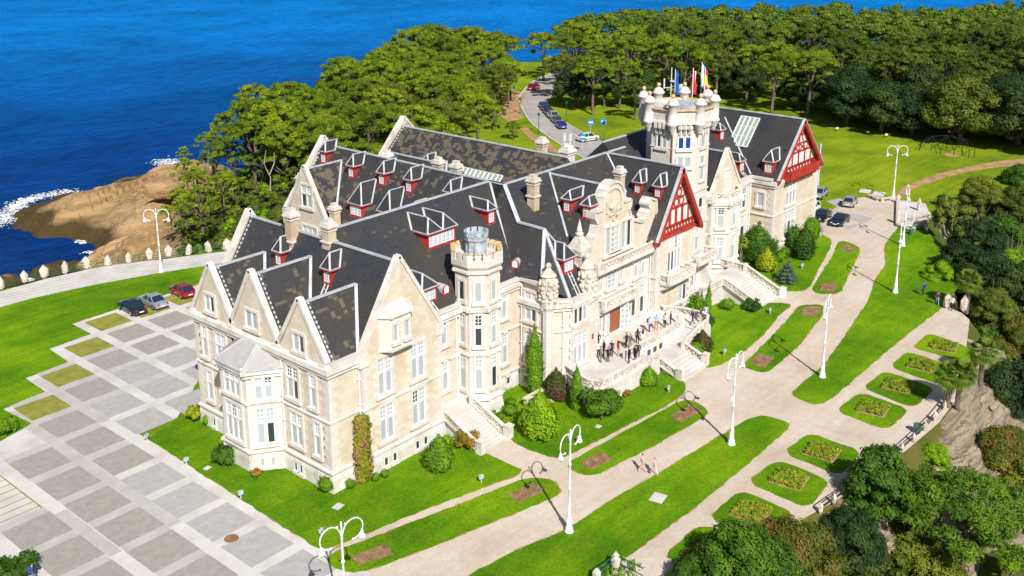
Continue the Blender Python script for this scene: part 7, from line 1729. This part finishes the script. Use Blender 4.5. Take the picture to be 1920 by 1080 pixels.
# lower garden on the right: dark trees rising from below the railing
make_broad('big_dark', 11, 5.2, 40, 160, 'oak_leaf', 15, .17); make_broad('big_green', 8, 4.6, 44, 161, 'dark_leaf', 18, .15); make_broad('big_bronze', 8, 4.4, 44, 162, 'rust_leaf', 18, .14); make_broad('big_olive', 9, 4.2, 40, 163, 'olive_leaf', 16, .16)
make_broad('conical', 9.5, 2.9, 44, 164, 'dark_leaf', 18, .15, .1); make_pine('big_pine', 13, 5.6, 34, 165, 'deep_pine_leaf', 16, .16, .62, .5); make_broad('light', 6, 3.0, 34, 166, 'bright_leaf', 20, .13)
make_broad('thin', 6.5, 3.2, 22, 167, 'olive_leaf', 5, .18, .3, 'pale_bark')
RT_ = [  # key, px, py of the crown middle, foot z, scale, label, name
    ('big_green', 1390, 1062, -7, .82, 'dark green round tree at the bottom of the photo, hiding the last garden squares', 'broadleaf_tree'),
    ('big_bronze', 1492, 1040, -7, .80, 'rust tinged tree right of the dark green one at the bottom', 'broadleaf_tree'),
    ('big_green', 1305, 1092, -7, .5, 'small dark tree at the bottom left of the lower garden trees', 'broadleaf_tree'),
    ('conical', 1650, 900, -8, .95, 'upright dark green tree beside the cliff railing', 'broadleaf_tree'),
    ('big_dark', 1592, 1010, -9, .55, 'shadowed dark tree below the upright green one', 'broadleaf_tree'),
    ('big_olive', 1610, 1078, -10, .7, 'olive tree at the bottom between the rust tree and the pine', 'broadleaf_tree'),
    ('big_olive', 1700, 1050, -10, .75, 'olive coloured tree left of the big pine trunk', 'broadleaf_tree'),
    ('big_dark', 1675, 995, -10, .5, 'black shadowed tree between the upright one and the big pine', 'broadleaf_tree'),
    ('big_pine', 1812, 945, -9.5, 1.0, 'big umbrella pine with a forked trunk in the lower right', 'pine_tree'),
    ('light', 1752, 858, -8, .55, 'bright green shrub tree under the cliff railing', 'broadleaf_tree'),
    ('big_bronze', 1885, 845, -9, .7, 'brownish tree at the right edge above the big pine', 'broadleaf_tree'),
    ('big_dark', 1900, 740, -8, .8, 'dark tree at the right edge beside the cliff palms', 'broadleaf_tree'),
    ('big_olive', 1870, 615, -5, .95, 'olive tree at the right edge above the path end', 'broadleaf_tree'),
    ('big_bronze', 1915, 640, -5, .8, 'brownish tree cut by the right edge below the olive one', 'broadleaf_tree'),
    ('big_dark', 1905, 555, -5, .95, 'dark tree at the right edge near the small palm', 'broadleaf_tree'),
    ('big_dark', 1845, 520, -4, .85, 'dark tree behind the single palm', 'broadleaf_tree'),
    ('big_olive', 1862, 575, -5, .6, 'small olive tree right of the single palm', 'broadleaf_tree'),
    ('big_dark', 1800, 500, -2.5, .7, 'shadowed tree behind the light green rounded one', 'broadleaf_tree'),
    ('light', 1762, 516, -1, .7, 'light green rounded tree by the walkers', 'broadleaf_tree'),
    ('thin', 1790, 415, -1, .95, 'thin crowned tree with pale trunks at the viewpoint', 'broadleaf_tree'),
    ('thin', 1815, 455, -1.5, .8, 'second thin crowned tree right of the viewpoint', 'broadleaf_tree'),
    ('big_olive', 1838, 362, -1, .72, 'rounded olive tree alone on the far right lawn', 'broadleaf_tree'),
    ('big_green', 1880, 450, -3, .95, 'green tree at the right edge level with the viewpoint', 'broadleaf_tree'),
    ('big_olive', 1912, 385, -2, .85, 'olive tree cut by the right edge near the trail', 'broadleaf_tree'),
    ('light', 1895, 500, -3, .95, 'light green tree cut by the right edge', 'broadleaf_tree'),
    ('big_dark', 1838, 455, -3, .75, 'dark tree between the viewpoint trees and the right edge', 'broadleaf_tree'),
    ('big_green', 1918, 340, -2, .8, 'green tree cut by the right edge above the trail', 'broadleaf_tree'),
    ('light', 1905, 1050, -10, .45, 'small yellow green tree on the lower lawn', 'broadleaf_tree'),
    ('big_dark', 1760, 910, -10, .5, 'small dark shrub tree at the cliff foot', 'broadleaf_tree'),
    ('big_olive', 1905, 905, -10, .8, 'olive tree at the right edge behind the big pine', 'broadleaf_tree'),
    ('big_olive', 1740, 1075, -10, .7, 'low olive tree at the bottom left of the big pine trunk', 'broadleaf_tree'),
]
HT = dict(big_green=8, big_bronze=8, conical=9.5, big_dark=11, big_olive=9, big_pine=13, light=6, thin=6.5)
for key, px, py, z, s, lb, nm in RT_:
    zc = {'big_pine': .3, 'conical': -2.0}.get(key, -2.6 if py > 600 else .4) if not (py < 480 and px < 1850) else z+HT[key]*s*.55
    if z == -10 and key != 'big_pine': zc = -4.5
    if key == 'light' and z == -8: zc = -5.5
    if py > 560:                                                    # stands beyond the railing: follow the sight line until clear of the terrace edge
        rr = dict(big_pine=5.6, conical=2.4, light=3.0).get(key, 4.4)*s
        for zq in np.arange(zc, 7, .25):
            P0 = np.array([G(px, py, zq)])
            if not inpoly(P0, PLAT)[0] and polydist(P0, PLAT)[0] > min(.62*rr, 3.0): zc = float(zq); break
    x, y = G(px, py, zc); foot = hz(x, y); k_ = (zc-foot)/(HT[key]*(.85 if key == 'big_pine' else .55))
    t = tree(key, x, y, foot, s, lb, None, nm); HH = HT[key]*(.85 if key == 'big_pine' else .55); off = (zc-foot)/s-HH
    for ch in t.children:
        if ch.name.startswith('crown'): ch.location.z = off
        else: ch.scale.z = max(.35, (off+HH)/HH)
lower = sheet('lower_lawn', smooth_poly(PX([(1740, 1180), (1780, 1010), (1850, 960), (2000, 930), (2100, 1100), (1900, 1200)], -8.9), 2), -8.75, 'lawn', .3)
# undergrowth filling the lower garden
LG = [(55, 33), (61, 31), (71, 27.6), (80, 26.6), (97, 25), (109, 27), (121, 33), (132, 38), (146, 43), (165, 47), (190, 42), (215, 36), (230, 20), (160, 5), (100, 5), (70, 8), (50, 20)]
LL = PX([(1740, 1180), (1780, 1010), (1850, 960), (2000, 930), (2100, 1100), (1900, 1200)], -8.9)
def inframe(x, y, z, m=30):
    v = Vector((x, y, z-CH)); d = v.dot(fw); px = 960+CPX+CF*v.dot(rt2)/d; py = 540+CPY-CF*v.dot(up2)/d
    return -m < px < 1920+m and -m < py < 1080+m
CLF = [(114, 33), (108, 30), (97, 29), (82, 29), (80, 23), (90, 20), (104, 20), (114, 26)]
for x, y in scatter(LG, 2.8, seed=12):
    if not inframe(x, y, hz(x, y)+1) or (inpoly(np.array([[x, y]]), CLF)[0] and random.random() < .85): continue
    if inpoly(np.array([[x, y]]), LL)[0] or math.hypot(x, y) < 45: continue
    z = hz(x, y); s = random.uniform(.6, 1.25)
    if polydist(np.array([[x, y]]), PLAT)[0] < 1.2: s *= .6
    tree(random.choice(['scrub0', 'scrub1', 'scrub1', 'scrub2', 'scrub3']), x, y, z+.1, s, 'undergrowth bush in the lower garden below the railing', 'undergrowth bushes of the lower garden', 'undergrowth_bush', 'bush')
for x, y in scatter([(118, 8), (128, 26), (160, 36), (200, 30), (255, 30), (250, -15), (150, -15)], 11, seed=21):
    if inframe(x, y, hz(x, y)+6, 60): continue
    tree(random.choice(['oak0', 'oak1', 'oak2', 'bronze']), x, y, hz(x, y)-.5, random.uniform(.6, .85), 'broadleaved tree in the hollow right of the grounds', 'broadleaved trees in the hollow right of the grounds', 'broadleaf_tree')
# cliff rock under the railing
rock_field('cliff_face', [(115, 33.5), (108, 30.6), (97, 29.2), (85, 29.2), (80, 29.6), (74, 30.5), (74, 24), (80, 21), (90, 20), (104, 20), (114, 25)], -2.3, .5, .45, .6, 'cliff_rock', -11, 2.2, tilt=(0, .62), ref=(90, 25), cap=-.35)
# fallen blocks and ivy on the cliff
gx = 'loose pale boulders on the cliff under the railing'
for _ in range(40):
    x = random.uniform(78, 108); y = random.uniform(21, 27); V, F = ico(1); r = random.uniform(.3, .9)
    zz = -2.6+.85*(y-25)+random.uniform(.1, .7)
    thing('boulder', 'loose pale boulder on the cliff under the railing', 'rock', (x, y, zz-.6), random.random()*6, gx, npmesh('boulder', V*np.array([r*1.2, r, r*.8])*(1+.2*np.sin(V[:, [0]]*5+V[:, [1]]*4+x)), F, 'cliff_rock'))
for px, py, z, r, lb in [(1785, 812, -2, 1.5, 'green creeper hanging on the cliff below the palms'), (1845, 790, -4, 1.3, 'bright green plants growing on the cliff ledge'), (1822, 782, -4, .9, 'small bright green plant on the cliff ledge'), (1702, 862, -1.5, .8, 'creeper patch under the railing left of the litter bin')]:
    x, y = G(px, py, z); m = crown_mesh('creeper', [(random.uniform(-r, r), random.uniform(-.3, .3), random.uniform(-r, r*.6), .6, .5, .45) for _ in range(9)], 12, .16, 'bright_leaf'); thing('creeper', lb, 'plant', (x, y, z), 0, None, m)

# shrubs and clipped bushes
def bush(px, py, w, h, mat, lab, shape='round', dens=26, size=.12, cat='bush', name='clipped_bush', z=.05, grp=None, base='foot'):
    """px,py: foot centre in the survey; w width, h height in metres"""
    x, y = G(px, py, z)
    cl = []; r = w/2
    if shape == 'round': cl = [(0, 0, h*.5, r, r, h*.5)]
    elif shape == 'cone':
        for k in range(9): f = k/8; rr = r*(math.sin(math.pi*(.28+.72*f))**.8 if f < 1 else .1)*(1.05-.25*f); cl.append((0, 0, h*(.16+.74*f), max(rr, .15), max(rr, .15), h*.15))
    elif shape == 'column':
        n = 15
        for k in range(n): f = k/(n-1); rr = r*(.86+.14*math.sin(f*5))*(1 if f < .6 else max(.14, 1-((f-.6)/.42)**1.5)); cl.append((random.uniform(-.06, .06), random.uniform(-.06, .06), h*(.09+.85*f), rr, rr, h*.10))
    elif shape == 'loose':
        for k in range(14): a = k*2.4; q = r*.62*math.sqrt(k/14); cl.append((q*math.cos(a), q*math.sin(a), h*random.uniform(.35, .75), r*.38, r*.38, h*.27))
    m = crown_mesh('foliage', cl, dens, size, mat, .88 if shape != 'loose' else .75, jitter=.3 if shape != 'loose' else .6, up=.1)
    t = thing(name, lab, cat, (x, y, z-.05), random.random()*6 if shape in ('round', 'cone', 'loose') else 0, grp); link('foliage', m, t)
    b = MB(); b.tube([(0, 0, -.2), (0, 0, h*.4)], max(.06, w*.04), 6); b.build('stem', 'bark', t); return t
BL = [(614, 922, 1.7, 1.5, 'topiary_leaf', 'round', 'clipped round bush at the nearest palace corner'), (657, 916, .95, .95, 'topiary_leaf', 'round', 'small round clipped bush left of the flowering creeper foot'),
      (705, 903, .8, .9, 'topiary_leaf', 'round', 'small round clipped bush just right of the creeper, left of a pair'), (722, 896, .78, .85, 'topiary_leaf', 'round', 'small round clipped bush just right of the creeper, right of a pair'),
      (824, 880, 2.9, 3.3, 'topiary_leaf', 'cone', 'egg shaped clipped bush on the lawn before the west steps'), (838, 838, 1.1, 1.3, 'topiary_leaf', 'round', 'small clipped bush between the egg shaped bush and the steps'),
      (422, 871, 2.5, 1.7, 'dark_leaf', 'loose', 'dark spreading round bush by the west bay'), (387, 797, .85, 1.1, 'topiary_leaf', 'round', 'small round clipped bush beside the golden shrub'),
      (367, 790, 1.9, 1.7, 'gold_leaf', 'loose', 'golden leaved shrub against the far west front'), (480, 893, 1.2, .7, 'autumn_leaf', 'loose', 'little orange and yellow shrub under the west bay'),
      (877, 840, 2.6, 1.7, 'autumn_leaf', 'loose', 'russet shrub at the foot of the west steps'), (1012, 818, 4.0, 4.6, 'bright_leaf', 'cone', 'big bright green conical bush in the centre lawn'),
      (1043, 748, 2.9, 3.3, 'purple_leaf', 'cone', 'purple tinged bush against the canted wing'), (1081, 768, 1.35, 4.6, 'topiary_leaf', 'column', 'narrow yellow green cypress beside the purple bush'),
      (1128, 782, 4.6, 3.0, 'red_flower_leaf', 'loose', 'dark green bush dotted with red flowers below the terrace'), (1217, 722, 2.0, 2.1, 'topiary_leaf', 'cone', 'egg shaped clipped bush below the terrace parapet'),
      (957, 779, 1.7, 1.2, 'topiary_leaf', 'round', 'rounded clipped bush right of the stair turret'), (937, 787, 1.05, .8, 'topiary_leaf', 'round', 'small clipped bush, right one of two by the steps foot'),
      (922, 779, .9, .7, 'topiary_leaf', 'round', 'small clipped bush, left one of two by the steps foot'), (957, 762, 1.3, .9, 'topiary_leaf', 'round', 'small clipped bush tucked behind the rounded one'),
      (1176, 743, 1.2, .7, 'autumn_leaf', 'loose', 'tuft of spiky brownish plants right of the red flowered bush'), (1316, 662, 2.6, 2.7, 'purple_leaf', 'cone', 'purple bush right of the main steps'),
      (1305, 668, 2.2, 1.7, 'topiary_leaf', 'round', 'mushroom clipped bush in front of the purple bush by the steps'), (1330, 618, 1.2, 2.0, 'dark_leaf', 'round', 'dark bush behind the curved parapet'),
      (1364, 580, 1.9, 1.4, 'topiary_leaf', 'round', 'clipped bush on the lawn beside the east steps'), (1411, 583, 2.5, 1.5, 'dark_leaf', 'loose', 'loose shrub with pale blossoms at the foot of the east steps'),
      (1358, 506, 4.8, 2.2, 'topiary_leaf', 'loose', 'wide low shrub against the wall behind the east steps'), (1420, 487, 6.0, 5.2, 'dark_leaf', 'cone', 'large dark green bush before the east wing corner'),
      (1437, 508, 3.0, 3.2, 'gold_leaf', 'cone', 'golden green conical bush in front of the large dark one'), (1461, 492, 1.8, 1.6, 'topiary_leaf', 'round', 'round clipped bush, front one right of the golden bush'),
      (1469, 484, 1.9, 1.7, 'topiary_leaf', 'round', 'round clipped bush, back one right of the golden bush'), (1488, 480, 2.9, 4.6, 'dark_leaf', 'round', 'tall dark clipped bush against the east wing'),
      (1507, 486, 3.2, 4.8, 'dark_leaf', 'cone', 'dark conical topiary right of the tall dark bush'), (1519, 458, 3.0, 4.2, 'topiary_leaf', 'round', 'tall clipped bush at the far corner of the east wing'),
      (1767, 385, 2.2, 1.9, 'dark_leaf', 'round', 'single round bush on the far right lawn'), (5, 812, 3.6, 1.4, 'bright_leaf', 'loose', 'bright green juniper at the left edge of the court'),
      (22, 1085, 4.6, 1.6, 'dark_leaf', 'loose', 'dark hedge bush in the bottom left corner')]
for px, py, w, h, mt_, sh, lb in BL: bush(px, py, w, h, mt_, lb, sh, size=.10 if w < 2.2 else .13, dens=38 if w < 2.2 else 26)
t = bush(975, 722, 1.9, 7.4, 'topiary_leaf', 'tall dark column cypress against the recessed wall', 'column', name='cypress_tree', cat='tree'); t.location = (73.0, 59.0, 0)
t = bush(1308, 600, 3.2, 2.9, 'topiary_leaf', 'bright clipped shrub growing behind the right end of the terrace', 'loose', name='shrub', z=1.0)
bush(1327, 598, .8, 4.4, 'topiary_leaf', 'slim cypress spire at the right end of the terrace', 'column', name='cypress_tree', cat='tree')
# the flowering creeper in the corner of the west wing
cl = []
for k in range(22): f = k/21; cl.append((random.uniform(-.14, .14), random.uniform(-.06, .06), .35+f*5.3, .98*(1-.12*f), .55, .5))
t = thing('bougainvillea', 'tall climbing shrub with magenta flowers on the corner of the west wing', 'climbing plant', (51.6, 59.75, 0)); link('foliage', crown_mesh('foliage', cl, 30, .12, 'flower_leaf', .85, jitter=.5, up=.1), t)
# blue spruce
t = thing('spruce_tree', 'small blue grey spruce alone on the lawn below the golden bush', 'tree', (*G(1474, 530), .05)); cl = []
for k in range(7):
    f = k/6; rr = 1.35*(1-f)+.12
    for q in range(6 if f < .8 else 2): a = q*1.05+k; cl.append((rr*.62*math.cos(a), rr*.62*math.sin(a), .35+f*2.7, rr*.42, rr*.42, .2))
link('foliage', crown_mesh('foliage', cl, 40, .10, 'spruce_leaf', .6, jitter=.6, up=.4), t); MB().tube([(0, 0, 0), (0, 0, 3)], .08, 6, r1=.03).build('trunk', 'bark', t)
# planted beds in the garden squares
gb_ = 'square planted beds in the small lawns'
for k, (px, py, lb) in enumerate([(1408, 962, 'square flower bed half hidden by the dark tree at the bottom'), (1480, 901, 'square flower bed, second of the lower row'), (1542, 849, 'square flower bed, nearest the crossing path on its near side'), (1636, 768, 'square flower bed, nearest the crossing path on its far side'), (1684, 725, 'square flower bed touched by palm shadow'), (1729, 687, 'square flower bed third from the crossing path'), (1769, 651, 'farthest square flower bed, beside the cliff palms'), (1318, 1040, 'flower bed in the shadow at the bottom edge')]):
    x, y = G(px, py); w = 1.3; t = thing('flower_bed', lb, 'flower bed', (x, y, .08), R(8), gb_)
    b = MB()
    for s in (-1, 1): b.box(-w, w, *sorted((s*w, s*(w-.10))), 0, .04); b.box(*sorted((s*w, s*(w-.10))), -w+.10, w-.10, 0, .04)
    b.build('border', 'bare_earth', t); MB().box(-w+.1, w-.1, -w+.1, w-.1, -.02, .05).build('soil', 'soil', t)
    cl = [(random.uniform(-w, w)*.88, random.uniform(-w, w)*.88, .16, .24, .24, .20) for _ in range(85)]
    o = link('plants', crown_mesh('plants', cl, 60, .085, 'bed_leaf', .5, jitter=.7), t); o['kind'] = 'stuff'
# palms
def palm(x, y, z, H, lab, n=30, L=1.7, grp=None):
    t = thing('palm_tree', lab, 'palm tree', (x, y, z), random.random()*6, grp); MB().tube([(0, 0, -.3), (.1, 0, H*.5), (.05, .1, H)], .26, 8, r1=.22).build('trunk', 'bark', t)
    b = MB()
    for k in range(n):
        a = k*2.399; e = R(75-125*k/n); d = Vector((math.cos(a)*math.cos(e), math.sin(a)*math.cos(e), math.sin(e))); s = Vector((-math.sin(a), math.cos(a), 0))
        o_ = Vector((.05, .1, H)); st_ = o_+d*L*.45
        for q in range(-5, 6):
            th_ = q*.24; dd = (d*math.cos(th_)+s*math.sin(th_)).normalized(); tip = st_+dd*L*.62+Vector((0, 0, -.25-.1*abs(q)*.3)); m_ = st_+dd*L*.3+Vector((0, 0, .03))
            w_ = s.cross(dd) if abs(q) < 1 else dd.cross(Vector((0, 0, 1))); w_ = (s-dd*s.dot(dd)).normalized()*.07
            b.add([st_, m_+w_, tip, m_-w_], [(0, 1, 2, 3)])
        b.bar(o_, st_, .05, .03)
    b.build('fronds', 'palm_leaf', t)
    return t
gpalm = 'fan palms on the cliff edge'
for px, py, z, H, lb in [(1812, 583, 0, 3.6, 'single fan palm beside the tall stone posts'), (1772, 782, -1, 4.2, 'fan palm on the cliff edge, left one of a pair'), (1793, 792, -1.5, 5.0, 'fan palm on the cliff edge, right one of a pair'), (1836, 745, -2, 5.0, 'fan palm growing out of the cliff above the pair')]:
    x, y = G(px, py, z); palm(x, y, z, H, lb, grp=gpalm)
x, y = G(1388, 495, 0); palm(x, y, 0, 3.0, 'small bright palm against the wall left of the large dark bush', 20, 1.1)
x, y = G(1560, 1012, -3); palm(x, y, -4, 1.2, 'spiky pale green plant between the rust tree and the dark tree', 26, 1.3)
x, y = G(1165, 1078, 0)
t = thing('agave_plant', 'spiky green plants inside the rails at the bottom edge', 'plant', (x, y, -.2)); b = MB()
for k in range(70):
    ox, oy = random.uniform(-1.6, 1.6), random.uniform(-.8, .5); a = random.random()*6.28; e = R(random.uniform(35, 80)); L = random.uniform(.6, 1.1); d = Vector((math.cos(a)*math.cos(e), math.sin(a)*math.cos(e), math.sin(e)))*L; s = Vector((-math.sin(a), math.cos(a), 0))*.05
    o_ = Vector((ox, oy, 0)); b.add([o_-s, o_+s, o_+d*.6+s*1.4+Vector((0, 0, .05)), o_+d, o_+d*.6-s*1.4+Vector((0, 0, .05))], [(0, 1, 2, 3, 4)])
b.build('leaves', 'bright_leaf', t)
# rocky edge timbers of the old fence behind the slope trees
x, y = G(505, 303, -3); x2, y2 = G(528, 296, -3); rail((x, y), (x2, y2), -3, -3, 'wooden rail among the pines of the headland', 'bark', 2, 1.1)
# grass tufts along the lawn nearest the camera break up the flat sheets
